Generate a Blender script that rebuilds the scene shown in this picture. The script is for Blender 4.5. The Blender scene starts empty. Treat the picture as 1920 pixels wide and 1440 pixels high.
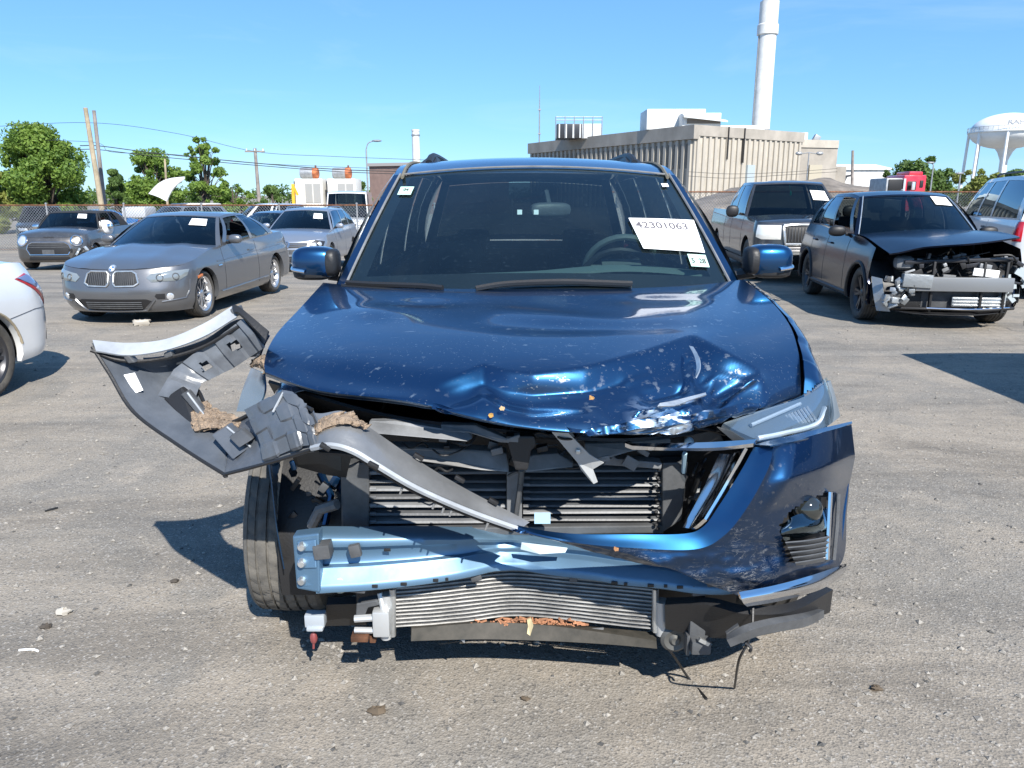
import bpy, bmesh, math, random
import numpy as np
from mathutils import Vector, Matrix
sc = bpy.context.scene
C = sc.collection
R = math.radians
rnd = random.Random(7)

# ---------------------------------------------------------------- camera, sky, sun, exposure
CAM_H, PITCH, FPX = 1.62, R(13.8), 1442.0          # photograph measured at 1920 x 1440
cam_d = bpy.data.cameras.new('camera'); cam = bpy.data.objects.new('camera', cam_d); C.objects.link(cam)
cam.location = (0, 0, CAM_H); cam.rotation_euler = (math.pi/2 - PITCH, 0, 0)
cam_d.sensor_width = 36; cam_d.lens = 36*FPX/1920; cam_d.clip_start = .05; cam_d.clip_end = 3000
sc.camera = cam
SUN = Vector((.40, -1.03, 1.0)).normalized()        # towards the sun
world = bpy.data.worlds.new('World'); sc.world = world; world.use_nodes = True
wn = world.node_tree.nodes; wl = world.node_tree.links
bg = wn['Background']
sky = wn.new('ShaderNodeTexSky'); sky.sky_type = 'NISHITA'; sky.sun_disc = False
sky.sun_elevation = math.asin(SUN.z); sky.sun_rotation = math.atan2(SUN.x, SUN.y)
sky.altitude = 10; sky.air_density = 1.0; sky.dust_density = .0; sky.ozone_density = 3.0
grade = wn.new('ShaderNodeMix'); grade.data_type = 'RGBA'; grade.blend_type = 'MULTIPLY'; grade.inputs[0].default_value = 1
grade.inputs[7].default_value = (.64, .92, 1.25, 1); wl.new(sky.outputs[0], grade.inputs[6])
veil = wn.new('ShaderNodeMix'); veil.data_type = 'RGBA'; veil.inputs[0].default_value = .32; veil.inputs[7].default_value = (2.4, 6.0, 11.5, 1)   # thin even haze over the whole sky
wl.new(grade.outputs[2], veil.inputs[6])
wtc = wn.new('ShaderNodeTexCoord'); wmp = wn.new('ShaderNodeMapping'); wmp.inputs['Scale'].default_value = (1.6, 1.6, 9); wl.new(wtc.outputs['Generated'], wmp.inputs[0])
wno = wn.new('ShaderNodeTexNoise'); wno.inputs['Scale'].default_value = 1.7; wno.inputs['Detail'].default_value = 7; wno.inputs['Roughness'].default_value = .6; wno.inputs['Distortion'].default_value = .6; wl.new(wmp.outputs[0], wno.inputs['Vector'])
wmr = wn.new('ShaderNodeMapRange'); wmr.inputs[1].default_value = .52; wmr.inputs[2].default_value = .85; wmr.inputs[4].default_value = .16; wl.new(wno.outputs['Fac'], wmr.inputs[0])
wisp = wn.new('ShaderNodeMix'); wisp.data_type = 'RGBA'; wisp.inputs[7].default_value = (9.2, 10.2, 10.8, 1); wl.new(wmr.outputs[0], wisp.inputs[0]); wl.new(veil.outputs[2], wisp.inputs[6])   # thin wisps of cloud
wl.new(wisp.outputs[2], bg.inputs[0]); bg.inputs[1].default_value = .072
sun_d = bpy.data.lights.new('sun', 'SUN'); sun = bpy.data.objects.new('sun', sun_d); C.objects.link(sun)
sun_d.energy = 5.0; sun_d.angle = R(.5); sun_d.color = (1, .955, .88)
sun.rotation_euler = SUN.to_track_quat('Z', 'Y').to_euler()
sc.view_settings.view_transform = 'Standard'; sc.view_settings.look = 'None'
sc.view_settings.exposure = .8; sc.view_settings.gamma = 1
sc.render.engine = 'CYCLES'
sc.cycles.max_bounces = 8; sc.cycles.transparent_max_bounces = 12

# ---------------------------------------------------------------- helpers
def at(px, py, Y):
    """a point of the photograph at the real distance Y in front of the camera"""
    x = (px-960)/FPX; y = -(py-720)/FPX
    c, s = math.cos(PITCH), math.sin(PITCH)
    d = (x, c+y*s, -s+y*c); t = Y/d[1]
    return Vector((d[0]*t, Y, CAM_H+d[2]*t))
def onz(px, py, z=0):
    x = (px-960)/FPX; y = -(py-720)/FPX
    c, s = math.cos(PITCH), math.sin(PITCH)
    d = (x, c+y*s, -s+y*c); t = (z-CAM_H)/d[2]
    return Vector((d[0]*t, d[1]*t, z))
def pix(p):
    c, s = math.cos(PITCH), math.sin(PITCH)
    z = p[1]*c-(p[2]-CAM_H)*s; u = p[1]*s+(p[2]-CAM_H)*c
    return 960+FPX*p[0]/z, 720-FPX*u/z
def sst(a, b, x):
    t = min(1, max(0, (x-a)/(b-a))); return t*t*(3-2*t)
def lerp(a, b, t): return a+(b-a)*t
def interp(tab, x):
    """smooth (monotone cubic-ish) lookup in a list of (x, y)"""
    if x <= tab[0][0]: return tab[0][1]
    if x >= tab[-1][0]: return tab[-1][1]
    for i in range(len(tab)-1):
        x0, y0 = tab[i]; x1, y1 = tab[i+1]
        if x <= x1:
            def sl(k):
                if k <= 0 or k >= len(tab)-1: return None
                a = (tab[k][1]-tab[k-1][1])/(tab[k][0]-tab[k-1][0]); b = (tab[k+1][1]-tab[k][1])/(tab[k+1][0]-tab[k][0])
                return 0 if a*b <= 0 else 2*a*b/(a+b)
            h = x1-x0; d = (y1-y0)/h; m0 = sl(i); m1 = sl(i+1)
            if m0 is None: m0 = d if m1 is None else 1.5*d-.5*m1
            if m1 is None: m1 = 1.5*d-.5*m0
            t = (x-x0)/h
            return (2*t**3-3*t*t+1)*y0+(t**3-2*t*t+t)*h*m0+(-2*t**3+3*t*t)*y1+(t**3-t*t)*h*m1
def ground_z(x, y):
    return -min(.5, .03*max(0, y-12.5))*sst(4, -3, x) if y > 12.5 else 0.0

class MB:
    """collects faces, then links them as ONE mesh object"""
    def __init__(s): s.V = []; s.F = []
    def add(s, V, F):
        o = len(s.V); s.V += [tuple(v) for v in V]; s.F += [tuple(i+o for i in f) for f in F]; return s
    def box(s, c, d, rot=None):
        m = rot.to_matrix() if rot is not None and not isinstance(rot, Matrix) else rot
        V = []
        for k in range(8):
            v = Vector(((k & 1)-.5, (k >> 1 & 1)-.5, (k >> 2)-.5)); v = Vector((v.x*d[0], v.y*d[1], v.z*d[2]))
            if m is not None: v = m @ v
            V.append(Vector(c)+v)
        return s.add(V, [(0,2,3,1),(4,5,7,6),(0,1,5,4),(2,6,7,3),(0,4,6,2),(1,3,7,5)])
    def tube(s, pts, r, n=6, closed=False):
        pts = [Vector(p) for p in pts]; m = len(pts); V = []; F = []
        rr = r if isinstance(r, (list, tuple)) else [r]*m
        prev = None
        for i, p in enumerate(pts):
            a = pts[(i-1) % m] if (closed or i) else p; b = pts[(i+1) % m] if (closed or i < m-1) else p
            t = (b-a).normalized()
            if prev is None:
                x = t.orthogonal().normalized()
            else:
                x = prev-t*prev.dot(t)
                x = x.normalized() if x.length > 1e-6 else t.orthogonal().normalized()
            prev = x; y = t.cross(x)
            V += [p+(x*math.cos(2*math.pi*k/n)+y*math.sin(2*math.pi*k/n))*rr[i] for k in range(n)]
        for i in range(m if closed else m-1):
            for k in range(n):
                j = (i+1) % m
                F.append((i*n+k, i*n+(k+1) % n, j*n+(k+1) % n, j*n+k))
        if not closed: F += [tuple(range(n))[::-1], tuple((m-1)*n+k for k in range(n))]
        return s.add(V, F)
    def lathe(s, prof, c=(0, 0, 0), axis='z', n=24, cap=False):
        V = []; F = []; m = len(prof)
        for k in range(n):
            a = 2*math.pi*k/n
            for r, h in prof:
                q = (r*math.cos(a), r*math.sin(a), h)
                if axis == 'x': q = (q[2], q[0], q[1])
                elif axis == 'y': q = (q[0], q[2], q[1])
                V.append(Vector(q)+Vector(c))
        for k in range(n):
            k2 = (k+1) % n
            for i in range(m-1): F.append((k*m+i, k2*m+i, k2*m+i+1, k*m+i+1))
        if cap:
            F.append(tuple(k*m for k in range(n))[::-1]); F.append(tuple(k*m+m-1 for k in range(n)))
        return s.add(V, F)
    def prism(s, poly, d):
        """poly: 3-D outline; d: extrusion vector"""
        n = len(poly); d = Vector(d); V = [Vector(p) for p in poly]+[Vector(p)+d for p in poly]
        return s.add(V, [tuple(range(n))[::-1], tuple(range(n, 2*n))]+[(i, (i+1) % n, n+(i+1) % n, n+i) for i in range(n)])
    def grid(s, P, skip=None):
        m = len(P); n = len(P[0]); V = [p for row in P for p in row]
        return s.add(V, [(i*n+j, i*n+j+1, (i+1)*n+j+1, (i+1)*n+j) for i in range(m-1) for j in range(n-1) if not (skip and skip(i, j))])
    def shell(s, P, th, skip=None):
        """a grid given thickness th along its normal (rim closed)"""
        A = np.array([[tuple(p) for p in row] for row in P]); du = np.gradient(A, axis=0); dv = np.gradient(A, axis=1)
        N = np.cross(du, dv); N /= np.maximum(np.linalg.norm(N, axis=2, keepdims=True), 1e-9)
        B = A+N*th; m, n = A.shape[:2]
        V = [tuple(p) for row in A for p in row]+[tuple(p) for row in B for p in row]; k = m*n; F = []
        cells = {(i, j) for i in range(m-1) for j in range(n-1) if not (skip and skip(i, j))}
        for i, j in cells:
            q = (i*n+j, i*n+j+1, (i+1)*n+j+1, (i+1)*n+j)
            F.append(q[::-1]); F.append(tuple(x+k for x in q))
            for (di, dj, e) in ((-1, 0, (0, 1)), (0, 1, (1, 2)), (1, 0, (2, 3)), (0, -1, (3, 0))):
                if (i+di, j+dj) not in cells:
                    a, b = q[e[0]], q[e[1]]; F.append((a, b, b+k, a+k))
        return s.add(V, F)
    def ball(s, c, d, n=10, m=6, rot=None, pw=1.0):
        V = []; F = []
        f = lambda x: math.copysign(abs(x)**pw, x)
        for i in range(m+1):
            t = math.pi*i/m
            for k in range(n):
                a = 2*math.pi*k/n
                v = Vector((f(math.sin(t))*f(math.cos(a))*d[0], f(math.sin(t))*f(math.sin(a))*d[1], f(math.cos(t))*d[2]))
                if rot is not None: v = rot @ v
                V.append(Vector(c)+v)
        for i in range(m):
            for k in range(n): F.append((i*n+k, (i+1)*n+k, (i+1)*n+(k+1) % n, i*n+(k+1) % n))
        return s.add(V, F)
    def build(s, name, mat, parent=None, smooth=True, bevel=0, ang=35, loc=None, rot=None, seg=2):
        me = bpy.data.meshes.new(name)
        me.from_pydata(s.V, [], s.F); me.validate()
        if bevel:
            bm = bmesh.new(); bm.from_mesh(me)
            bmesh.ops.recalc_face_normals(bm, faces=bm.faces)
            ed = [e for e in bm.edges if len(e.link_faces) == 2 and e.calc_face_angle(0) > R(35)]
            bmesh.ops.bevel(bm, geom=ed, offset=bevel, segments=seg, affect='EDGES', profile=.6, clamp_overlap=True)
            bm.to_mesh(me); bm.free()
        if smooth:
            me.shade_smooth(); me.set_sharp_from_angle(angle=R(ang))
        me.materials.append(mat)
        o = bpy.data.objects.new(name, me); C.objects.link(o)
        if parent is not None:
            o.parent = parent
            if parent.get('_w') is not None: o.location = -parent.location
        if loc is not None: o.location = loc
        if rot is not None: o.rotation_euler = rot
        return o
def link(name, me, parent, loc=(0, 0, 0), rot=(0, 0, 0), scale=(1, 1, 1)):
    o = bpy.data.objects.new(name, me); C.objects.link(o); o.parent = parent
    o.location = loc; o.rotation_euler = rot; o.scale = scale; return o
def tag(o, label=None, cat=None, group=None, kind=None):
    if label: o['label'] = label
    if cat: o['category'] = cat
    if group: o['group'] = group
    if kind: o['kind'] = kind
    return o
def thing(name, label, cat, loc=(0, 0, 0), rz=0, group=None, world_coords=False):
    o = bpy.data.objects.new(name, None); C.objects.link(o); o.location = loc; o.rotation_euler = (0, 0, rz)
    o.empty_display_size = .2
    if world_coords: o['_w'] = 1
    return tag(o, label, cat, group)
def crom(pts, n):
    """Catmull-Rom through control points, n samples per span"""
    A = np.array([tuple(p) for p in pts], float); m = len(A)
    E = np.vstack([2*A[0]-A[1], A, 2*A[-1]-A[-2]]); out = []
    for i in range(m-1):
        p0, p1, p2, p3 = E[i:i+4]
        for k in range(n):
            t = k/n
            out.append(.5*((2*p1)+(-p0+p2)*t+(2*p0-5*p1+4*p2-p3)*t*t+(-p0+3*p1-3*p2+p3)*t**3))
    out.append(A[-1]); return np.array(out)
def surf(rows, nu=6, nv=6, lin=False):
    """rows of control points -> fine grid (rows follow the list, columns the points)"""
    rows = [[tuple(at(*p)) if not isinstance(p, Vector) else tuple(p) for p in r] for r in rows]
    if lin:
        def f(pts, n):
            A = np.array(pts, float); t = np.linspace(0, len(A)-1, (len(A)-1)*n+1)
            return np.stack([np.interp(t, np.arange(len(A)), A[:, k]) for k in range(3)], 1)
    else: f = crom
    G = np.array([f(r, nv) for r in rows]); G = np.array([f(G[:, j], nu) if len(rows) > 2 or lin else np.linspace(G[0, j], G[1, j], nu+1) for j in range(G.shape[1])]).transpose(1, 0, 2)
    return G
def text_mesh(txt, size, bold=0.0):
    cu = bpy.data.curves.new('lettering', 'FONT'); cu.body = txt; cu.size = size; cu.align_x = 'CENTER'; cu.align_y = 'CENTER'; cu.extrude = .0006; cu.offset = bold
    o = bpy.data.objects.new('lettering', cu); C.objects.link(o)
    me = bpy.data.meshes.new_from_object(o.evaluated_get(bpy.context.evaluated_depsgraph_get()))
    bpy.data.objects.remove(o); bpy.data.curves.remove(cu); return me

# ---------------------------------------------------------------- materials
def mat(name, col, rough=.5, metal=0., coat=0., bump=0., bscale=40., var=0., vscale=3., col2=None, spec=.5, emit=None, detail=4.):
    m = bpy.data.materials.new(name); m.use_nodes = True
    n = m.node_tree.nodes; l = m.node_tree.links; p = n['Principled BSDF']
    p.inputs['Base Color'].default_value = (*col, 1); p.inputs['Roughness'].default_value = rough
    p.inputs['Metallic'].default_value = metal; p.inputs['Coat Weight'].default_value = coat; p.inputs['Coat Roughness'].default_value = .04
    p.inputs['Specular IOR Level'].default_value = spec
    if var or bump:
        tc = n.new('ShaderNodeTexCoord')
    if var:
        no = n.new('ShaderNodeTexNoise'); no.inputs['Scale'].default_value = vscale; no.inputs['Detail'].default_value = 6; no.inputs['Roughness'].default_value = .65
        l.new(tc.outputs['Object'], no.inputs['Vector'])
        rp = n.new('ShaderNodeValToRGB'); rp.color_ramp.elements[0].position = .35; rp.color_ramp.elements[1].position = .68
        c2 = col2 or tuple(min(1, c*(1+var)) for c in col)
        rp.color_ramp.elements[0].color = (*(tuple(c*(1-var) for c in col) if not col2 else col), 1); rp.color_ramp.elements[1].color = (*c2, 1)
        l.new(no.outputs['Fac'], rp.inputs[0]); l.new(rp.outputs[0], p.inputs['Base Color'])
    if bump:
        nb = n.new('ShaderNodeTexNoise'); nb.inputs['Scale'].default_value = bscale; nb.inputs['Detail'].default_value = detail
        l.new(tc.outputs['Object'], nb.inputs['Vector'])
        b = n.new('ShaderNodeBump'); b.inputs['Strength'].default_value = bump; b.inputs['Distance'].default_value = .01
        l.new(nb.outputs['Fac'], b.inputs['Height']); l.new(b.outputs[0], p.inputs['Normal'])
    if emit: p.inputs['Emission Color'].default_value = (*emit, 1); p.inputs['Emission Strength'].default_value = 1
    return m
def paint(name, col, metal=.6, rough=.32, dust=.25, dcol=(.3, .27, .22), coat=1., specks=0., scratch=0., scol=(.7, .72, .75), croug=.05, flake=None, bare=None, sfocus=None):
    """car paint: clear coat over (metallic) colour, dust film, optional pale specks and scratches"""
    m = bpy.data.materials.new(name); m.use_nodes = True
    n = m.node_tree.nodes; l = m.node_tree.links; p = n['Principled BSDF']
    p.inputs['Metallic'].default_value = metal; p.inputs['Coat Weight'].default_value = coat; p.inputs['Coat Roughness'].default_value = croug
    tc = n.new('ShaderNodeTexCoord')
    def noise(scale, detail=5, rgh=.6, vec=None, dist=0):
        x = n.new('ShaderNodeTexNoise'); x.inputs['Scale'].default_value = scale; x.inputs['Detail'].default_value = detail
        x.inputs['Roughness'].default_value = rgh; x.inputs['Distortion'].default_value = dist
        l.new(vec or tc.outputs['Object'], x.inputs['Vector']); return x.outputs['Fac']
    def ramp(src, a, b, top=1.):
        r = n.new('ShaderNodeMapRange'); r.inputs[1].default_value = a; r.inputs[2].default_value = b; r.inputs[3].default_value = 0; r.inputs[4].default_value = top
        r.clamp = True; l.new(src, r.inputs[0]); return r.outputs[0]
    def mul(a, b):
        x = n.new('ShaderNodeMath'); x.operation = 'MULTIPLY'; l.new(a, x.inputs[0]); l.new(b, x.inputs[1]); return x.outputs[0]
    def mx(fac, a, b):
        x = n.new('ShaderNodeMix'); x.data_type = 'RGBA'; l.new(fac, x.inputs[0])
        for v, s in ((a, x.inputs[6]), (b, x.inputs[7])):
            if isinstance(v, tuple): s.default_value = (*v, 1)
            else: l.new(v, s)
        return x.outputs[2]
    d = ramp(noise(2.2, 7, .7), .38, .8, dust)
    c = mx(d, col, dcol)
    rgh = n.new('ShaderNodeMath'); rgh.operation = 'MULTIPLY_ADD'; rgh.inputs[1].default_value = .35; rgh.inputs[2].default_value = rough; l.new(d, rgh.inputs[0])
    def near(c_, r0, r1):
        vd = n.new('ShaderNodeVectorMath'); vd.operation = 'DISTANCE'; vd.inputs[1].default_value = c_; l.new(tc.outputs['Object'], vd.inputs[0])
        r = n.new('ShaderNodeMapRange'); r.inputs[1].default_value = r0; r.inputs[2].default_value = r1; r.inputs[3].default_value = 1; r.inputs[4].default_value = 0; l.new(vd.outputs['Value'], r.inputs[0]); return r.outputs[0]
    if specks:
        k = mul(ramp(noise(30, 3, .55), .63, .70), ramp(noise(2.6, 3, .6), .42, .62))
        k2 = mul(ramp(noise(130, 2, .5), .66, .73), ramp(noise(4.5, 3, .6), .40, .6))
        mp = n.new('ShaderNodeMapping'); mp.inputs['Scale'].default_value = (7, 30, 30); mp.inputs['Rotation'].default_value = (0, 0, .35); l.new(tc.outputs['Object'], mp.inputs[0])
        k3 = mul(ramp(noise(2.2, 4, .6, mp.outputs[0]), .64, .72), ramp(noise(2.1, 2), .45, .6))
        for kk in (k, k2, k3):
            y = n.new('ShaderNodeMath'); y.operation = 'MULTIPLY'; y.inputs[1].default_value = specks; l.new(kk, y.inputs[0]); c = mx(y.outputs[0], c, (.62, .58, .5))
    if scratch:
        mp = n.new('ShaderNodeMapping'); mp.inputs['Scale'].default_value = (3, 9, 14); mp.inputs['Rotation'].default_value = (0, .25, 0); l.new(tc.outputs['Object'], mp.inputs[0])
        for sc_, wid, dist, msk in ((1.6, .010, .9, 3.0), (3.4, .016, .5, 4.3), (.9, .007, 1.4, 2.2)):
            q = n.new('ShaderNodeMath'); q.operation = 'SUBTRACT'; q.inputs[1].default_value = .5; l.new(noise(sc_, 7, .62, mp.outputs[0], dist), q.inputs[0])
            ab = n.new('ShaderNodeMath'); ab.operation = 'ABSOLUTE'; l.new(q.outputs[0], ab.inputs[0])
            ln = n.new('ShaderNodeMapRange'); ln.inputs[1].default_value = 0; ln.inputs[2].default_value = wid; ln.inputs[3].default_value = 1; ln.inputs[4].default_value = 0; l.new(ab.outputs[0], ln.inputs[0])
            k = mul(mul(ln.outputs[0], ramp(noise(msk, 4), .48, .62)), ramp(noise(28, 3), .4, .55))
            if sfocus: k = mul(k, near(*sfocus))
            y = n.new('ShaderNodeMath'); y.operation = 'MULTIPLY'; y.inputs[1].default_value = scratch; l.new(k, y.inputs[0]); c = mx(y.outputs[0], c, scol)
    for bc, br in (bare or ()):                           # paint scraped down to the metal
        mp = n.new('ShaderNodeMapping'); mp.inputs['Scale'].default_value = (12, 30, 55); mp.inputs['Rotation'].default_value = (0, -.3, 0); l.new(tc.outputs['Object'], mp.inputs[0])
        c = mx(mul(ramp(noise(1.0, 6, .6, mp.outputs[0], .5), .5, .56), near(bc, br*.45, br)), c, (.62, .66, .7))
    l.new(c, p.inputs['Base Color']); l.new(rgh.outputs[0], p.inputs['Roughness'])
    if flake:                                             # bright flip colour of the metal flake
        g = n.new('ShaderNodeBsdfGlossy'); g.inputs['Color'].default_value = (*flake[0], 1); g.inputs['Roughness'].default_value = flake[2]
        x = n.new('ShaderNodeMixShader'); x.inputs[0].default_value = flake[1]; l.new(p.outputs[0], x.inputs[1]); l.new(g.outputs[0], x.inputs[2]); l.new(x.outputs[0], n['Material Output'].inputs[0])
    return m
def glassmat(name, tint=(.5, .6, .6), gloss=.12, rough=.02, dust=0., grey=(.35, .38, .36)):
    """thin pane: tinted see-through with a mirror-like front, a little dust"""
    m = bpy.data.materials.new(name); m.use_nodes = True
    n = m.node_tree.nodes; l = m.node_tree.links; n.remove(n['Principled BSDF']); out = n['Material Output']
    t = n.new('ShaderNodeBsdfTransparent'); t.inputs[0].default_value = (*tint, 1)
    g = n.new('ShaderNodeBsdfGlossy'); g.inputs['Roughness'].default_value = rough; g.inputs['Color'].default_value = (.75, .9, 1, 1)
    f = n.new('ShaderNodeLayerWeight'); f.inputs[0].default_value = .5
    pw = n.new('ShaderNodeMath'); pw.operation = 'POWER'; pw.inputs[1].default_value = 4.; l.new(f.outputs['Facing'], pw.inputs[0])
    a = n.new('ShaderNodeMath'); a.operation = 'ADD'; a.inputs[1].default_value = gloss; a.use_clamp = True; l.new(pw.outputs[0], a.inputs[0])
    x = n.new('ShaderNodeMixShader'); l.new(a.outputs[0], x.inputs[0]); l.new(t.outputs[0], x.inputs[1]); l.new(g.outputs[0], x.inputs[2])
    res = x.outputs[0]
    if dust:
        d = n.new('ShaderNodeBsdfDiffuse'); d.inputs[0].default_value = (*grey, 1)
        tc = n.new('ShaderNodeTexCoord'); no = n.new('ShaderNodeTexNoise'); no.inputs['Scale'].default_value = 60; no.inputs['Detail'].default_value = 3; l.new(tc.outputs['Object'], no.inputs['Vector'])
        no2 = n.new('ShaderNodeTexNoise'); no2.inputs['Scale'].default_value = 3; no2.inputs['Detail'].default_value = 5; l.new(tc.outputs['Object'], no2.inputs['Vector'])
        r = n.new('ShaderNodeMapRange'); r.inputs[1].default_value = .6; r.inputs[2].default_value = .78; r.inputs[4].default_value = dust*1.6; l.new(no.outputs['Fac'], r.inputs[0])
        r2 = n.new('ShaderNodeMapRange'); r2.inputs[1].default_value = .4; r2.inputs[2].default_value = .7; r2.inputs[3].default_value = dust*.5; r2.inputs[4].default_value = dust; l.new(no2.outputs['Fac'], r2.inputs[0])
        ad = n.new('ShaderNodeMath'); ad.operation = 'ADD'; l.new(r.outputs[0], ad.inputs[0]); l.new(r2.outputs[0], ad.inputs[1])
        y = n.new('ShaderNodeMixShader'); l.new(ad.outputs[0], y.inputs[0]); l.new(res, y.inputs[1]); l.new(d.outputs[0], y.inputs[2]); res = y.outputs[0]
    l.new(res, out.inputs[0]); return m
K = dict(
    rubber=mat('tyre_rubber', (.028, .027, .026), .75, bump=.3, bscale=90, var=.5, vscale=6, col2=(.075, .068, .058)),
    tread=None,
    alloy=mat('alloy', (.62, .62, .63), .3, .9, var=.15, vscale=8), dark_alloy=mat('dark_alloy', (.06, .06, .065), .35, .6),
    black=mat('black_plastic', (.014, .014, .015), .5, bump=.1, bscale=120), grey=mat('grey_plastic', (.075, .078, .082), .48, bump=.1, bscale=80, var=.25, vscale=9),
    midgrey=mat('dusty_plastic', (.16, .165, .17), .5, bump=.1, bscale=60, var=.3, vscale=7), chrome=mat('chrome', (.75, .76, .78), .08, 1.),
    silver=mat('bare_aluminium', (.62, .63, .62), .38, .85, bump=.15, bscale=70, var=.2, vscale=10), white=mat('white_card', (.86, .86, .85), .6), ink=mat('ink', (.05, .05, .055), .8),
    glass=glassmat('car_glass', (.16, .2, .21), .04), clear=glassmat('lamp_lens', (.85, .88, .9), .06), dark_in=mat('cabin_trim', (.012, .013, .014), .8),
    lamp=mat('lamp_reflector', (.7, .71, .72), .18, .6), red=mat('red_lens', (.42, .012, .02), .12, coat=1), amber=mat('amber_lens', (.6, .16, .02), .2, coat=1),
    rust=mat('rusty_steel', (.16, .07, .035), .8, .2, var=.6, vscale=9), galv=mat('galvanised_steel', (.32, .33, .34), .5, .5, var=.2, vscale=4),
    seat=mat('seat_cloth', (.03, .03, .032), .9), )
# ---------------------------------------------------------------- car builder (local frame: x across, y from the nose backwards, z up)
def wheel(parent, c, r, width, rimr, spokes=5, rim='alloy', steer=0, side=1, style=0, tyre=None, n=40):
    """tyre with tread grooves (the part) and rim with spokes (its sub-part)"""
    h = width/2; s = side
    prof = [(rimr, -h*.72), (rimr+.012, -h*.86), (lerp(rimr, r, .5), -h*1.0), (r-.035, -h*.98), (r-.012, -h*.86)]
    for gx in (-.55, -.18, .18, .55):
        prof += [(r-.004*abs(gx), h*(gx-.06)), (r-.009, h*(gx-.04)), (r-.009, h*(gx+.04)), (r-.004*abs(gx), h*(gx+.06))]
    prof += [(r-.012, h*.86), (r-.035, h*.98), (lerp(rimr, r, .5), h), (rimr+.012, h*.86), (rimr, h*.72)]
    t = MB().lathe(prof, axis='x', n=n).build('wheel', tyre or K['rubber'], parent, loc=c, rot=(0, 0, steer))
    m = MB().lathe([(rimr-.005, -h*.8), (rimr-.03, -h*.5), (rimr-.04, 0), (rimr-.03, h*.6), (rimr-.012, h*.82), (rimr+.008, h*.88), (rimr+.004, h*.7)], axis='x', n=n)
    for k in range(spokes):
        a0 = 2*math.pi*k/spokes
        for da in ((-.13, .13) if style else (0,)):
            a = a0+da*5/spokes*1.2; ca, sa = math.cos(a), math.sin(a); tn = Vector((0, -sa, ca)); rd = Vector((0, ca, sa))
            w0, w1 = (.012, .016) if style else (.022, .032)
            if spokes > 8: w0, w1 = .008, .009
            base = [rd*.05-tn*w0*1.3, rd*(rimr-.012)-tn*w1, rd*(rimr-.012)+tn*w1, rd*.05+tn*w0*1.3]
            x0 = [h*.55, h*.72, h*.72, h*.55]
            V = [p+Vector((s*xx, 0, 0)) for p, xx in zip(base, x0)]
            m.prism(V if s > 0 else V[::-1], (-s*.035, 0, 0))
    m.lathe([(0, s*h*.62), (.04, s*h*.62), (.062, s*h*.5), (.07, s*h*.3)], axis='x', n=16)
    m.build('rim', K[rim] if isinstance(rim, str) else rim, t, loc=(0, 0, 0))
    MB().lathe([(0, -.01), (rimr*.72, -.01), (rimr*.72, .01), (0, .01)], axis='x', n=24).build('brake_disc', K['dark_alloy'], t, loc=(s*h*.1, 0, 0))
    return t

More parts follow.
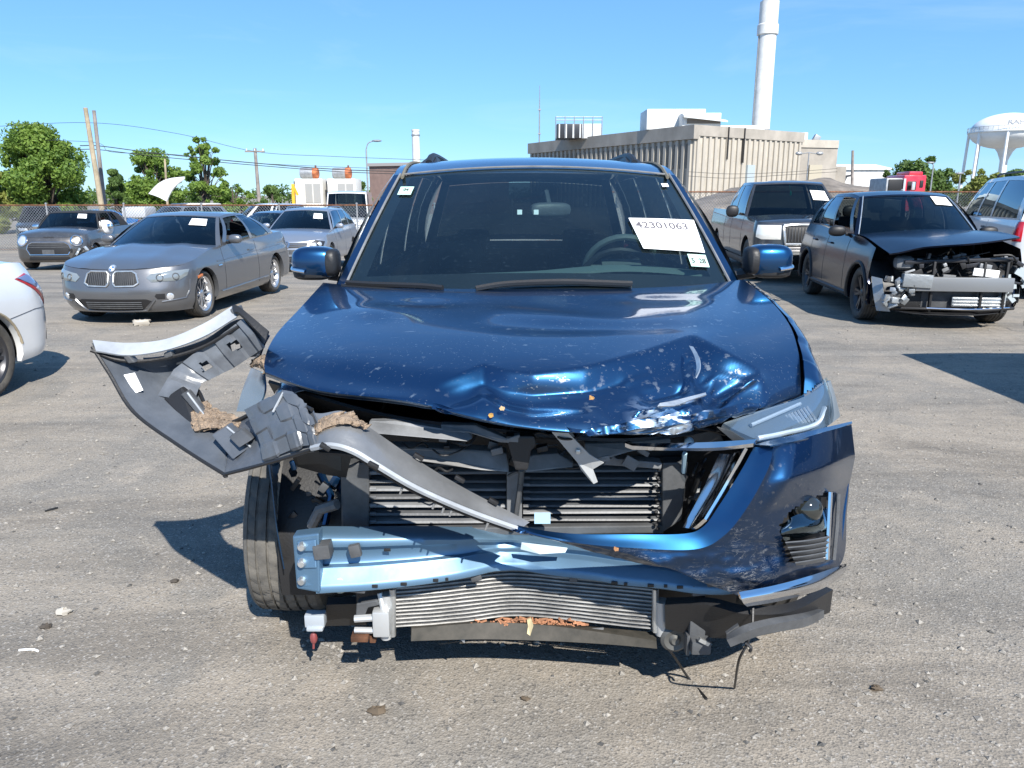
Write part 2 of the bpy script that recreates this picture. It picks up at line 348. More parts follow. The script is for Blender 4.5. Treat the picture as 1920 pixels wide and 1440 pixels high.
class Car:
    def __init__(s, name, label, loc, rz, p, cat='car', group=None):
        s.p = p; s.hw = p['hw']; s.L = p['L']
        s.root = thing(name, label, cat, loc, rz, group)
        hw, L = s.hw, s.L; nf, nr, fr, rr = p.get('nf', 2.6), p.get('nr', 3), p['fr'], p['rr']
        pts = []
        for k in range(41):
            t = k/40*math.pi/2; pts.append((fr*(1-math.cos(t)**(2/nf)), hw*math.sin(t)**(2/nf)))
        for k in range(1, 40): pts.append((lerp(fr, L-rr, k/40), hw+.012*math.sin(math.pi*k/40)))
        for k in range(41):
            t = (1-k/40)*math.pi/2; pts.append((L-rr*(1-math.cos(t)**(2/nr)), hw*math.sin(t)**(2/nr)))
        A = np.array(pts); d = np.r_[0, np.cumsum(np.linalg.norm(np.diff(A, axis=0), axis=1))]
        s.A = d[-1]; s.pl = A; s.ds = d
        i0 = 40; i1 = len(pts)-41; s.aside = (d[i0], d[i1])
    def out(s, a):
        u = np.interp(a, s.ds, s.pl[:, 0]); w = np.interp(a, s.ds, s.pl[:, 1]); e = .03
        u0 = np.interp(a-e, s.ds, s.pl[:, 0]); w0 = np.interp(a-e, s.ds, s.pl[:, 1]); u1 = np.interp(a+e, s.ds, s.pl[:, 0]); w1 = np.interp(a+e, s.ds, s.pl[:, 1])
        if a < e: w0 = -w1; u0 = u1
        if a > s.A-e: w1 = -w0; u1 = u0
        tu, tw = u1-u0, w1-w0; q = math.hypot(tu, tw) or 1
        return u, w, -tw/q, tu/q
    def a_of_u(s, u):
        m = (s.ds >= s.aside[0]-.4) & (s.ds <= s.aside[1]+.4)
        return float(np.interp(u, s.pl[m, 0], s.ds[m]))
    def top(s, u): return interp(s.p['sh'], u)
    def bot(s, u): return interp(s.p['zb'], u)
    def S(s, a, z, off=0., side=1):
        neg = a < 0; a = abs(a)
        u, w, nu, nw = s.out(a); q = nu*nu
        ins = interp(s.p['ps'], z)*(1-q)+(interp(s.p['pf'], z) if nu < 0 else interp(s.p['pr'], z))*q-off
        w -= nw*ins; u -= nu*ins
        return Vector((side*(-w if neg else w), u, z))
    def wall_top(s, u):
        a = s.a_of_u(u); q = s.S(a, s.top(u)); return q
    def body(s, mt, umin=-1, umax=99, trunk=True, hood=True, hoodmat=None, zmin_f=None):
        p = s.p; wf, wr, wr_ = p['wf'], p['wr'], p['war']
        zc = p['wrad']
        aa = list(np.linspace(0, s.aside[0], 22))+list(np.linspace(s.aside[0], s.aside[1], int((s.aside[1]-s.aside[0])/.05)))[1:]+list(np.linspace(s.aside[1], s.A, 20))[1:]
        nz = 18; M = MB()
        tops = []
        for side in (1, -1):
            G = []; UZ = []
            for a in aa:
                u = s.out(a)[0]; zb, zt = s.bot(u), s.top(u)
                row = []; uz = []
                for k in range(nz+1):
                    z = lerp(zb, zt, k/nz); aa_ = a; uu = u
                    for uc in (wf, wr):
                        d = math.hypot(uu-uc, z-zc)
                        if d < wr_ and 0 < d:
                            # snap only vertices near the lip
                            if wr_-d < .07:
                                f = wr_/d; uu = uc+(uu-uc)*f; z = zc+(z-zc)*f; aa_ = s.a_of_u(uu)
                    row.append(s.S(aa_, z, 0, side)); uz.append((uu, z))
                G.append(row); UZ.append(uz)
            def skip(i, j):
                u = sum(UZ[x][y][0] for x in (i, i+1) for y in (j, j+1))/4; z = sum(UZ[x][y][1] for x in (i, i+1) for y in (j, j+1))/4
                if u < umin or u > umax: return True
                return any(math.hypot(u-uc, z-zc) < wr_-.004 for uc in (wf, wr))
            M.grid(G, skip)
            for uc in (wf, wr):                      # arch return and liner
                if uc < umin or uc > umax: continue
                arc = []
                for k in range(25):
                    t = math.pi*(k/24)*1.16-.08*math.pi; uu = uc+wr_*math.cos(t); zz = zc+wr_*math.sin(t)
                    if zz < s.bot(uu)-.01: continue
                    arc.append((uu, zz))
                P = [[s.S(s.a_of_u(uu), zz, o, side) for uu, zz in arc] for o in (0., -.03, -.06)]
                M.grid(P)
        s.bodyo = M.build('body', mt, s.root, ang=50)
        # deck panels
        def deck(name, ua, ub, m):
            us = []
            rows = []
            for a in aa:
                u = s.out(a)[0]
                if u < ua or u > ub: continue
                q = s.S(a, s.top(u)); rows.append((q.y, q.x, q.z))
            if ub < s.L*.6:
                q = s.wall_top(ub); rows.append((q.y, q.x, q.z))
            else:
                q = s.wall_top(ua); rows.insert(0, (q.y, q.x, q.z))
            cr = p.get('crown', .07); hw = s.hw
            G = []
            for (u, w, z) in rows:
                G.append([Vector((t*w, u, z+cr*((w/hw)**2-(t*w/hw)**2)+p.get('pow', 0)*math.exp(-((abs(t*w)-.42*hw)/(.12))**2)*sst(ua, ua+.5, u)*(1 if ub < s.L*.6 else 0))) for t in np.linspace(-1, 1, 25)])
            return MB().grid(G).build(name, m, s.root, ang=60)
        g = p['gh']
        if hood: s.hood = deck('hood', -1, g['wb']+g['bow']+.02, hoodmat or mt)
        if trunk: s.trunk = deck('trunk_lid', g['rb']-g['rbow']-.02, 99, mt)
        # underbody
        M = MB().box((0, s.L*.5, .34), (s.hw*1.3, s.L*.86, .22))
        M.box((0, (wf+wr)/2, .3), (s.hw*1.78, wr-wf-2*wr_-.02, .14)); M.build('underbody', K['black'], s.root, bevel=.03)
        # wheels
        for uc in (wf, wr):
            for side in (1, -1):
                wheel(s.root, (side*(s.hw-p['tw']/2-p.get('tin', .025)), uc, p['wrad']), p['wrad'], p['tw'], p['rimr'], p.get('spokes', 5), p.get('rim', 'alloy'), p.get('steer', 0) if uc == wf else 0, side, p.get('style', 0))
                M = MB(); P = []
                for xx in (s.hw-.07, s.hw-.38):
                    P.append([(side*xx, uc+(wr_+.03)*math.cos(t), zc+(wr_+.03)*math.sin(t)) for t in np.linspace(-.25, math.pi+.25, 20)])
                M.grid(P); M.build('wheel_well', K['black'], s.root)
    # --- greenhouse
    def G(s, seg, t, v, off=0., side=1):
        g = s.p['gh']; uA = g['wb']+g['bow']; uC = g['rb']-g['rbow']; uAt = g['wt']+g['tbow']; uCt = g['rt']-g['rtbow']
        def roofedge(u): return Vector((interp(g['wr'], u), u, interp(g['zr'], u)))
        if seg == 1:
            lo = s.wall_top(lerp(uA, uC, t)); hi = roofedge(lerp(uAt, uCt, t)); n = Vector((1, 0, .4))
            b = g.get('sb', .03)
        else:
            uc, bow, ut, tb = (g['wb'], g['bow'], g['wt'], g['tbow']) if seg == 0 else (g['rb'], -g['rbow'], g['rt'], -g['rtbow'])
            q = s.wall_top(uc+bow); e = roofedge(ut+tb)
            lo = Vector((q.x*t, uc+bow*t*t, q.z+s.p.get('crown', .07)*.8*(1-t*t)*(1 if seg == 0 else .5)))
            hi = Vector((e.x*t, ut+tb*t*t, e.z+g.get('rc', .06)*(1-t*t)))
            n = Vector((0, -1 if seg == 0 else 1, .6)); b = .035
        n.normalize()
        P = lo.lerp(hi, v)+n*(b*4*v*(1-v)*(.5 if seg != 1 else 1)+off)
        P.x *= side
        return P
    def gpatch(s, M, seg, t0, t1, v0, v1, off=0, side=1, nt=6, nv=5):
        M.grid([[s.G(seg, lerp(t0, t1, i/nt), lerp(v0, v1, j/nv), off, side) for j in range(nv+1)] for i in range(nt+1)])
    def greenhouse(s, mt, roofmat=None, fw=.94, fv=(.03, .95), sides=((.06, .42), (.46, .8)), sv=(.04, .9), rw=.9, rv=(.08, .9), glass=None, open_=(), frame=None, rear=True, seats=True, wsglass=None):
        g = s.p['gh']; glass = glass or K['glass']; frame = frame or mt
        F = MB(); B = MB()
        for side in (1, -1):
            # windshield frame
            s.gpatch(F, 0, fw, 1, 0, 1, 0, side, 2); s.gpatch(F, 0, 0, fw, fv[1], 1, 0, side, 6, 1)
            s.gpatch(F, 2, rw, 1, 0, 1, 0, side, 2); s.gpatch(F, 2, 0, rw, rv[1], 1, 0, side, 6, 1); s.gpatch(F, 2, 0, rw, 0, rv[0], 0, side, 6, 1)
            br = [0]+[x for ab in sides for x in ab]+[1]
            for k in range(0, len(br), 2): s.gpatch(F, 1, br[k], br[k+1], 0, 1, 0, side, 3)
            for k, (a, b) in enumerate(sides):
                s.gpatch(F, 1, a, b, 0, sv[0], 0, side, 6, 1); s.gpatch(F, 1, a, b, sv[1], 1, 0, side, 6, 1)
                v1 = sv[1]
                if (side, k) in open_: v1 = lerp(sv[0], sv[1], .12)
                M = MB(); s.gpatch(M, 1, a, b, sv[0], v1, -.006, side, 6, 5); M.build('side_window', glass, s.root)
        s.frame = F.build('window_frame', frame, s.root, ang=60)
        M = MB()
        for side in (1, -1): s.gpatch(M, 0, 0, fw, fv[0]-.03, fv[1], -.006, side, 8, 8)
        s.wshield = M.build('windshield', wsglass or glass, s.root)
        M = MB()
        for side in (1, -1): s.gpatch(M, 2, 0, rw, rv[0], rv[1], -.006, side, 8, 5)
        M.build('rear_window', glass, s.root)
        R_ = []; N = 14
        for k in range(N+1):
            row = []
            for t in np.linspace(-1, 1, 15):
                uf = g['wt']+g['tbow']*t*t; ur = g['rt']-g['rtbow']*t*t; u = lerp(uf, ur, k/N)
                row.append(Vector((t*interp(g['wr'], u), u, interp(g['zr'], u)+g.get('rc', .06)*(1-t*t))))
            R_.append(row)
        s.roof = MB().grid(R_).build('roof', roofmat or mt, s.root, ang=60)
        # cabin
        uA = g['wb']+g['bow']; uC = g['rb']-g['rbow']; zt = s.top((uA+uC)/2); hw = s.hw
        M = MB()
        for side in (1, -1): M.box((side*(hw-.13), (uA+uC)/2, (zt+.25)/2), (.03, uC-uA-.1, zt-.3))
        M.box((0, (uA+uC)/2, .3), (2*hw-.3, uC-uA, .04)); M.box((0, uC-.1, zt*.5+.1), (2*hw-.3, .04, zt-.25))
        M.build('cabin_liner', K['dark_in'], s.root)
        zc = s.top(uA)
        dash = [[(x, uA+dy, zc+dz-.02*abs(x/hw)**2) for x in np.linspace(-hw+.16, hw-.16, 9)] for dy, dz in ((-.12, .0), (.1, .03), (.32, .01), (.42, -.06), (.42, -.4))]
        MB().grid(dash).build('dashboard', K['dark_in'], s.root)
        sw = s.p.get('driver', 1); cx = sw*hw*.42
        rot = Matrix.Rotation(R(-62), 3, 'X')
        MB().tube([Vector((cx, uA+.55, zc-.02))+rot @ Vector((.185*math.cos(t), .185*math.sin(t), 0)) for t in np.linspace(0, 2*math.pi, 25)[:-1]], .016, 6, True).build('steering_wheel', K['black'], s.root)
        if seats:
            rows = s.p.get('seatrows', (uA+.95, uA+1.75))
            for ku, u in enumerate(rows):
                if u > uC-.1: continue
                for side in (1, -1):
                    M = MB(); x = side*hw*.43; zs = .5*zc
                    M.box((x, u-.25, zs-.05), (.5, .52, .16)); M.box((x, u+.06, zs+.26), (.48, .13, .6), Matrix.Rotation(R(-14), 3, 'X')); M.box((x, u+.17, zs+.66), (.26, .09, .17), Matrix.Rotation(R(-10), 3, 'X'))
                    M.build('seat', s.p.get('seatmat', K['seat']), s.root, bevel=.04)
    # --- details laid on the body surface; coordinates: a = metres round the outline from the nose centre, z = height
    def poly(s, name, pts, mt, off=.004, bulge=.01, parent=None, both=True, sub=4, side=None, loc0=-.02):
        out = []
        for sd in ((1, -1) if both and side is None else (side or 1,)):
            n = len(pts); D = []
            for i in range(n):                                   # densify the outline
                a0, z0 = pts[i]; a1, z1 = pts[(i+1) % n]
                k = max(2, int(math.hypot(a1-a0, z1-z0)/.05))
                D += [(lerp(a0, a1, q/k), lerp(z0, z1, q/k)) for q in range(k)]
            ca = sum(p[0] for p in D)/len(D); cz = sum(p[1] for p in D)/len(D); m = len(D)
            M = MB(); rings = [[s.S(a, z, loc0, sd) for a, z in D]]
            for k in range(sub):
                f = 1-k/sub; o = off+bulge*math.sin(math.pi/2*min(1, (1-f)*1.6))
                rings.append([s.S(ca+(a-ca)*f, cz+(z-cz)*f, o, sd) for a, z in D])
            V = [v for r in rings for v in r]+[s.S(ca, cz, off+bulge, sd)]
            F = [(k*m+i, k*m+(i+1) % m, (k+1)*m+(i+1) % m, (k+1)*m+i) for k in range(sub) for i in range(m)]
            F += [(sub*m+i, sub*m+(i+1) % m, len(V)-1) for i in range(m)]
            if sd < 0: F = [f[::-1] for f in F]
            out.append(M.add(V, F).build(name, mt, parent or s.root, ang=50))
        return out
    def line(s, name, pts, r, mt, off=.0, both=True, parent=None, side=None, closed=False):
        o = []
        for sd in ((1, -1) if both and side is None else (side or 1,)):
            P = []
            n = len(pts)
            for i in range(n if closed else n-1):
                k = 6
                P += [s.S(lerp(pts[i][0], pts[(i+1) % n][0], q/k), lerp(pts[i][1], pts[(i+1) % n][1], q/k), off, sd) for q in range(k)]
            if not closed: P.append(s.S(*pts[-1], off, sd))
            o.append(MB().tube(P, r, 6, closed).build(name, mt, parent or s.root))
        return o
    def ul(s, name, pts, r, mt, off=0., both=True, side=None):
        """same as line, but along the side with u instead of a"""
        return s.line(name, [(s.a_of_u(u), z) for u, z in pts], r, mt, off, both, None, side)
    def mirror(s, mt, u, z, dx=.0, size=(.10, .06, .065), base=None):
        for sd in (1, -1):
            w = s.wall_top(u).x
            M = MB().ball((sd*(w+size[0]+.03+dx), u, z), size, 12, 8, None, .75)
            o = M.build('mirror', mt, s.root)
            MB().tube([(sd*(w-.03), u+.02, z-.06), (sd*(w+.06), u+.01, z-.045)], .022, 6).build('mirror_arm', K['black'], o)
            MB().ball((sd*(w+size[0]+.03+dx), u+size[1]*.75, z), (size[0]*.85, size[1]*.35, size[2]*.8), 10, 6, None, .7).build('mirror_glass', K['chrome'], o)
    def card(s, t0, t1, v0, v1, side=1, mt=None, name='paper_placard', off=.008):
        M = MB(); s.gpatch(M, 0, t0, t1, v0, v1, off, side, 3, 3)
        return M.build(name, mt or K['white'], s.root)
# ---------------------------------------------------------------- ground
def ground_material():
    m = bpy.data.materials.new('packed_gravel'); m.use_nodes = True
    n = m.node_tree.nodes; l = m.node_tree.links; p = n['Principled BSDF']; p.inputs['Roughness'].default_value = .92
    p.inputs['Specular IOR Level'].default_value = .25
    tc = n.new('ShaderNodeTexCoord')
    def noise(sc, det=6, rg=.6, dist=0, vec=None):
        x = n.new('ShaderNodeTexNoise'); x.inputs['Scale'].default_value = sc; x.inputs['Detail'].default_value = det; x.inputs['Roughness'].default_value = rg; x.inputs['Distortion'].default_value = dist
        l.new(vec or tc.outputs['Object'], x.inputs['Vector']); return x.outputs['Fac']
    def ramp(src, stops):
        r = n.new('ShaderNodeValToRGB'); e = r.color_ramp.elements
        while len(e) < len(stops): e.new(.5)
        for q, (pos, col) in zip(e, stops): q.position = pos; q.color = (*col, 1) if isinstance(col, tuple) else (col, col, col, 1)
        l.new(src, r.inputs[0]); return r.outputs[0]
    def mix(a, b, fac, mode='MIX'):
        x = n.new('ShaderNodeMix'); x.data_type = 'RGBA'; x.blend_type = mode
        if isinstance(fac, float): x.inputs[0].default_value = fac
        else: l.new(fac, x.inputs[0])
        for v, s in ((a, x.inputs[6]), (b, x.inputs[7])):
            if isinstance(v, tuple): s.default_value = (*v, 1)
            else: l.new(v, s)
        return x.outputs[2]
    base = ramp(noise(.75, 10, .68, .5), [(.28, (.155, .138, .116)), (.44, (.28, .246, .202)), (.58, (.20, .185, .162)), (.74, (.345, .302, .248))])
    # tyre-worn streaks running along the lanes
    mp = n.new('ShaderNodeMapping'); mp.inputs['Scale'].default_value = (.22, 1.6, 1); mp.inputs['Rotation'].default_value = (0, 0, .12); l.new(tc.outputs['Object'], mp.inputs[0])
    base = mix(base, (.10, .092, .082), ramp(noise(1.0, 8, .7, .8, mp.outputs[0]), [(.46, 0.), (.72, .75)]))
    mp2 = n.new('ShaderNodeMapping'); mp2.inputs['Scale'].default_value = (1, 1, 1); mp2.inputs['Location'].default_value = (3.3, 1.7, 0); l.new(tc.outputs['Object'], mp2.inputs[0])
    base = mix(base, (.07, .063, .055), ramp(noise(1.15, 5, .6, .5, mp2.outputs[0]), [(.67, 0.), (.78, .75)]))      # oil and damp stains
    grain = ramp(noise(90, 8, .85), [(.3, .5), (.5, 1.), (.7, 1.4)])
    base = mix(base, grain, .8, 'MULTIPLY')
    v = n.new('ShaderNodeTexVoronoi'); v.inputs['Scale'].default_value = 130; l.new(tc.outputs['Object'], v.inputs['Vector'])
    pe = n.new('ShaderNodeSeparateColor'); l.new(v.outputs['Color'], pe.inputs[0])
    base = mix(base, (.42, .40, .37), ramp(pe.outputs[0], [(.86, 0.), (.97, .45)]))
    base = mix(base, (.10, .095, .09), ramp(pe.outputs[1], [(.86, 0.), (.97, .7)]))
    l.new(base, p.inputs['Base Color'])
    b = n.new('ShaderNodeBump'); b.inputs['Strength'].default_value = .55; b.inputs['Distance'].default_value = .005
    h = n.new('ShaderNodeMath'); h.operation = 'ADD'; l.new(noise(60, 9, .78), h.inputs[0]); l.new(v.outputs['Distance'], h.inputs[1])
    l.new(h.outputs[0], b.inputs['Height'])
    b2 = n.new('ShaderNodeBump'); b2.inputs['Strength'].default_value = .35; b2.inputs['Distance'].default_value = .08
    l.new(noise(2.4, 6, .6), b2.inputs['Height']); l.new(b.outputs[0], b2.inputs['Normal']); l.new(b2.outputs[0], p.inputs['Normal'])
    return m
gm = ground_material()
xs = sorted(set([-600, -300, -150, -80, -50]+[x*1.0 for x in range(-36, 37, 2)]+[50, 80, 150, 300, 600]))
ys = sorted(set([-60, -25, -10]+[y*1.0 for y in range(-4, 50, 2)]+[60, 80, 120, 200, 400, 900, 2500]))
g = MB().grid([[(x, y, ground_z(x, y)) for x in xs] for y in ys]).build('ground', gm); tag(g, kind='structure')
# loose stones near the camera: nobody could count them
def stones(name, n, x0, x1, y0, y1, s0, s1, m, seed):
    r = np.random.default_rng(seed); V = []; F = []
    base = np.array([(1, 0, 0), (-1, 0, 0), (0, 1, 0), (0, -1, 0), (0, 0, 1), (0, 0, -.6)], float)
    tri = [(0, 2, 4), (2, 1, 4), (1, 3, 4), (3, 0, 4), (2, 0, 5), (1, 2, 5), (3, 1, 5), (0, 3, 5)]
    for k in range(n):
        y = y0+(y1-y0)*r.random()**1.5; x = (x0+(x1-x0)*r.random())*(.45+.55*(y-y0)/(y1-y0)) if y1 > 6 else x0+(x1-x0)*r.random()
        sz = s0+(s1-s0)*r.random()**4; q = base*sz*(.6+.8*r.random((6, 3)))*np.array([1, 1, .6]); a = r.random()*6.28; c, s_ = math.cos(a), math.sin(a)
        q = np.stack([q[:, 0]*c-q[:, 1]*s_, q[:, 0]*s_+q[:, 1]*c, q[:, 2]], 1)+np.array([x, y, ground_z(x, y)+sz*.15])
        o = len(V); V += [tuple(p) for p in q]; F += [(a_+o, b_+o, c_+o) for a_, b_, c_ in tri]
    o = MB().add(V, F).build(name, m, None, smooth=False); return tag(o, kind='stuff')
tag(stones('gravel', 16000, -9, 9, 1.6, 13, .003, .016, mat('gravel_stone', (.25, .232, .205), .9, var=.5, vscale=60), 3), 'loose pale gravel scattered over the packed yard', 'gravel')
tag(stones('dark_gravel', 2500, -9, 9, 1.6, 13, .003, .014, mat('dark_gravel_stone', (.08, .077, .073), .9, var=.4, vscale=60), 5), 'loose dark chips scattered over the packed yard', 'gravel')
# ---------------------------------------------------------------- the wrecked blue SUV
from mathutils import noise as mn
BLUE = (.006, .026, .095); FLK = ((.03, .46, .85), .085, .35)
blue = paint('blue_metallic', BLUE, .92, .33, .06, specks=.0, flake=FLK)
blue_hood = paint('blue_metallic_hood', (.006, .022, .082), .9, .34, .16, dcol=(.12, .115, .11), specks=.7, flake=FLK, bare=((tuple(at(1262, 768, 2.02)), .14), (tuple(at(1240, 792, 1.98)), .10), (tuple(at(1310, 700, 2.12)), .045), (tuple(at(1395, 712, 2.22)), .05)))
blue_scr = paint('blue_metallic_scraped', (.006, .022, .08), .9, .33, .08, dcol=(.07, .08, .1), specks=.2, scratch=1., flake=(FLK[0], .05, .34), sfocus=(tuple(at(1330, 1050, 1.98)), .13, .30))
primer = paint('blue_primer', (.14, .24, .34), .65, .42, .45, coat=.1, croug=.2, dcol=(.02, .10, .22))  # dust slot carries dark blue shading patches painted into the beam colour
ws_glass = glassmat('windshield_glass', (.5, .62, .62), .05, .015, dust=.03, grey=(.14, .22, .28))  # dust film tinted blue, also paints a bluish sky haze over the pane
privacy = glassmat('privacy_glass', (.03, .035, .035), .05)
SP = dict(L=5.19, hw=.985, fr=.5, rr=.35, nf=2.6, nr=4, crown=.05,
    zb=[(0, .3), (1, .3), (4.3, .3), (5.19, .4)], sh=[(0, 1.0), (1.3, 1.215), (2.2, 1.19), (4, 1.2), (5.19, 1.22)],
    ps=[(.2, .09), (.4, .02), (.75, 0), (1.0, .02), (1.12, .055), (1.22, .105)], pf=[(.2, .1), (1.2, .1)], pr=[(.3, .05), (.6, 0), (1.0, .03), (1.3, .08)],
    wf=.93, wr=4.0, war=.44, wrad=.385, tw=.25, rimr=.25, rim='dark_alloy', seatrows=(2.55, 3.4, 4.2), driver=1,
    gh=dict(wb=1.2, bow=.2, wt=2.03, tbow=.10, rb=5.08, rbow=.12, rt=4.75, rtbow=.1, wr=[(2.0, .715), (3, .745), (4.7, .69)], zr=[(2.03, 1.688), (2.2, 1.735), (2.6, 1.785), (3.1, 1.802), (4.0, 1.79), (4.8, 1.72)], rc=.042, sb=.03))
suv = Car('wrecked_suv', 'dark blue SUV with crumpled hood and torn front bumper, close to the camera', (.115, 1.95, 0), 0, SP, 'car')
root = suv.root; RL = Vector(root.location)
def hb(M, name, m, parent=None, **k):
    o = M.build(name, m, parent or root, **k)
    if parent is None: o.location = -RL
    return o
suv.body(blue, umin=1.46, hood=False, trunk=False)
for o in [c for c in root.children if c.name.startswith('wheel') and not c.name.startswith('wheel_well')]:
    if o.location.y < 2 and o.location.x < 0:
        for q in list(o.children): bpy.data.objects.remove(q)
        bpy.data.objects.remove(o)
suv.greenhouse(blue, fw=.945, fv=(.0, .985), sides=((.05, .33), (.36, .62), (.65, .93)), wsglass=ws_glass, glass=privacy)
# black border printed round the windshield, seal along its edges
M = MB()
for sd in (1, -1):
    suv.gpatch(M, 0, .86, .945, 0, .985, -.009, sd, 3, 8); suv.gpatch(M, 0, 0, .86, -.03, .1, -.009, sd, 8, 2); suv.gpatch(M, 0, 0, .86, .95, .985, -.009, sd, 8, 1)
M.build('windshield_border', K['black'], suv.wshield)
for sd in (1, -1):
    MB().tube([suv.G(0, .95, v, .003, sd) for v in np.linspace(0, 1, 12)], .006, 6).build('windshield_seal', K['midgrey'], suv.wshield)
    MB().tube([(sd*interp(SP['gh']['wr'], u)*.93, u, interp(SP['gh']['zr'], u)+.012) for u in np.linspace(2.05, 4.7, 16)], .009, 6).build('roof_ditch_strip', mat('sandy_seal', (.15, .135, .1), .8) if sd > 0 else bpy.data.materials['sandy_seal'], suv.roof)
MB().tube([suv.G(0, t, .99, .003, 1) for t in np.linspace(0, .93, 10)][::-1]+[suv.G(0, t, .99, .003, -1) for t in np.linspace(.05, .93, 10)], .005, 6).build('windshield_top_seal', K['midgrey'], suv.wshield)
for sd in (1, -1):                                     # roof rails: thick fin-like front foot, long bar
    M = MB(); pts = [(sd*.60, 2.72, 1.80), (sd*.60, 2.80, 1.825), (sd*.598, 2.95, 1.848), (sd*.598, 3.3, 1.855), (sd*.60, 4.2, 1.845), (sd*.60, 4.5, 1.80)]
    M.tube(crom(pts, 4), .022, 8); M.prism([(sd*.60-.05, 2.7, 1.80), (sd*.60+.05, 2.7, 1.80), (sd*.60+.02, 2.98, 1.856), (sd*.60-.02, 2.98, 1.856)], (0, .3, -.02))
    M.build('roof_rail', K['black'], suv.roof, bevel=0)
# mirrors
for sd, (px, py) in ((-1, (592, 492)), (1, (1440, 488))):
    c = at(px, py, 3.5); M = MB().ball(c, (.102, .075, .072), 20, 12, None, .62); o = hb(M, 'mirror', blue)
    MB().ball(c+Vector((sd*.012, .004, -.042)), (.088, .072, .036), 16, 8, None, .6).build('mirror_lower_shell', K['black'], o)
    MB().ball(c+Vector((-sd*.075, -.004, -.0)), (.034, .07, .062), 14, 8, None, .6).build('mirror_inner_shell', K['black'], o)
    MB().tube(crom([c+Vector((sd*.098, -.02, -.022)), c+Vector((sd*.085, -.066, -.026)), c+Vector((sd*.03, -.081, -.034))], 6), .0085, 8).build('turn_signal', K['chrome'], o)
    MB().ball(c+Vector((0, .062, 0)), (.085, .02, .058), 14, 8, None, .6).build('mirror_glass', K['chrome'], o)
    MB().tube([c+Vector((-sd*.05, .02, -.055)), c+Vector((-sd*.16, .05, -.075))], .026, 8).build('mirror_arm', K['black'], o)
# wipers and cowl
M = MB(); M.shell(surf([[(640, 536, 3.36), (800, 545, 3.2), (1000, 547, 3.14), (1200, 545, 3.2), (1380, 532, 3.36)], [(640, 540, 3.30), (800, 551, 3.12), (1000, 554, 3.06), (1200, 551, 3.12), (1385, 540, 3.3)]], 2, 6), .01); hb(M, 'cowl_panel', K['black'])
for pts in ([(650, 530, 3.33), (700, 533, 3.27), (790, 536, 3.19), (830, 540, 3.15)], [(892, 541, 3.12), (950, 532, 3.14), (1050, 528, 3.15), (1130, 530, 3.17), (1185, 532, 3.18)]):
    P = crom([at(*p) for p in pts], 6); M = MB().tube(P, .012, 6); o = hb(M, 'wiper', K['black'])
    MB().tube(P+np.array([0, .012, -.012]), .006, 4).build('wiper_blade', K['grey'], o)
# placard and stickers on the windshield: (s, v) found from the photograph
def ws_find(px, py):
    best = None
    for sd in (1, -1):
        for i in range(41):
            for j in range(41):
                t, v = i/40, j/40; q = pix(suv.G(0, t, v, .0, sd)+RL); d = (q[0]-px)**2+(q[1]-py)**2
                if best is None or d < best[0]: best = (d, sd*t, v)
    t, v = best[1:]
    for it in range(40):
        f = lambda t, v: pix(suv.G(0, abs(t), v, 0, 1 if t >= 0 else -1)+RL)
        q = f(t, v); e = 1e-3; a = f(t+e, v); b = f(t, v+e)
        J = np.array([[(a[0]-q[0])/e, (b[0]-q[0])/e], [(a[1]-q[1])/e, (b[1]-q[1])/e]]); dt = np.linalg.solve(J, [px-q[0], py-q[1]])
        t += dt[0]*.7; v += dt[1]*.7
    return t, v
def ws_pt(t, v, off): return suv.G(0, abs(t), v, off, 1 if t >= 0 else -1)
def sticker(name, quad, m, off=.004):
    c = [ws_find(*p) for p in quad]
    P = [[ws_pt(*[lerp(lerp(c[0][k], c[1][k], i/8), lerp(c[3][k], c[2][k], i/8), j/5) for k in (0, 1)], off) for i in range(9)] for j in range(6)]
    return MB().shell(P, .001).build(name, m, suv.wshield), P
def lettering(txt, P, fu, fv, size, m, parent, bold=.0, sq=1.):
    """flat print following the card whose corner grid is P"""
    o = Vector(P[0][0]); ex = (Vector(P[0][-1])-o); ey = (Vector(P[-1][0])-o)
    me = text_mesh(txt, size, bold); m_, n_ = len(P), len(P[0])
    for v in me.vertices:
        a = min(n_-1.001, max(0, (fu+v.co.x*sq/ex.length)*(n_-1))); b = min(m_-1.001, max(0, (fv-v.co.y/ey.length)*(m_-1))); i, j = int(b), int(a)
        q = Vector(P[i][j]).lerp(P[i][j+1], a-j).lerp(Vector(P[i+1][j]).lerp(P[i+1][j+1], a-j), b-i)
        v.co = q+Vector((0, -.0025-v.co.z*.5, .0015))
    me.materials.append(m); q = link('printed_number', me, parent); return q
card, P = sticker('paper_placard', [(1178, 410), (1300, 414), (1321, 475), (1206, 467)], K['white'], .006)
lettering('42301063', P, .46, .24, .066, mat('faded_print', (.10, .09, .10), .8), card, .0009, 1.05)
gstk = mat('pale_green_sticker', (.5, .72, .6), .5)
st, P = sticker('inspection_sticker', [(1288, 477), (1322, 479), (1330, 502), (1296, 500)], gstk)
lettering('5  28', P, .5, .55, .045, K['ink'], st, .0008, .8)
st, P = sticker('windshield_sticker', [(752, 351), (777, 351), (770, 366), (745, 366)], gstk)
lettering('04', P, .5, .4, .03, K['ink'], st, .001)
sticker('toll_tag', [(1239, 345), (1251, 345), (1254, 351), (1242, 351)], K['white'])
for q in ((970, 391), (1001, 391)): sticker('sensor_tag', [(q[0], q[1]), (q[0]+9, q[1]), (q[0]+9, q[1]+9), (q[0], q[1]+9)], K['white'], -.012)
mc = at(1032, 393, 3.85); hb(MB().ball(mc, (.105, .03, .035), 16, 8, Matrix.Rotation(R(14), 3, 'Z'), .6).tube([mc, mc+Vector((-.02, .05, .09))], .012), 'rear_view_mirror', K['grey'])
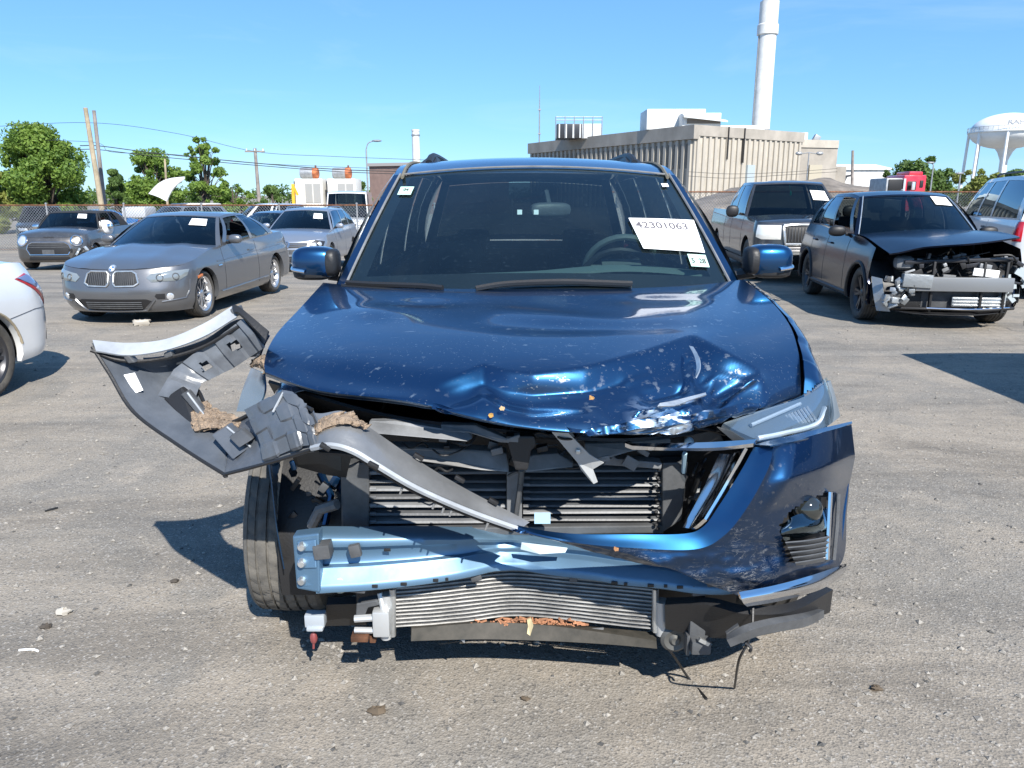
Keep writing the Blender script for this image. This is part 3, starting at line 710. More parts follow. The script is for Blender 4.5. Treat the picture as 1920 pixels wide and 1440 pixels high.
# greenish dashboard top with instrument hood, seats already in the cabin
M = MB(); M.shell(surf([[(660, 533, 3.42), (850, 526, 3.36), (1000, 518, 3.36), (1180, 505, 3.40), (1370, 520, 3.46)], [(670, 522, 3.55), (850, 514, 3.55), (1000, 508, 3.55), (1175, 496, 3.58), (1360, 512, 3.6)], [(700, 524, 3.85), (850, 518, 3.85), (1000, 512, 3.85), (1175, 502, 3.85), (1340, 516, 3.85)]], 4, 6), .01); hb(M, 'dashboard_top', mat('dash_vinyl', (.13, .175, .165), .6, bump=.1))
c = at(1165, 505, 3.98); rot = Matrix.Rotation(R(-62), 3, 'X')
hb(MB().tube([c+rot @ Vector((.19*math.cos(t), .19*math.sin(t), 0)) for t in np.linspace(0, 2*math.pi, 29)[:-1]], .017, 8, True).box(c, (.2, .05, .12), rot).box(c, (.36, .03, .04), rot), 'steering_wheel', mat('wheel_leather', (.09, .11, .11), .5))
# ---------- crumpled hood
rows = [
 [(606, 530, 3.40), (700, 538, 3.25), (850, 541, 3.16), (1005, 541, 3.13), (1150, 541, 3.16), (1300, 535, 3.25), (1394, 524, 3.40)],
 [(563, 578, 3.00), (680, 575, 2.88), (850, 580, 2.80), (1005, 582, 2.78), (1150, 580, 2.80), (1310, 570, 2.88), (1445, 565, 3.00)],
 [(525, 618, 2.72), (665, 622, 2.55), (840, 632, 2.42), (1005, 635, 2.38), (1160, 632, 2.42), (1330, 618, 2.52), (1480, 608, 2.72)],
 [(503, 652, 2.52), (650, 670, 2.32), (830, 688, 2.18), (1000, 693, 2.13), (1165, 690, 2.15), (1340, 672, 2.27), (1496, 656, 2.52)],
 [(495, 680, 2.42), (620, 708, 2.24), (800, 730, 2.09), (980, 748, 2.035), (1170, 752, 2.035), (1345, 730, 2.15), (1501, 700, 2.42)],
 [(497, 698, 2.38), (600, 731, 2.19), (770, 752, 2.04), (960, 795, 1.96), (1180, 811, 1.96), (1350, 787, 2.075), (1501, 738, 2.38)],
 [(499, 706, 2.40), (602, 740, 2.22), (772, 762, 2.07), (962, 803, 1.985), (1180, 817, 1.985), (1348, 794, 2.1), (1499, 745, 2.41)]]
G = surf(rows, 20, 30)
ridge = [(770, 768), (800, 757), (832, 735), (905, 703), (950, 716), (1000, 722), (1100, 708), (1200, 680), (1298, 650), (1350, 676), (1417, 712), (1430, 740)]
rx = [p[0] for p in ridge]; ry = [p[1] for p in ridge]
du = np.gradient(G, axis=0); dv = np.gradient(G, axis=1); N = np.cross(du, dv); N /= np.linalg.norm(N, axis=2, keepdims=True)
if N[10, 90, 2] < 0: N = -N
G2 = G.copy()
# folds of the crushed corner: (line, height, width); narrow ones are sharp creases, wide ones pressed-in hollows
folds = [(1298, 650, 1412, 712, .016, 9), (1298, 650, 1180, 690, .016, 12), (1412, 712, 1342, 766, .022, 8), (1342, 766, 1235, 792, .018, 8), (1304, 665, 1316, 735, .016, 7), (1330, 738, 1200, 768, .020, 8), (1200, 768, 1168, 803, .016, 9), (1262, 770, 1238, 802, .014, 6), (1296, 762, 1312, 796, .014, 6), (1350, 690, 1362, 742, .010, 8), (1160, 800, 1300, 804, .012, 8), (1340, 770, 1380, 772, .012, 7),
         (1235, 722, 1285, 706, -.032, 26), (1362, 722, 1350, 735, -.030, 26), (1378, 752, 1330, 778, -.014, 17), (1225, 786, 1290, 782, -.016, 17), (1150, 770, 1180, 760, -.012, 30), (1330, 690, 1340, 700, -.012, 17)]
for i in range(G.shape[0]):
    for j in range(G.shape[1]):
        x, y = pix(G[i, j]); r = np.interp(x, rx, ry); d = y-r
        lat = sst(790, 850, x)*sst(1440, 1395, x)
        front = sst(820, 795, y) if x < 1100 else sst(835, 812, y)
        h = 0
        D_ = interp([(790, .008), (850, .018), (905, .036), (1000, .043), (1150, .055), (1290, .062), (1400, .04)], x)
        rl_ = max(0, min(1, (d+20)/22)); rl_ = .8*rl_+.2*rl_*rl_*(3-2*rl_)
        h -= D_*rl_*lat*(1-interp([(1100, .92), (1200, .55), (1400, .5)], x)*sst(14, interp([(800, 40), (1000, 70), (1300, 120)], x), d))
        h += .004*math.exp(-(d/7)**2)*lat*sst(1010, 930, x)
        # pyramid fold left of the middle
        e = abs(x-(905+(y-703)*.18)); h += .012*math.exp(-(e/26)**2)*sst(0, 20, d)*sst(90, 40, d)
        # crushed corner
        h += .006*sst(1140, 1200, x)*sst(1370, 1310, x)*(1.1*sst(700, 742, y)-2.2*sst(742, 806, y))
        for (x0, y0, x1, y1, am, wd) in folds:
            ux, uy = x1-x0, (y1-y0)*1.5; L2 = ux*ux+uy*uy; tq = max(0, min(1, ((x-x0)*ux+(y-y0)*1.5*uy)/L2)); dd = math.hypot(x-x0-tq*ux, (y-y0)*1.5-tq*uy)
            if dd < wd*4: h += am*math.exp(-dd/wd) if wd < 16 else am*math.exp(-(dd/wd)**2)
        # shallow waves over the rest
        h += .010*math.exp(-((y-(598+10*math.sin(x*.012)))/14)**2)*sst(880, 960, x)*sst(1260, 1150, x)
        h -= .012*math.exp(-((y-612)/12)**2-((x-1120)/150)**2)
        h -= .010*math.exp(-((y-566)/9)**2-((x-800)/80)**2); h += .010*math.exp(-((y-585)/14)**2-((x-700)/45)**2)
        h -= .010*math.exp(-((y-560)/10)**2-((x-1230)/80)**2)
        h += .0025*mn.noise(Vector((x*.008, y*.014, 0)))
        G2[i, j] = G[i, j]+N[i, j]*h
hood = hb(MB().shell(G2, -.012), 'hood', blue_hood, ang=70); hood['label'] = 'blue hood buckled along its front edge and crushed at one corner'
# torn bare metal at the crush
def scrap(name, pts, m, th=.004, parent=None, **k): return hb(MB().shell(surf(pts, 3, 3), th), name, m, parent, **k)
tear = scrap('torn_metal_edge', [[(1292, 648, 2.30), (1302, 668, 2.215), (1306, 690, 2.165), (1302, 708, 2.13)], [(1300, 650, 2.285), (1310, 668, 2.20), (1312, 690, 2.15), (1304, 708, 2.115)]], K['silver'])
scrap('torn_metal_edge', [[(1236, 757, 2.0), (1262, 753, 2.02), (1296, 744, 2.05), (1322, 738, 2.08)], [(1232, 763, 1.99), (1264, 762, 2.005), (1292, 752, 2.035), (1324, 742, 2.07)]], K['silver'])
# ---------- fenders
def fender(sd):
    f = (lambda x: x) if sd > 0 else (lambda x: 2*.105-x+.0)
    prof = [(.93, 1.075), (.985, 1.06), (1.035, 1.02), (1.068, .95), (1.085, .85), (1.08, .7), (1.075, .55), (1.06, .4)]
    st = [(3.43, .02, .13, 1.), (3.2, .03, .115, 1.), (2.95, .02, .075, 1.), (2.7, .012, .03, .995), (2.5, 0, -.012, .985), (2.42, -.012, -.03, .97), (2.36, -.025, -.05, .95)]
    rows = []
    for Y, dx, dz, k in st:
        row = []
        for q, (x, z) in enumerate(prof):
            fz = sst(.55, 1.07, z); xx = .105+(x-.105)*k-(0.045*sst(2.75, 3.4, Y) if q < 3 else .02*sst(2.75, 3.4, Y)*(q < 5))
            row.append(Vector((f(xx-(.035 if sd < 0 else 0)), Y, z+dz*fz)))
        rows.append(row)
    A = surf(rows, 10, 6)
    if sd > 0:                                          # the inner edge follows the hood gap
        gap = crom([at(1402, 527, 3.43), at(1449, 566, 3.0), at(1486, 610, 2.72), at(1503, 660, 2.5), at(1509, 702, 2.40), at(1507, 744, 2.36)], 12)
        for i in range(A.shape[0]):
            k = int(np.argmin(abs(gap[:, 1]-A[i, 0, 1])))
            dlt = gap[k]-A[i, 0]
            for j in range(A.shape[1]):
                w = (1-sst(0, 20, j)); A[i, j, 0] += dlt[0]*w; A[i, j, 2] += dlt[2]*w
    def skip(i, j):
        c = A[i:i+2, j:j+2].mean(axis=(0, 1)); q = pix(c)
        if sd > 0 and c[1] < 2.8 and q[1] > 745-(q[0]-1500)*.78 and (c[2] > .90 or c[1] < 2.5): return True
        return math.hypot(c[1]-2.88, c[2]-.385) < .445
    return hb(MB().shell(A, -.004 if sd > 0 else .004, skip), 'fender', blue)
fender(1); fender(-1)
# inner wheel house and engine bay so that nothing is hollow
M = MB().box((.105, 3.2, .78), (1.7, .06, .9)).box((.105, 2.95, .55), (1.25, .7, .5)); hb(M, 'firewall_and_bay', K['black'], bevel=.03)
M = MB().shell(surf([[(535, 868, 2.62), (590, 880, 2.55), (640, 870, 2.5)], [(555, 930, 2.6), (600, 930, 2.52), (645, 930, 2.48)], [(590, 985, 2.5), (615, 985, 2.47), (650, 985, 2.45)]], 6, 6), .01); hb(M, 'inner_fender_panel', blue)
M = MB().tube([at(560, 872, 2.6), at(590, 940, 2.5), at(600, 985, 2.42)], .022, 8).tube([at(600, 880, 2.5), at(622, 930, 2.45), at(610, 985, 2.4)], .012, 6); hb(M, 'inner_fender_rail', blue)
M = MB().shell(surf([[(545, 840, 2.25), (600, 845, 2.2), (660, 850, 2.2)], [(560, 870, 2.35), (615, 885, 2.3), (650, 890, 2.3)]], 4, 4), .01); hb(M, 'splash_liner', K['black'])
# ---------- front wheel with grooved tread (the photograph's left)
def hero_wheel():
    r, w, n = .388, .265, 216; V = []; F = []
    prof = [(-.133, .25), (-.139, .30), (-.136, .345), (-.126, .372), (-.112, .382)]
    ribs = [(-.112, -.084), (-.076, -.045), (-.037, -.004), (.004, .037), (.045, .076), (.084, .112)]
    cols = [(x, q, -1) for x, q in prof]
    for k, (a, b) in enumerate(ribs):
        cols += [(a, r-.011, k+10), (a+.001, r-.0005-.06*a*a*10, k), ((a+b)/2, r-.03*(a*a+b*b)*10, k), (b-.001, r-.0005-.06*b*b*10, k), (b, r-.011, k+10)]
    cols += [(-x, q, -1) for x, q in prof[::-1]]
    m = len(cols)
    for i in range(n):
        t = 2*math.pi*i/n
        for x, q, k in cols:
            sip = 0
            if 0 <= k < 10:
                sl = x*70*(1 if k % 2 else -1)
                if (i+sl) % 6 < 1.4: sip = .0055
            V.append((x, (q-sip)*math.cos(t), (q-sip)*math.sin(t)))
    for i in range(n):
        for j in range(m-1): F.append((i*m+j, ((i+1) % n)*m+j, ((i+1) % n)*m+j+1, i*m+j+1))
    t = MB().add(V, F).build('wheel', mat('worn_tread', (.07, .067, .062), .85, bump=.15, bscale=140, var=.4, vscale=8, col2=(.17, .157, .136)), root, smooth=True, ang=25, loc=Vector((-.845, 2.885, .388))-RL, rot=(0, R(2.5), R(3)))
    MB().lathe([(.25, -.12), (.23, -.05), (.22, .05), (.235, .12), (.25, .125)], axis='x', n=40).lathe([(.0, -.08), (.07, -.08), (.235, -.1)], axis='x', n=40).build('rim', K['dark_alloy'], t)
hero_wheel()
# ---------- radiator with shutter slats
YR = 2.31
def plate(name, pts, th, m, parent=None, bevel=0., smooth=False):
    """polygon traced at real distances, extruded backwards by th"""
    return hb(MB().prism([at(*p) for p in pts], (0, th, 0)), name, m, parent, bevel=bevel, smooth=smooth)
fr = plate('shutter_frame', [(638, 872, YR), (692, 866, YR), (692, 1003, YR), (640, 1008, YR)], .06, K['grey'], bevel=.006)
plate('shutter_frame', [(950, 885, YR-.01), (979, 885, YR-.01), (979, 990, YR-.01), (950, 990, YR-.01)], .07, K['midgrey'], bevel=.005)
plate('shutter_frame', [(1242, 868, YR-.01), (1290, 866, YR-.01), (1278, 975, YR-.01), (1242, 1000, YR-.01)], .06, K['grey'], bevel=.006)
plate('shutter_frame', [(690, 992, YR-.005), (1245, 985, YR-.005), (1245, 1000, YR-.005), (690, 1008, YR-.005)], .05, K['grey'], bevel=.005)
hb(MB().prism([at(690, 800, YR+.07), at(1290, 800, YR+.07), at(1290, 1010, YR+.07), at(690, 1010, YR+.07)], (0, .05, 0)), 'radiator_core', K['black'])
for (xa, xb, y0, y1, n) in ((694, 949, 862, 984, 8), (981, 1241, 862, 978, 9)):
    for k in range(n):
        y = lerp(y0, y1, (k+.5)/n); hgt = (y1-y0)/n*.60
        a, b = at(xa, y, YR+.02), at(xb, y-1.5*(k % 3 == 1), YR+.02); hz = hgt*YR/FPX
        M = MB(); sec = [(-.012, -hz*.35), (-.004, -hz*.55), (.02, -hz*.2), (.028, hz*.5), (.018, hz*.55), (-.008, hz*.1)]
        V = [a+Vector((0, p, q)) for p, q in sec]+[b+Vector((0, p, q)) for p, q in sec]; m_ = len(sec)
        M.add(V, [(i, (i+1) % m_, m_+(i+1) % m_, m_+i) for i in range(m_)]+[tuple(range(m_)), tuple(range(m_, 2*m_))[::-1]])
        M.tube([a+Vector((.0, -.006, 0)), a+Vector((.022, -.006, 0))], hz*.42, 8)
        hb(M, 'shutter_slat', K['midgrey'] if k % 2 else K['grey'], ang=30)
M = MB()
for k in range(16): M.ball(at(1233+3*math.sin(k*2.1), 872+k*8, YR-.02), (.007, .006, .006), 6, 4)
hb(M, 'shutter_linkage', K['black'])
# dark fan shroud and side void on the right, white hose fitting
plate('fan_shroud', [(1285, 840, 2.42), (1400, 845, 2.42), (1330, 1000, 2.42), (1270, 1000, 2.42)], .05, K['black'])
plate('radiator_bracket', [(1285, 812, 2.3), (1345, 800, 2.28), (1362, 838, 2.28), (1290, 842, 2.3)], .04, K['grey'], bevel=.005)
hb(MB().ball(at(1292, 831, 2.22), (.016, .014, .02), 10, 6).tube([at(1284, 850, 2.25), at(1282, 885, 2.3)], .008), 'hose_fitting', mat('pale_blue_plastic', (.35, .5, .6), .4))
# ---------- upper core support, torn plastic
plate('air_deflector', [(692, 790, 2.12), (740, 789, 2.12), (880, 812, 2.1), (886, 822, 2.08), (876, 828, 2.07), (690, 812, 2.08)], .03, K['midgrey'], bevel=.004)
plate('core_support', [(700, 838, 2.2), (770, 838, 2.2), (905, 845, 2.2), (950, 850, 2.2), (955, 886, 2.16), (900, 882, 2.16), (830, 870, 2.16), (760, 862, 2.18)], .06, mat('pale_grey_plastic', (.2, .2, .197), .55, var=.25, vscale=8), bevel=.006)
lg = bpy.data.materials['pale_grey_plastic']
plate('core_support', [(1000, 852, 2.2), (1045, 850, 2.2), (1075, 868, 2.18), (1076, 876, 2.17), (985, 886, 2.16), (980, 862, 2.18)], .06, lg, bevel=.006)
plate('core_support', [(1095, 832, 2.2), (1180, 830, 2.2), (1258, 822, 2.2), (1258, 834, 2.18), (1180, 848, 2.17), (1120, 866, 2.16), (1100, 856, 2.17)], .05, lg, bevel=.006)
plate('hood_latch', [(948, 818, 2.1), (1002, 818, 2.1), (1006, 835, 2.1), (996, 846, 2.1), (990, 882, 2.1), (966, 882, 2.1), (956, 846, 2.1)], .05, K['black'], bevel=.006)
hb(MB().tube([at(978, 880, 2.14), at(976, 905, 2.25), at(964, 990, YR-.03)], .009), 'latch_cable', K['grey'])
plate('bent_bracket', [(1034, 810, 2.06), (1066, 812, 2.06), (1106, 852, 2.08), (1133, 868, 2.1), (1112, 880, 2.1), (1121, 904, 2.1), (1113, 908, 2.1), (1090, 882, 2.1), (1083, 868, 2.09)], .006, mat('bracket_aluminium', (.42, .43, .43), .5, .3), bevel=.0015)
hb(MB().ball(at(1084, 847, 2.07), (.009, .006, .009), 8, 4), 'bracket_bolt', K['silver'])
plate('torn_duct', [(1148, 852, 2.24), (1155, 860, 2.24), (1242, 868, 2.24), (1240, 880, 2.24), (1130, 872, 2.24)], .05, K['midgrey'], bevel=.004)
plate('latch_panel', [(826, 796, 2.12), (890, 797, 2.12), (950, 822, 2.1), (975, 815, 2.1), (974, 832, 2.1), (938, 830, 2.1), (880, 812, 2.1), (828, 808, 2.1)], .03, K['midgrey'], bevel=.004)
hb(MB().tube(crom([at(1040, 812, 2.08), at(1052, 822, 2.06), at(1075, 822, 2.07), at(1095, 812, 2.1)], 5), .004, 5), 'release_cable', K['black'])
# clutter behind the torn grille: clips, brackets, looms
r = random.Random(17)
for k in range(46):
    px, py = r.uniform(700, 1270), r.uniform(800, 872); Y = r.uniform(2.17, 2.27); s_ = r.uniform(.012, .045)
    hb(MB().box(at(px, py, Y), (s_, r.uniform(.01, .03), s_*r.uniform(.3, .9)), Matrix.Rotation(r.uniform(-.7, .7), 3, 'Y')), 'broken_bracket', (K['black'], K['grey'], K['midgrey'], K['black'], lg)[k % 5], bevel=.003)
for k in range(16):
    px, py = r.uniform(690, 1280), r.uniform(800, 880); Y = r.uniform(2.14, 2.26); dx = r.uniform(30, 110)*(1 if k % 2 else -1)
    hb(MB().tube(crom([at(px, py, Y), at(px+dx*.3, py+r.uniform(-6, 16), Y-.02), at(px+dx*.7, py+r.uniform(-10, 14), Y-.01), at(px+dx, py+r.uniform(-12, 20), Y+.02)], 5), r.uniform(.0025, .006), 5), 'wiring_loom', (K['black'], K['black'], K['grey'])[k % 3])
for k in range(9):
    px, py = r.uniform(1285, 1370), r.uniform(850, 960); px = min(px, 1390-(py-850)*.55)
    hb(MB().tube(crom([at(px, py, 2.36), at(px-8, py+r.uniform(10, 30), 2.33), at(px-r.uniform(5, 25), py+r.uniform(25, 50), 2.35)], 4), r.uniform(.003, .008), 5), 'wiring_loom', (K['black'], K['grey'], K['dark_alloy'])[k % 3])
for k in range(14):
    px, py = r.uniform(545, 640), r.uniform(860, 990)
    hb(MB().box(at(px, py, 2.47+r.uniform(-.03, .03)), (r.uniform(.01, .04), .02, r.uniform(.01, .05)), Matrix.Rotation(r.uniform(-1, 1), 3, 'Y')), 'wheel_house_clip', (K['black'], K['grey'], blue, K['dark_alloy'])[k % 4], bevel=.003)
# underside of the hood seen through the gap
hb(MB().shell(surf([[(505, 712, 2.5), (700, 770, 2.3), (900, 800, 2.2), (1180, 822, 2.2), (1400, 790, 2.3)], [(520, 740, 2.75), (700, 790, 2.6), (900, 810, 2.5), (1180, 826, 2.5), (1400, 800, 2.6)]], 4, 6), .01), 'hood_seal', K['black'])
# ---------- bumper beam, pushed in at the middle
def bxy(px): return interp([(540, 2.13), (700, 2.16), (850, 2.22), (955, 2.285), (1050, 2.25), (1200, 2.18), (1350, 2.13), (1400, 2.15)], px)
sec = [(.07, .652), (.03, .650), (.006, .640), (.0, .630), (.0, .606), (.018, .600), (.022, .592), (.022, .535), (.018, .527), (0, .523), (-.004, .514), (-.034, .480), (-.040, .472), (-.040, .455), (-.028, .447), (.07, .446), (.07, .652)]
P = []
for px in np.linspace(596, 1385, 70):
    Y0 = bxy(px); x = at(px, 1060, Y0).x; dr = .012*math.exp(-((px-960)/60)**2)
    zt_ = interp([(590, .624), (760, .606), (880, .576), (960, .55), (1385, .542)], px)
    P.append([Vector((x, Y0+a+dr*mn.noise(Vector((px*.03, b*20, 0))), (b if b < .49 else .49+(b-.49)*(zt_-.49)/.162)+.006*mn.noise(Vector((px*.01, 3, 0))))) for a, b in sec])
beam = hb(MB().grid(P), 'bumper_beam', primer, ang=40)
pl = plate('beam_end_plate', [(548, 1006, 2.13), (598, 1000, 2.11), (600, 1112, 2.09), (556, 1104, 2.11)], .05, primer, beam, bevel=.006)
for k, (a, b) in enumerate(((1012, 1034), (1042, 1066), (1074, 1100))):
    plate('end_plate_rib', [(556, a+4, 2.118), (592, a, 2.105), (594, b, 2.095), (560, b, 2.105)], .02, primer, beam, bevel=.004)
    hb(MB().lathe([(0, -.012), (.009, -.012), (.013, -.006), (.013, .01)], at(566, (a+b)/2+2, 2.105), 'y', 10), 'bolt', K['silver'], beam)
for px, py, w in ((726, 1031, 14), (787, 1078, 9), (703, 1099, 12), (757, 1095, 13), (817, 1088, 11), (838, 1086, 6), (1152, 1093, 13), (1173, 1095, 7), (1220, 1098, 13), (1248, 1099, 7), (1275, 1101, 13)):
    Y0 = bxy(px)+(.020 if py < 1060 and py > 1040 else -.041 if py > 1080 else -.001); c = at(px, py, Y0-.002); sc_ = Y0/FPX
    hb(MB().box(c, (w*sc_*1.0, .004, 6.5*sc_)), 'slot', K['black'], beam, bevel=.0015)
for px, py, s_ in ((606, 1030, (.05, .05, .045)), (666, 1032, (.035, .02, .04)), (672, 1103, (.045, .02, .025)), (893, 1083, (.035, .015, .022)), (1075, 1085, (.025, .015, .022)), (1310, 1104, (.045, .03, .035)), (1335, 1095, (.035, .03, .05))):
    hb(MB().box(at(px, py, bxy(px)-.02), s_, Matrix.Rotation(rnd.uniform(-.3, .3), 3, 'Y')), 'mounting_clip', K['grey'], beam, bevel=.005)
hb(MB().lathe([(0, -.004), (.024, -.004), (.026, 0)], at(637, 1098, 2.125), 'y', 18), 'paint_chip', mat('bare_cream_patch', (.55, .55, .42), .5), beam)
# ---------- condenser
def cxy(px): return interp([(700, 2.22), (800, 2.25), (900, 2.29), (960, 2.305), (1050, 2.28), (1150, 2.25), (1240, 2.22)], px)
M = MB(); MF = MB(); nt = 13
for k in range(nt):
    row = []
    for px in np.linspace(738, 1222, 30):
        Y0 = cxy(px); x = at(px, 1140, Y0).x; sag = -.005*math.exp(-((px-900)/90)**2)*k/nt+.003*math.sin(px*.02)*(k/nt)
        row.append((x, Y0+.003*mn.noise(Vector((px*.02, k*.4, 0))), lerp(.425, .262, k/(nt-1))+sag))
    M.tube(row, .0036, 5)
    if k: MF.grid([[Vector(p)+Vector((0, .006, 0)) for p in prev], [Vector(p)+Vector((0, .006, 0)) for p in row]])
    prev = row
cond = hb(M, 'condenser', mat('condenser_tube', (.26, .255, .24), .55, .35, var=.35, vscale=14)); cond['kind'] = 'stuff'
hb(MF, 'condenser_fins', mat('condenser_fin', (.12, .12, .12), .6, .4, bump=.6, bscale=300), cond)
for px, pts in ((724, [(1096, .012), (1196, .012)]), (1241, [(1108, .012), (1188, .012)])):
    Y0 = cxy(px)-.005; a = at(px, pts[0][0]+18, Y0); b = at(px, pts[1][0], Y0)
    hb(MB().tube([a, b], .022 if px > 1000 else .017, 14), 'condenser_tank', mat('pale_aluminium', (.52, .53, .53), .4, .5) if px < 1000 else bpy.data.materials['pale_aluminium'], cond)
    hb(MB().tube([at(px-12 if px > 1000 else px+12, 1104, Y0), at(px-12 if px > 1000 else px+12, 1192 if px < 1000 else 1184, Y0)], .011, 8), 'condenser_header', K['silver'], cond)
pa = bpy.data.materials['pale_aluminium']
M = MB().box(at(716, 1166, 2.2), (.055, .04, .09)); hb(M, 'condenser_block', pa, cond, bevel=.008)
hb(MB().tube([at(665, 1160, 2.2), at(712, 1157, 2.2)], .012, 8).tube([at(665, 1181, 2.2), at(712, 1182, 2.2)], .010, 8).tube([at(712, 1112, 2.22), at(720, 1150, 2.2)], .009, 8), 'refrigerant_pipe', pa, cond)
plate('condenser_bracket', [(668, 1132, 2.2), (706, 1125, 2.2), (712, 1135, 2.2), (690, 1140, 2.2), (682, 1160, 2.2), (667, 1158, 2.2)], .04, K['grey'], bevel=.005)
hb(MB().box(at(676, 1193, 2.2), (.055, .04, .02)).box(at(700, 1196, 2.22), (.02, .03, .02)), 'pipe_clamp', K['rust'], bevel=.003)
# lower crossbar, tree-bark debris packed under the condenser
hb(MB().shell(surf([[(770, 1170, 2.26), (900, 1164, 2.3), (1000, 1166, 2.3), (1120, 1176, 2.27), (1230, 1186, 2.24)], [(770, 1193, 2.25), (900, 1194, 2.28), (1000, 1196, 2.28), (1120, 1198, 2.26), (1230, 1200, 2.24)]], 3, 6), .05), 'lower_crossbar', mat('grimy_black', (.03, .028, .022), .7, var=.6, vscale=14, col2=(.07, .062, .05)))
bark = mat('wood_splinter', (.36, .17, .09), .9, var=.4, vscale=40)
M = MB(); r = random.Random(4)
for k in range(170):
    px = r.gauss(985, 55); px = min(1090, max(895, px)); py = 1164+r.uniform(-4, 6)+abs(px-985)*.02; a = at(px, py, 2.272+r.uniform(-.01, .01))
    M.tube([a, a+Vector((r.uniform(-.03, .03), r.uniform(-.012, .004), r.uniform(-.012, .012)))], r.uniform(.0015, .004), 4)
hb(M, 'bark_debris', bark)['kind'] = 'stuff'
plate('dry_husk', [(988, 1163, 2.25), (996, 1160, 2.25), (1000, 1174, 2.24), (994, 1192, 2.24), (988, 1188, 2.24), (990, 1175, 2.25)], .008, mat('pale_husk', (.5, .42, .25), .8))
for px in (865, 1122): plate('torn_tab', [(px-14, 1180, 2.25), (px+10, 1178, 2.25), (px+6, 1206, 2.24), (px-4, 1198, 2.24)], .006, K['midgrey'])
# ---------- chassis parts under the right corner
hb(MB().shell(surf([[(1250, 1120, 2.16), (1330, 1120, 2.1), (1400, 1135, 2.06), (1480, 1130, 2.1), (1545, 1098, 2.28)], [(1250, 1165, 2.2), (1330, 1180, 2.16), (1400, 1178, 2.12), (1480, 1162, 2.15), (1540, 1140, 2.3)]], 4, 6), .03), 'lower_valance', K['black'])
hb(MB().shell(surf([[(1362, 1190, 2.0), (1395, 1172, 1.99), (1440, 1160, 2.02), (1500, 1150, 2.1), (1530, 1140, 2.2)], [(1366, 1204, 2.0), (1400, 1186, 2.0), (1440, 1176, 2.03), (1500, 1166, 2.11), (1530, 1154, 2.2)]], 3, 6), .025), 'torn_valance_strip', K['grey'])
plate('torn_valance_end', [(1362, 1188, 2.0), (1385, 1172, 2.0), (1395, 1192, 2.0), (1400, 1182, 2.0), (1412, 1196, 2.0), (1392, 1206, 2.0), (1378, 1196, 2.0), (1368, 1206, 2.0)], .012, K['grey'])
plate('valance_end_cap', [(1516, 1112, 2.24), (1545, 1100, 2.3), (1536, 1148, 2.3), (1520, 1146, 2.25)], .02, K['grey'], bevel=.003)
hb(MB().lathe([(0, -.02), (.012, -.022), (.02, -.012), (.035, -.016), (.045, -.008), (.047, .008), (.03, .02), (0, .022)], at(1264, 1196, 2.2), 'y', 26), 'horn', mat('horn_disc', (.1, .1, .095), .5, .3))
plate('sensor_bracket', [(1270, 1130, 2.18), (1326, 1124, 2.18), (1325, 1160, 2.18), (1290, 1178, 2.18), (1282, 1150, 2.18)], .03, K['black'], bevel=.004)
hb(MB().box(at(1305, 1170, 2.15), (.05, .05, .09)).box(at(1312, 1208, 2.12), (.06, .05, .045)).box(at(1288, 1205, 2.14), (.012, .04, .07)), 'fog_lamp_module', K['grey'], bevel=.006)
hb(MB().box(at(1320, 1203, 2.09), (.035, .01, .012), Matrix.Rotation(.5, 3, 'Y')), 'broken_reflector', K['silver'])
def wire(name, pts, r, m): return hb(MB().tube(crom([at(*p) if not isinstance(p, Vector) else p for p in pts], 6), r, 5), name, m)
g0 = onz(1325, 1310, .006); g1 = onz(1290, 1270, .006)
wire('dangling_wire', [(1243, 1205, 2.2), (1262, 1228, 2.2), g1, g0], .0045, K['black'])
g2 = onz(1377, 1290, .006)
wire('dangling_wire', [(1412, 1140, 2.03), (1410, 1180, 2.0), (1400, 1210, 1.99), (1385, 1240, 2.02), g2], .004, K['black'])
wire('dangling_wire', [(1398, 1206, 1.99), (1408, 1214, 1.98), (1406, 1222, 1.98)], .005, K['black'])
# ---------- plug and loose module on the left
hb(MB().box(at(592, 1160, 2.3), (.066, .04, .045)).box(at(592, 1176, 2.29), (.055, .035, .014)), 'control_module', mat('pale_grey_module', (.42, .46, .5), .4, .3), bevel=.005)
hb(MB().ball(at(588, 1196, 2.3), (.013, .012, .022), 8, 6).tube([at(588, 1180, 2.3), at(588, 1216, 2.3)], .004), 'wiring_plug', mat('red_brown_plug', (.2, .05, .05), .4))
hb(MB().shell(surf([[(615, 1120, 2.35), (680, 1118, 2.35)], [(612, 1160, 2.4), (690, 1158, 2.4)]], 2, 3), .03), 'frame_rail', K['black'])
hb(MB().tube([at(585, 985, 2.36), at(600, 955, 2.32), at(632, 945, 2.3)], .018, 8), 'torn_bracket', K['midgrey'])
# ---------- the cover's right half still in place
inner = [(1414, 838, 2.055), (1388, 885, 2.03), (1347, 950, 2.005), (1318, 988, 1.995), (1280, 1001, 1.99), (1180, 1002, 1.985), (1080, 1001, 1.99), (1010, 993, 2.01), (955, 981, 2.035)]
mid0 = [(1430, 838, 2.045), (1412, 882, 2.02), (1373, 950, 1.993), (1336, 994, 1.982), (1290, 1014, 1.976), (1180, 1014, 1.973), (1080, 1009, 1.98), (1010, 999, 2.0), (955, 985, 2.03)]
outer = [(1450, 838, 2.03), (1440, 880, 2.005), (1402, 950, 1.977), (1358, 1004, 1.965), (1302, 1030, 1.96), (1180, 1027, 1.958), (1080, 1018, 1.968), (1010, 1005, 1.99), (955, 989, 2.03)]
edge = [(1596, 795, 2.38), (1594, 880, 2.38), (1588, 960, 2.36), (1574, 1060, 2.28), (1470, 1092, 2.06), (1384, 1118, 2.0), (1330, 1074, 2.0), (1180, 1052, 2.0), (965, 994, 2.03)]
Pm1 = []; Pm2 = []
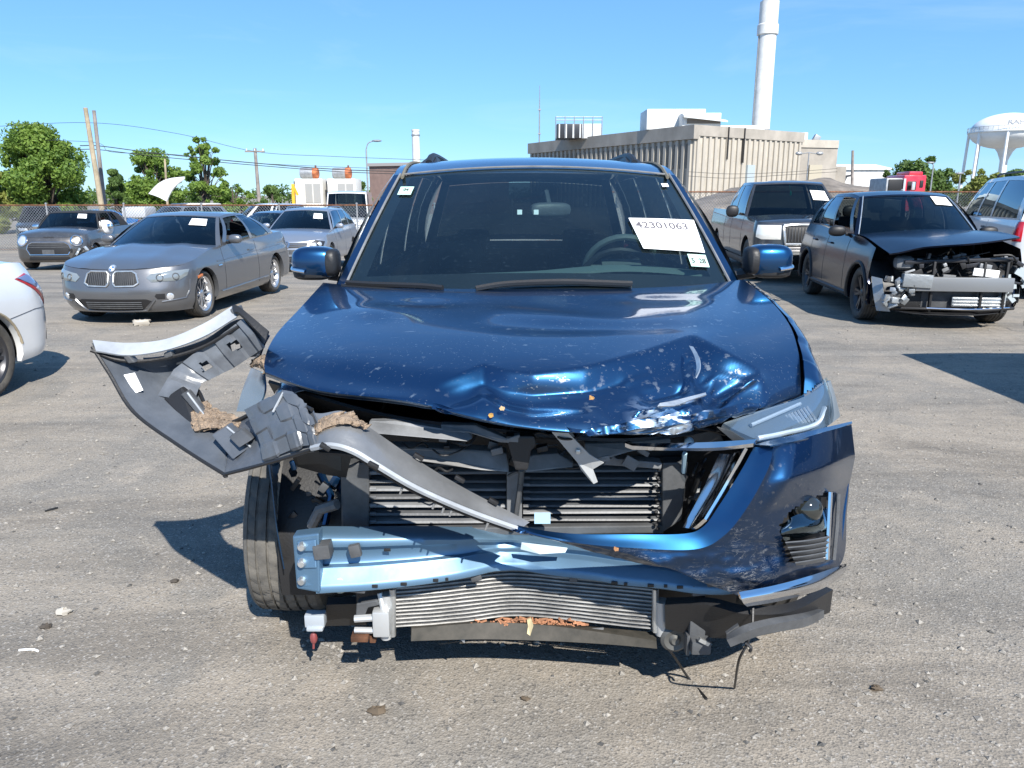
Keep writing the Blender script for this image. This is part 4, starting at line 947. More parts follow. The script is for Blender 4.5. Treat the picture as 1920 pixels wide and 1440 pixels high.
for o_, e_ in zip(outer, edge):
    Pm1.append((lerp(o_[0], e_[0], .33), lerp(o_[1], e_[1], .33), lerp(o_[2], e_[2], .2)-.012)); Pm2.append((lerp(o_[0], e_[0], .7), lerp(o_[1], e_[1], .7), lerp(o_[2], e_[2], .5)-.012))
band = hb(MB().shell(surf([inner, mid0, outer], 5, 10), .004), 'bumper_cover', blue, ang=60)
fogpoly = [(1462, 985), (1480, 960), (1512, 938), (1553, 922), (1562, 925), (1556, 1050), (1482, 1055), (1468, 1025)]
def inside(p, poly):
    c = False; n = len(poly)
    for i in range(n):
        x0, y0 = poly[i]; x1, y1 = poly[(i+1) % n]
        if (y0 > p[1]) != (y1 > p[1]) and p[0] < (x1-x0)*(p[1]-y0)/(y1-y0)+x0: c = not c
    return c
A = surf([outer, Pm1, Pm2, edge], 16, 14)
for i in range(A.shape[0]):
    for j in range(A.shape[1]):
        x, y = pix(A[i, j]); f = i/(A.shape[0]-1)
        if j > 40: A[i, j, 1] += (.012*mn.noise(Vector((x*.012, y*.03, 2)))+.006*mn.noise(Vector((x*.05, y*.06, 7))))*sst(0, .3, f)
        A[i, j, 1] -= .034*sst(.0, .25, f)*max(0, 1-abs(y-(903-(x-1440)*.345))/58)*sst(1400, 1450, x)      # crease line across the corner
face = hb(MB().shell(A, .005, lambda i, j: inside(pix(A[i:i+2, j:j+2].mean(axis=(0, 1))), fogpoly)), 'bumper_cover_lower', blue_scr, band, ang=60); face['label'] = 'scraped lower part of the blue bumper cover'
# side return of the cover towards the wheel
hb(MB().shell(surf([[(1596, 795, 2.38), (1597, 800, 2.5), (1600, 803, 2.6)], [(1594, 880, 2.38), (1592, 880, 2.5), (1590, 875, 2.62)], [(1574, 1060, 2.28), (1570, 1050, 2.42), (1566, 1040, 2.56)]], 5, 5), -.004), 'bumper_side', blue, band)
# top shelf of the cover below the headlight
hb(MB().shell(surf([[(1414, 836, 2.06), (1470, 822, 2.1), (1540, 805, 2.25), (1597, 792, 2.40)], [(1444, 838, 2.0), (1490, 830, 2.05), (1545, 815, 2.2), (1597, 796, 2.37)]], 2, 8), .004), 'bumper_shelf', blue, band)
# chrome: grille bar, diagonal wedge, lower strip
hb(MB().shell(surf([[(1172, 838, 2.05), (1260, 836, 2.045), (1340, 834, 2.05), (1418, 830, 2.06)], [(1185, 843, 2.035), (1260, 845, 2.03), (1340, 845, 2.03), (1412, 838, 2.04)]], 3, 6), .012), 'grille_chrome', K['chrome'])
hb(MB().shell(surf([[(1352, 852, 2.12), (1378, 852, 2.09), (1402, 842, 2.055)], [(1320, 920, 2.1), (1348, 920, 2.07), (1364, 912, 2.035)], [(1284, 990, 2.08), (1305, 992, 2.05), (1326, 976, 2.01)]], 8, 6), .01), 'grille_chrome', K['chrome'])
hb(MB().shell(surf([[(1383, 1112, 1.965), (1450, 1099, 2.02), (1520, 1080, 2.12), (1582, 1057, 2.27)], [(1388, 1124, 1.955), (1456, 1112, 2.01), (1528, 1093, 2.11), (1582, 1066, 2.265)], [(1398, 1133, 1.98), (1462, 1122, 2.04), (1535, 1102, 2.14), (1576, 1078, 2.28)]], 4, 8), .008), 'lower_chrome_strip', K['chrome'])
# fog lamp pocket: housing, lamp, louvre blades, bright vertical bar
pk = hb(MB().shell(surf([[(1455, 915, 2.16), (1510, 915, 2.2), (1570, 910, 2.36)], [(1455, 1065, 2.12), (1510, 1062, 2.16), (1566, 1058, 2.32)]], 3, 6), .01), 'fog_lamp_pocket', K['black'])
hb(MB().ball(at(1514, 955, 2.135), (.045, .035, .042), 18, 12), 'fog_lamp', mat('smoked_lens', (.02, .022, .02), .06, coat=1), pk)
hb(MB().shell(surf([[(1468, 985, 2.07), (1495, 965, 2.09), (1530, 965, 2.14), (1548, 950, 2.2)], [(1464, 1000, 2.05), (1495, 990, 2.06), (1530, 985, 2.1), (1550, 985, 2.18)], [(1470, 1012, 2.07), (1500, 1006, 2.08), (1530, 998, 2.12), (1550, 996, 2.2)]], 6, 6), .004), 'broken_lamp_cover', glassmat('smoked_cover', (.25, .26, .2), .15), pk)
for k in range(5):
    y0 = 1012+k*9.5; xa = 1472+k*4.5
    hb(MB().shell(surf([[(xa, y0+4, 2.03), (1515, y0, 2.07), (1554, y0-7, 2.16)], [(xa+2, y0+8, 2.05), (1515, y0+6, 2.09), (1554, y0-1, 2.18)]], 2, 5), .004), 'louvre_blade', K['grey'], pk)
hb(MB().tube([at(1556, 922, 2.2), at(1553, 985, 2.175), at(1550, 1048, 2.15)], .009, 8), 'fog_trim', K['chrome'], pk)
hb(MB().tube([at(1572, 925, 2.27), at(1569, 985, 2.25), at(1563, 1050, 2.21)], .007, 8), 'fog_trim', K['grey'], pk)
# ---------- headlight
hl = hb(MB().shell(surf([[(1352, 802, 2.16), (1425, 775, 2.24), (1498, 750, 2.37), (1538, 724, 2.5), (1546, 716, 2.58)], [(1375, 816, 2.14), (1440, 798, 2.21), (1510, 775, 2.34), (1548, 752, 2.46), (1555, 745, 2.55)], [(1408, 832, 2.12), (1462, 822, 2.19), (1532, 807, 2.32), (1558, 788, 2.44), (1564, 782, 2.52)]], 5, 6), .02), 'headlight', mat('lamp_housing', (.22, .26, .29), .35, .4))
for k in range(20):
    f = k/19; a = at(lerp(1402, 1512, f), lerp(806, 762, f), lerp(2.15, 2.31, f)); b = at(lerp(1412, 1530, f), lerp(818, 788, f), lerp(2.14, 2.30, f))
    hb(MB().tube([a, b], .0045, 5), 'reflector_rib', K['lamp'], hl)
hb(MB().tube(crom([at(1408, 797, 2.15), at(1450, 779, 2.21), at(1500, 757, 2.31)], 5), .006, 6).tube(crom([at(1420, 822, 2.09), at(1470, 812, 2.16), at(1530, 795, 2.28), at(1546, 765, 2.38)], 6), .008, 6), 'light_guide', mat('pale_light_guide', (.5, .55, .6), .3), hl)
hb(MB().shell(surf([[(1354, 797, 2.115), (1428, 769, 2.19), (1500, 744, 2.32), (1541, 714, 2.46), (1549, 708, 2.56)], [(1378, 812, 2.07), (1445, 796, 2.14), (1514, 773, 2.27), (1552, 748, 2.41), (1560, 742, 2.52)], [(1408, 832, 2.06), (1462, 823, 2.13), (1532, 808, 2.26), (1562, 790, 2.40), (1568, 784, 2.5)]], 6, 8), .003), 'headlight_lens', K['clear'], hl)
hb(MB().shell(surf([[(1345, 800, 2.12), (1372, 808, 2.10)], [(1395, 842, 2.09), (1412, 832, 2.07)]], 4, 3), .004), 'lamp_trim', K['grey'], hl)
# ---------- torn cover half hanging out to the left, seen from inside
flapm = mat('cover_inside', (.055, .063, .075), .3, bump=.12, bscale=50, var=.35, vscale=5, col2=(.10, .11, .125))
flapl = mat('cover_pale_sunlit', (.32, .34, .36), .35, bump=.1, bscale=50, var=.2, vscale=6)  # paler copy of the cover plastic, sunlight put into its colour
Lo = [(173, 650, 2.44), (206, 702, 2.41), (250, 772, 2.34), (330, 832, 2.24), (418, 888, 2.125), (426, 888, 2.115), (510, 866, 2.03), (606, 836, 1.95)]
Lm = [(235, 672, 2.49), (275, 712, 2.48), (305, 752, 2.43), (360, 800, 2.33), (420, 850, 2.21), (432, 850, 2.195), (515, 822, 2.09), (600, 806, 1.97)]
Li = [(292, 690, 2.54), (330, 705, 2.56), (368, 728, 2.52), (388, 762, 2.44), (425, 788, 2.34), (445, 788, 2.3), (530, 748, 2.14), (585, 768, 2.02)]
U0 = [(173, 643, 2.45), (230, 662, 2.47), (300, 660, 2.5), (380, 638, 2.53), (450, 598, 2.56), (505, 628, 2.5)]
U1 = [(200, 690, 2.46), (255, 690, 2.5), (315, 690, 2.54), (385, 668, 2.57), (450, 632, 2.59), (496, 645, 2.53)]
U2 = [(230, 712, 2.47), (290, 716, 2.52), (352, 722, 2.56), (405, 700, 2.58), (455, 672, 2.60), (488, 666, 2.55)]
A = surf([U0, U1, U2], 8, 12)
slots = [[(232, 660), (312, 655), (312, 668), (236, 676)], [(378, 684), (398, 678), (404, 690), (384, 697)], [(430, 645), (450, 640), (454, 652), (436, 658)]]
flap = hb(MB().shell(A, .005, lambda i, j: any(inside(pix(A[i:i+2, j:j+2].mean(axis=(0, 1))), q) for q in slots)), 'torn_bumper_cover', flapm, ang=60)
flap['label'] = 'black inside of the torn bumper cover hanging out sideways'
B = surf([Lo, Lm, Li], 10, 12)
for i in range(B.shape[0]):
    for j in range(B.shape[1]): B[i, j, 1] += .006*mn.noise(Vector((i*.3, j*.15, 0)))
hb(MB().shell(B, .005), 'cover_lower_arm', flapm, flap, ang=60)
hb(MB().shell(B+np.array([0, .008, -.006]), .003), 'cover_painted_side', blue, flap, ang=60)
hb(MB().shell(A+np.array([0, .008, -.004]), .003, lambda i, j: any(inside(pix(A[i:i+2, j:j+2].mean(axis=(0, 1))), q) for q in slots)), 'cover_painted_side', blue, flap, ang=60)
hb(MB().shell(surf([[(174, 640, 2.46), (240, 645, 2.48), (310, 638, 2.5), (380, 610, 2.53), (436, 576, 2.57)], [(180, 660, 2.42), (240, 668, 2.44), (312, 658, 2.47), (384, 632, 2.5), (445, 596, 2.54)]], 4, 8), .006), 'cover_flange', flapl, flap)  # upturned flange, its catch of sun painted by the pale material
hb(MB().shell(surf([[(436, 576, 2.56), (450, 580, 2.55), (505, 622, 2.49)], [(440, 588, 2.53), (452, 594, 2.52), (500, 640, 2.47)]], 3, 5), .01), 'cover_flange', K['black'], flap)
hb(MB().tube(crom([at(*p) for p in Lo], 6), .006, 6), 'cover_rim', K['black'], flap)
hb(MB().tube(crom([at(p[0], p[1], p[2]-.01) for p in Li], 6), .006, 6), 'cover_rim', K['black'], flap)
hb(MB().tube(crom([at(p[0]-3, p[1]+14, p[2]-.02) for p in U0[:-1]], 6), .006, 6), 'cover_rib', K['black'], flap)
# bridge panel with two square openings, box sections, moulded facets at the neck
W_ = surf([[(298, 742, 2.455), (325, 694, 2.50), (362, 664, 2.515), (400, 640, 2.53), (428, 618, 2.54), (456, 598, 2.545)], [(330, 748, 2.44), (350, 707, 2.495), (385, 685, 2.52), (418, 664, 2.53), (450, 640, 2.535), (478, 624, 2.52)], [(366, 752, 2.45), (376, 720, 2.50), (408, 704, 2.535), (440, 688, 2.55), (470, 668, 2.55), (498, 650, 2.53)]], 9, 9, lin=True)
for j in range(W_.shape[1]): W_[:, j, 1] += .010*(int(j/7) % 2)-.004
wh = [[(374, 681), (390, 674), (398, 690), (381, 697)], [(427, 645), (444, 638), (452, 653), (434, 660)]]
hb(MB().shell(W_, .005, lambda i, j: any(inside(pix(W_[i:i+2, j:j+2].mean(axis=(0, 1))), q) for q in wh)), 'cover_bridge_panel', mat('cover_bridge', (.11, .12, .135), .3, bump=.1, bscale=40, var=.3, vscale=8), flap, ang=25)
for pts, th, m in (([(306, 748, 2.44), (340, 726, 2.45), (390, 786, 2.36), (362, 804, 2.33)], .03, K['black']), ([(338, 740, 2.42), (352, 732, 2.42), (394, 784, 2.345), (384, 794, 2.33)], .025, K['grey']),
                   ([(396, 816, 2.22), (424, 800, 2.23), (470, 838, 2.15), (436, 862, 2.14)], .05, flapm), ([(428, 820, 2.17), (452, 806, 2.17), (474, 824, 2.13), (448, 840, 2.13)], .03, K['grey']),
                   ([(228, 666, 2.44), (240, 664, 2.44), (254, 680, 2.44), (240, 682, 2.44)], .03, K['grey']), ([(306, 662, 2.48), (320, 658, 2.48), (324, 668, 2.48), (308, 673, 2.48)], .03, K['grey']), ([(430, 580, 2.55), (446, 574, 2.55), (452, 590, 2.54), (438, 596, 2.54)], .04, K['grey'])):
    plate('cover_bracket', pts, th, m, flap, bevel=.005)
Q_ = surf([[(462, 768, 2.2), (488, 756, 2.16), (512, 744, 2.13), (532, 734, 2.1), (556, 738, 2.065), (574, 760, 2.03)], [(474, 790, 2.16), (500, 776, 2.12), (522, 764, 2.09), (546, 756, 2.06), (566, 764, 2.03), (584, 782, 2.0)], [(486, 814, 2.12), (510, 800, 2.08), (534, 790, 2.05), (556, 784, 2.02), (574, 790, 2.0), (590, 800, 1.98)], [(494, 838, 2.08), (520, 826, 2.04), (544, 814, 2.015), (564, 808, 1.995), (582, 812, 1.98), (594, 818, 1.965)], [(498, 862, 2.055), (528, 852, 2.02), (552, 842, 1.995), (570, 836, 1.98), (588, 834, 1.965), (600, 836, 1.955)]], 6, 6, lin=True)
for i in range(Q_.shape[0]):
    for j in range(Q_.shape[1]): Q_[i, j, 1] -= .007*((i//6+j//6) % 2)*(1 if 0 < i < Q_.shape[0]-1 else 0)+.004*(j//4 % 3 == 0)
hb(MB().shell(Q_, .006), 'cover_neck_moulding', flapm, flap, ang=25)
for p_, q_ in (((352, 737, 2.415), (390, 788, 2.34)), ((426, 801, 2.225), (470, 838, 2.145)), ((531, 736, 2.085), (512, 772, 2.075))): hb(MB().tube([at(*p_), at(*q_)], .0035, 6), 'cover_edge_highlight', flapl, flap)  # thin pale tubes added as painted highlights along the moulded edges
plate('part_label', [(232, 703, 2.44), (252, 699, 2.45), (268, 732, 2.42), (249, 739, 2.41)], .003, K['white'], flap)
hb(MB().shell(surf([[(474, 690, 2.66), (498, 700, 2.52)], [(458, 730, 2.68), (499, 735, 2.52)], [(446, 772, 2.68), (484, 772, 2.54)]], 6, 4), .006), 'broken_headlight', mat('cracked_lens', (.10, .2, .3), .1, .5, coat=1))
# dried mud lying in the cover
mud = mat('dried_mud', (.27, .20, .14), .95, bump=.9, bscale=160, var=.3, vscale=40)
def mudpatch(name, rows, amp, seed, par):
    A = surf(rows, 10, 10); m, n = A.shape[:2]
    for i in range(m):
        for j in range(n):
            e = min(i, m-1-i, j, n-1-j)/3; k = min(1, e); q = mn.noise(Vector((i*.5, j*.5, seed)))
            A[i, j, 1] -= amp*k*(.6+q); A[i, j, 2] += amp*.5*k*(.5+q)
            if e < 1: A[i, j] += np.array([q*.02, .012, q*.012])
    return hb(MB().shell(A, .004), name, mud, par)
mudpatch('dried_mud', [[(358, 772, 2.40), (375, 756, 2.42), (400, 768, 2.4), (440, 788, 2.33)], [(356, 800, 2.33), (385, 786, 2.34), (410, 792, 2.32), (448, 798, 2.27)], [(362, 814, 2.3), (392, 808, 2.28), (420, 806, 2.26), (440, 806, 2.25)]], .011, 1, flap)
mudpatch('dried_mud', [[(472, 675, 2.6), (500, 668, 2.5), (503, 690, 2.46)], [(470, 690, 2.6), (485, 688, 2.5), (500, 700, 2.46)]], .012, 2, flap)
# neck and unpainted grille surround running diagonally to the middle
neck = hb(MB().shell(surf([[(560, 770, 2.06), (600, 778, 2.03), (645, 774, 2.03), (690, 803, 2.02), (770, 858, 2.03), (870, 918, 2.04), (992, 980, 2.05)], [(575, 808, 2.01), (612, 802, 1.968), (655, 803, 1.965), (700, 833, 1.963), (775, 882, 1.98), (872, 932, 2.008), (985, 984, 2.043)], [(585, 838, 1.96), (620, 832, 1.925), (660, 842, 1.92), (706, 868, 1.92), (780, 910, 1.94), (875, 952, 1.98), (978, 990, 2.035)]], 6, 8), .005), 'grille_surround', mat('unpainted_surround', (.22, .225, .23), .3, .45, bump=.08, bscale=60, var=.2, vscale=5), ang=60)
hb(MB().tube(crom([at(*p) for p in [(585, 840, 1.955), (622, 835, 1.92), (662, 846, 1.915), (708, 873, 1.915), (780, 915, 1.935), (875, 957, 1.975), (975, 993, 2.03)]], 8), .009, 6), 'surround_bead', flapl, neck)
hb(MB().tube(crom([at(*p) for p in [(600, 848, 1.96), (662, 854, 1.93), (708, 881, 1.93), (780, 923, 1.95), (875, 964, 1.985), (960, 995, 2.03)]], 8), .006, 6), 'surround_lip', K['black'], neck)
for px, py, Y in ((755, 912, 1.945), (816, 940, 1.965), (834, 947, 1.97), (848, 954, 1.975), (915, 980, 2.0)):
    a = at(px, py, Y); hb(MB().tube([a, a+Vector((-.008, .0, -.022))], [.004, .003], 6), 'surround_pin', lg, neck)
for px, py, Y in ((785, 856, 2.03), (862, 898, 2.04), (925, 940, 2.04), (610, 838, 1.92), (700, 872, 1.91)):
    hb(MB().box(at(px, py, Y-.006), (.03, .015, .012), Matrix.Rotation(R(32), 3, 'Y')), 'surround_clip', K['black'], neck, bevel=.003)
mudpatch('dried_mud', [[(588, 800, 1.985), (610, 784, 1.985), (650, 778, 1.985), (682, 796, 1.985)], [(590, 820, 1.95), (615, 806, 1.945), (650, 798, 1.945), (686, 806, 1.96)]], .007, 3, neck)
hb(MB().shell(surf([[(555, 850, 2.05), (600, 842, 2.03), (640, 850, 2.05)], [(560, 868, 2.15), (600, 866, 2.12), (640, 880, 2.15)]], 3, 4), .006), 'torn_liner', K['black'], neck)
hb(MB().tube(crom([at(495, 868, 2.06), at(540, 852, 2.02), at(590, 842, 1.97)], 6), .008, 6), 'torn_edge', K['midgrey'], neck)
# bits stuck to the front: pale chips, dry leaves
chip = mat('pale_blue_chip', (.35, .55, .7), .4)
plate('loose_clip', [(1002, 962, YR-.05), (1032, 962, YR-.05), (1032, 982, YR-.05), (1002, 982, YR-.05)], .004, chip)
plate('loose_clip', [(978, 1018, 2.19), (1064, 1028, 2.18), (1060, 1036, 2.18), (1012, 1039, 2.19), (976, 1030, 2.2)], .004, mat('white_blue_foil', (.6, .72, .8), .35))
for px, py, Y, c in ((921, 779, 1.968, (.42, .24, .06)), (942, 766, 1.972, (.5, .36, .2)), (1109, 746, 1.985, (.4, .22, .08)), (1156, 1030, 1.955, (.36, .18, .08))):
    a = at(px, py, Y-.006); M = MB()
    M.prism([a+Vector((.009*math.cos(t)*(.5+.6*((k*k*7+int(px)) % 5)/5), -.003*math.sin(t*2), .010*math.sin(t)*(.5+.6*((k*3+int(py)) % 4)/4))) for k, t in enumerate(np.linspace(0, 2*math.pi, 9)[:-1])], (0, .002, 0))
    m = mat('dry_leaf', c, .9, var=.4, vscale=90); hb(M, 'dry_leaf', m)
# door lines and handles along the sides
for u in (1.5, 2.55, 3.55): suv.ul('door_seam', [(u, .42), (u-.03*(u == 1.5), .8), (u+.02, 1.14)], .006, K['black'], -.002)
for u in (2.35, 3.35): suv.ul('door_handle', [(u-.1, 1.02), (u+.1, 1.02)], .017, blue, .012)
for o in suv.poly('tail_lamp', [(suv.A-.92, .95), (suv.A-.35, .98), (suv.A-.35, 1.1), (suv.A-.92, 1.14)], K['red']): pass
# ---------------------------------------------------------------- the other cars in the yard
def put(x, y, rz): return (x, y, ground_z(x, y)), rz
# ---- grey coupe
gunmetal = paint('gunmetal_grey', (.155, .16, .17), .65, .33, .25, dcol=(.2, .2, .2))
CP = dict(L=4.6, hw=.875, fr=.62, rr=.5, nf=2.5, nr=2.8, crown=.06, pow=.012,
    zb=[(0, .16), (.5, .16), (1.2, .18), (3.3, .19), (4.1, .24), (4.6, .3)], sh=[(0, .70), (.25, .745), (.6, .80), (1.3, .91), (2.2, .93), (3.4, .97), (4.1, 1.0), (4.6, .97)],
    pf=[(.15, .10), (.24, .02), (.42, -.02), (.52, .0), (.68, .05), (.75, .1)], ps=[(.18, .07), (.3, .0), (.5, -.01), (.68, .0), (.78, .03), (.9, .06), (1.0, .1)], pr=[(.3, .1), (.5, 0), (.8, .03), (1.0, .12)],
    wf=.80, wr=3.56, war=.355, wrad=.318, tw=.235, rimr=.228, spokes=10, style=0, rim='alloy', seatrows=(2.35, 3.1),
    gh=dict(wb=1.22, bow=.28, wt=2.0, tbow=.14, rb=4.0, rbow=.22, rt=3.15, rtbow=.12, wr=[(2.0, .545), (2.6, .58), (3.2, .54)], zr=[(2.1, 1.30), (2.5, 1.345), (2.8, 1.345), (3.1, 1.31)], rc=.03, sb=.05))
loc, rz = put(-5.06, 9.72, -.045)
c1 = Car('coupe', 'grey two-door coupe with twin oval grille, driver window open, standing behind the torn bumper', loc, rz, CP)
c1.body(gunmetal); c1.greenhouse(gunmetal, sides=((.07, .50), (.55, .90)), open_=((1, 0),), fw=.93, frame=gunmetal)
for sd in (1, -1):
    k = c1.poly('kidney_grille', [(.035, .53), (.06, .5), (.29, .505), (.345, .54), (.32, .655), (.27, .685), (.06, .682), (.035, .655)], K['black'], .01, .004, side=sd)[0]
    c1.line('grille_rim', [(.035, .53), (.06, .5), (.29, .505), (.345, .54), (.32, .655), (.27, .685), (.06, .682), (.035, .655)], .011, K['silver'], .012, side=sd, closed=True, parent=k)
    for q in range(10): c1.line('grille_bar', [(.06+.026*q, .515), (.06+.0245*q, .675)], .0045, K['grey'], .014, side=sd, parent=k)
    h = c1.poly('headlight', [(.44, .605), (.50, .55), (.82, .555), (.95, .61), (1.0, .69), (.72, .68), (.50, .65)], mat('headlight_plastic', (.24, .27, .28), .12, .3, coat=1) if sd > 0 else bpy.data.materials['headlight_plastic'], .006, .015, side=sd)[0]
    for a, z in ((.60, .605), (.79, .612)): c1.line('lamp_ring', [(a+.04*math.cos(t), z+.04*math.sin(t)) for t in np.linspace(0, 2*math.pi, 9)[:-1]], .006, K['grey'], .022, side=sd, closed=True, parent=h)
    c1.poly('fog_lamp', [(.70+.045*math.cos(t), .36+.045*math.sin(t)) for t in np.linspace(0, 2*math.pi, 13)[:-1]], K['lamp'], .004, .008, side=sd)
    c1.poly('bumper_vent', [(.52, .37), (.55, .33), (.64, .33), (.64, .40), (.54, .40)], K['black'], .003, .0, side=sd)
    c1.line('bumper_crease', [(.98, .56), (.96, .42), (.9, .33), (.6, .30)], .010, gunmetal, .004, side=sd)
    c1.poly('side_marker', [(1.16, .55), (1.3, .57), (1.3, .60), (1.15, .585)], K['amber'], .003, .002, side=sd)
c1.poly('lower_intake', [(-.48, .31), (-.36, .195), (.36, .195), (.48, .31), (.42, .335), (-.42, .335)], K['black'], .006, .0, both=False)
for z in (.22, .245, .27, .295): c1.line('intake_bar', [(-.36, z), (0, z), (.36, z)], .006, K['grey'], .012, both=False)
c1.line('intake_lip', [(-.52, .325), (-.4, .185), (0, .175), (.4, .185), (.52, .325)], .014, gunmetal, .008, both=False)
def roundel(car, z, r, mats, parent=None, off=.012):
    o = car.poly('badge', [(r*math.cos(t), z+r*math.sin(t)) for t in np.linspace(0, 2*math.pi, 17)[:-1]], mats[0], off, .003, both=False)[0]
    for k in range(4):
        pts = [(0, z)]+[(r*.62*math.cos(k*math.pi/2+t), z+r*.62*math.sin(k*math.pi/2+t)) for t in np.linspace(0, math.pi/2, 5)]
        car.poly('badge_quarter', pts, mats[1+k % 2], off+.005, .0, o, both=False, sub=2, loc0=0)
roundel(c1, .722, .042, (K['silver'], mat('badge_blue', (.02, .12, .4), .3), K['white']))
for u in (1.42, 2.72): c1.ul('door_seam', [(u, .28), (u, .6), (u+.04, .93)], .005, K['black'], -.002)
c1.ul('door_handle', [(2.42, .80), (2.6, .805)], .014, gunmetal, .012); c1.ul('sill_line', [(1.25, .30), (3.1, .33)], .012, gunmetal, .006); c1.ul('shoulder_crease', [(1.2, .72), (2.4, .76), (3.9, .80)], .008, gunmetal, .0)
c1.ul('side_grille', [(1.2, .66), (1.32, .665)], .012, K['chrome'], .004)
c1.mirror(gunmetal, 1.72, 1.0); c1.card(.42, .76, .62, .86)
c1.line('hood_seam', [(.0, .70), (.5, .715), (.95, .745)], .004, K['black'], -.002)
# ---- grey wrecked convertible behind it
taupe = paint('taupe_grey', (.10, .094, .09), .7, .32, .3, scratch=.3)
MP = dict(L=3.82, hw=.865, fr=.42, rr=.35, nf=2.7, nr=3, crown=.09,
    zb=[(0, .2), (3.82, .26)], sh=[(0, .80), (.3, .87), (.8, .95), (1.3, .97), (3.0, 1.0), (3.82, .96)],
    pf=[(.18, .08), (.3, .0), (.5, 0), (.7, .03), (.82, .1)], ps=[(.18, .06), (.35, 0), (.6, 0), (.8, .03), (.95, .08), (1.0, .1)], pr=[(.2, .06), (.5, 0), (.9, .05)],
    wf=.66, wr=3.15, war=.345, wrad=.305, tw=.2, rimr=.21, spokes=6, rim='dark_alloy', seatrows=(2.15,), seatmat=mat('tan_leather', (.25, .07, .03), .5),
    gh=dict(wb=1.08, bow=.16, wt=1.55, tbow=.08, rb=3.3, rbow=.1, rt=2.9, rtbow=.06, wr=[(1.5, .60), (2.9, .58)], zr=[(1.55, 1.36), (2.0, 1.395), (2.5, 1.395), (2.95, 1.33)], rc=.02))
canvas = mat('black_canvas', (.018, .018, .02), .9, bump=.2, bscale=100)
p0 = onz(100, 503, -.15); loc, rz = put(p0.x, p0.y-.1, .1)
c2 = Car('convertible', 'small grey convertible with black soft top, smashed headlight and missing front wheel arch', loc, rz, MP)
c2.body(taupe); c2.greenhouse(taupe, roofmat=canvas, sides=((.05, .45), (.50, .72)), open_=((1, 0), (1, 1)), frame=canvas)
k = c2.poly('grille', [(-.48, .63), (-.52, .52), (-.45, .39), (.45, .39), (.52, .52), (.48, .63), (.38, .69), (-.38, .69)], K['black'], .01, .004, both=False)[0]
c2.line('grille_rim', [(-.48, .63), (-.52, .52), (-.45, .39), (.45, .39), (.52, .52), (.48, .63), (.38, .69), (-.38, .69)], .013, K['chrome'], .014, both=False, closed=True, parent=k)
for z in (.57, .62, .655): c2.line('grille_bar', [(-.46, z), (0, z), (.46, z)], .009, K['grey'], .016, both=False, parent=k)
c2.poly('licence_plate_holder', [(-.14, .40), (.14, .40), (.14, .51), (-.14, .51)], K['grey'], .022, .0, both=False)
c2.poly('lower_intake', [(-.5, .26), (.5, .26), (.46, .34), (-.46, .34)], K['black'], .006, .0, both=False)
c2.poly('hood_scoop', [(-.14, .80), (.14, .80), (.1, .82), (-.1, .82)], K['black'], .004, 0, both=False)
for sd in (1, -1):
    ring = [(.66+.135*math.cos(t), .725+.125*math.sin(t)) for t in np.linspace(0, 2*math.pi, 19)[:-1]]
    h = c2.poly('headlight', ring, K['lamp'] if sd < 0 else K['black'], .01, .02 if sd < 0 else -.03, side=sd)[0]
    c2.line('headlight_rim', ring, .018, K['chrome'], .012, side=sd, closed=True, parent=h)
c2.poly('broken_lamp', [(.66+.07*math.cos(t)*(1+.3*math.sin(3*t)), .715+.07*math.sin(t)) for t in np.linspace(0, 2*math.pi, 13)[:-1]], K['white'], .012, .02, side=1)
c2.poly('torn_hole', [(.50, .30), (.62, .25), (.95, .22), (1.15, .30), (1.1, .52), (.85, .58), (.6, .46)], K['black'], .004, 0, side=1, loc0=0)
M = MB(); r = random.Random(3)
for q in range(14):
    a, z = r.uniform(.5, 1.1), r.uniform(.25, .55); M = MB().box(c2.S(a, z, .03), (r.uniform(.05, .16), r.uniform(.02, .06), r.uniform(.02, .07)), Matrix.Rotation(r.uniform(-1, 1), 3, 'Y')); M.build('torn_piece', (K['silver'], K['black'], K['grey'], taupe)[q % 4], c2.root, bevel=.004)
c2.mirror(K['chrome'], 1.5, 1.02); c2.card(.30, .62, .55, .85)
for u in (1.3, 2.45): c2.ul('door_seam', [(u, .3), (u, .94)], .005, K['black'], -.002)
MB().ball((.75, 1.65, .98), (.16, .3, .2), 12, 8, None, .8).build('deployed_airbag', mat('airbag_cloth', (.75, .75, .74), .8), c2.root)
c2.line('hood_stripe_seam', [(.0, .79), (.5, .80), (.8, .84)], .005, K['black'], -.002)
# ---- silver wagon
silver = paint('silver_paint', (.33, .355, .40), .65, .34, .2)
VP = dict(L=4.55, hw=.885, fr=.55, rr=.4, nf=2.6, nr=3.2, crown=.06,
    zb=[(0, .2), (4.55, .26)], sh=[(0, .72), (.3, .80), (.8, .90), (1.3, .95), (3, 1.0), (4.55, 1.0)],
    pf=[(.18, .09), (.3, 0), (.5, -.01), (.65, .03), (.78, .1)], ps=[(.18, .06), (.32, 0), (.6, 0), (.8, .03), (.95, .08), (1.02, .11)], pr=[(.2, .06), (.5, 0), (1.0, .06)],
    wf=.88, wr=3.46, war=.36, wrad=.318, tw=.215, rimr=.215, spokes=5, rim='alloy', seatrows=(2.3, 3.15),
    gh=dict(wb=1.15, bow=.22, wt=1.92, tbow=.1, rb=4.45, rbow=.12, rt=4.05, rtbow=.08, wr=[(1.9, .57), (3, .6), (4.1, .55)], zr=[(1.95, 1.39), (2.4, 1.45), (3.2, 1.45), (4.05, 1.38)], rc=.035))
p0 = onz(549, 505, -.13); loc, rz = put(p0.x-.02, p0.y-.35, .0)
c3 = Car('wagon', 'silver station wagon with round badge and black lower grille, behind the blue door mirror', loc, rz, VP)
c3.body(silver); c3.greenhouse(silver, sides=((.05, .38), (.41, .68), (.71, .93)))
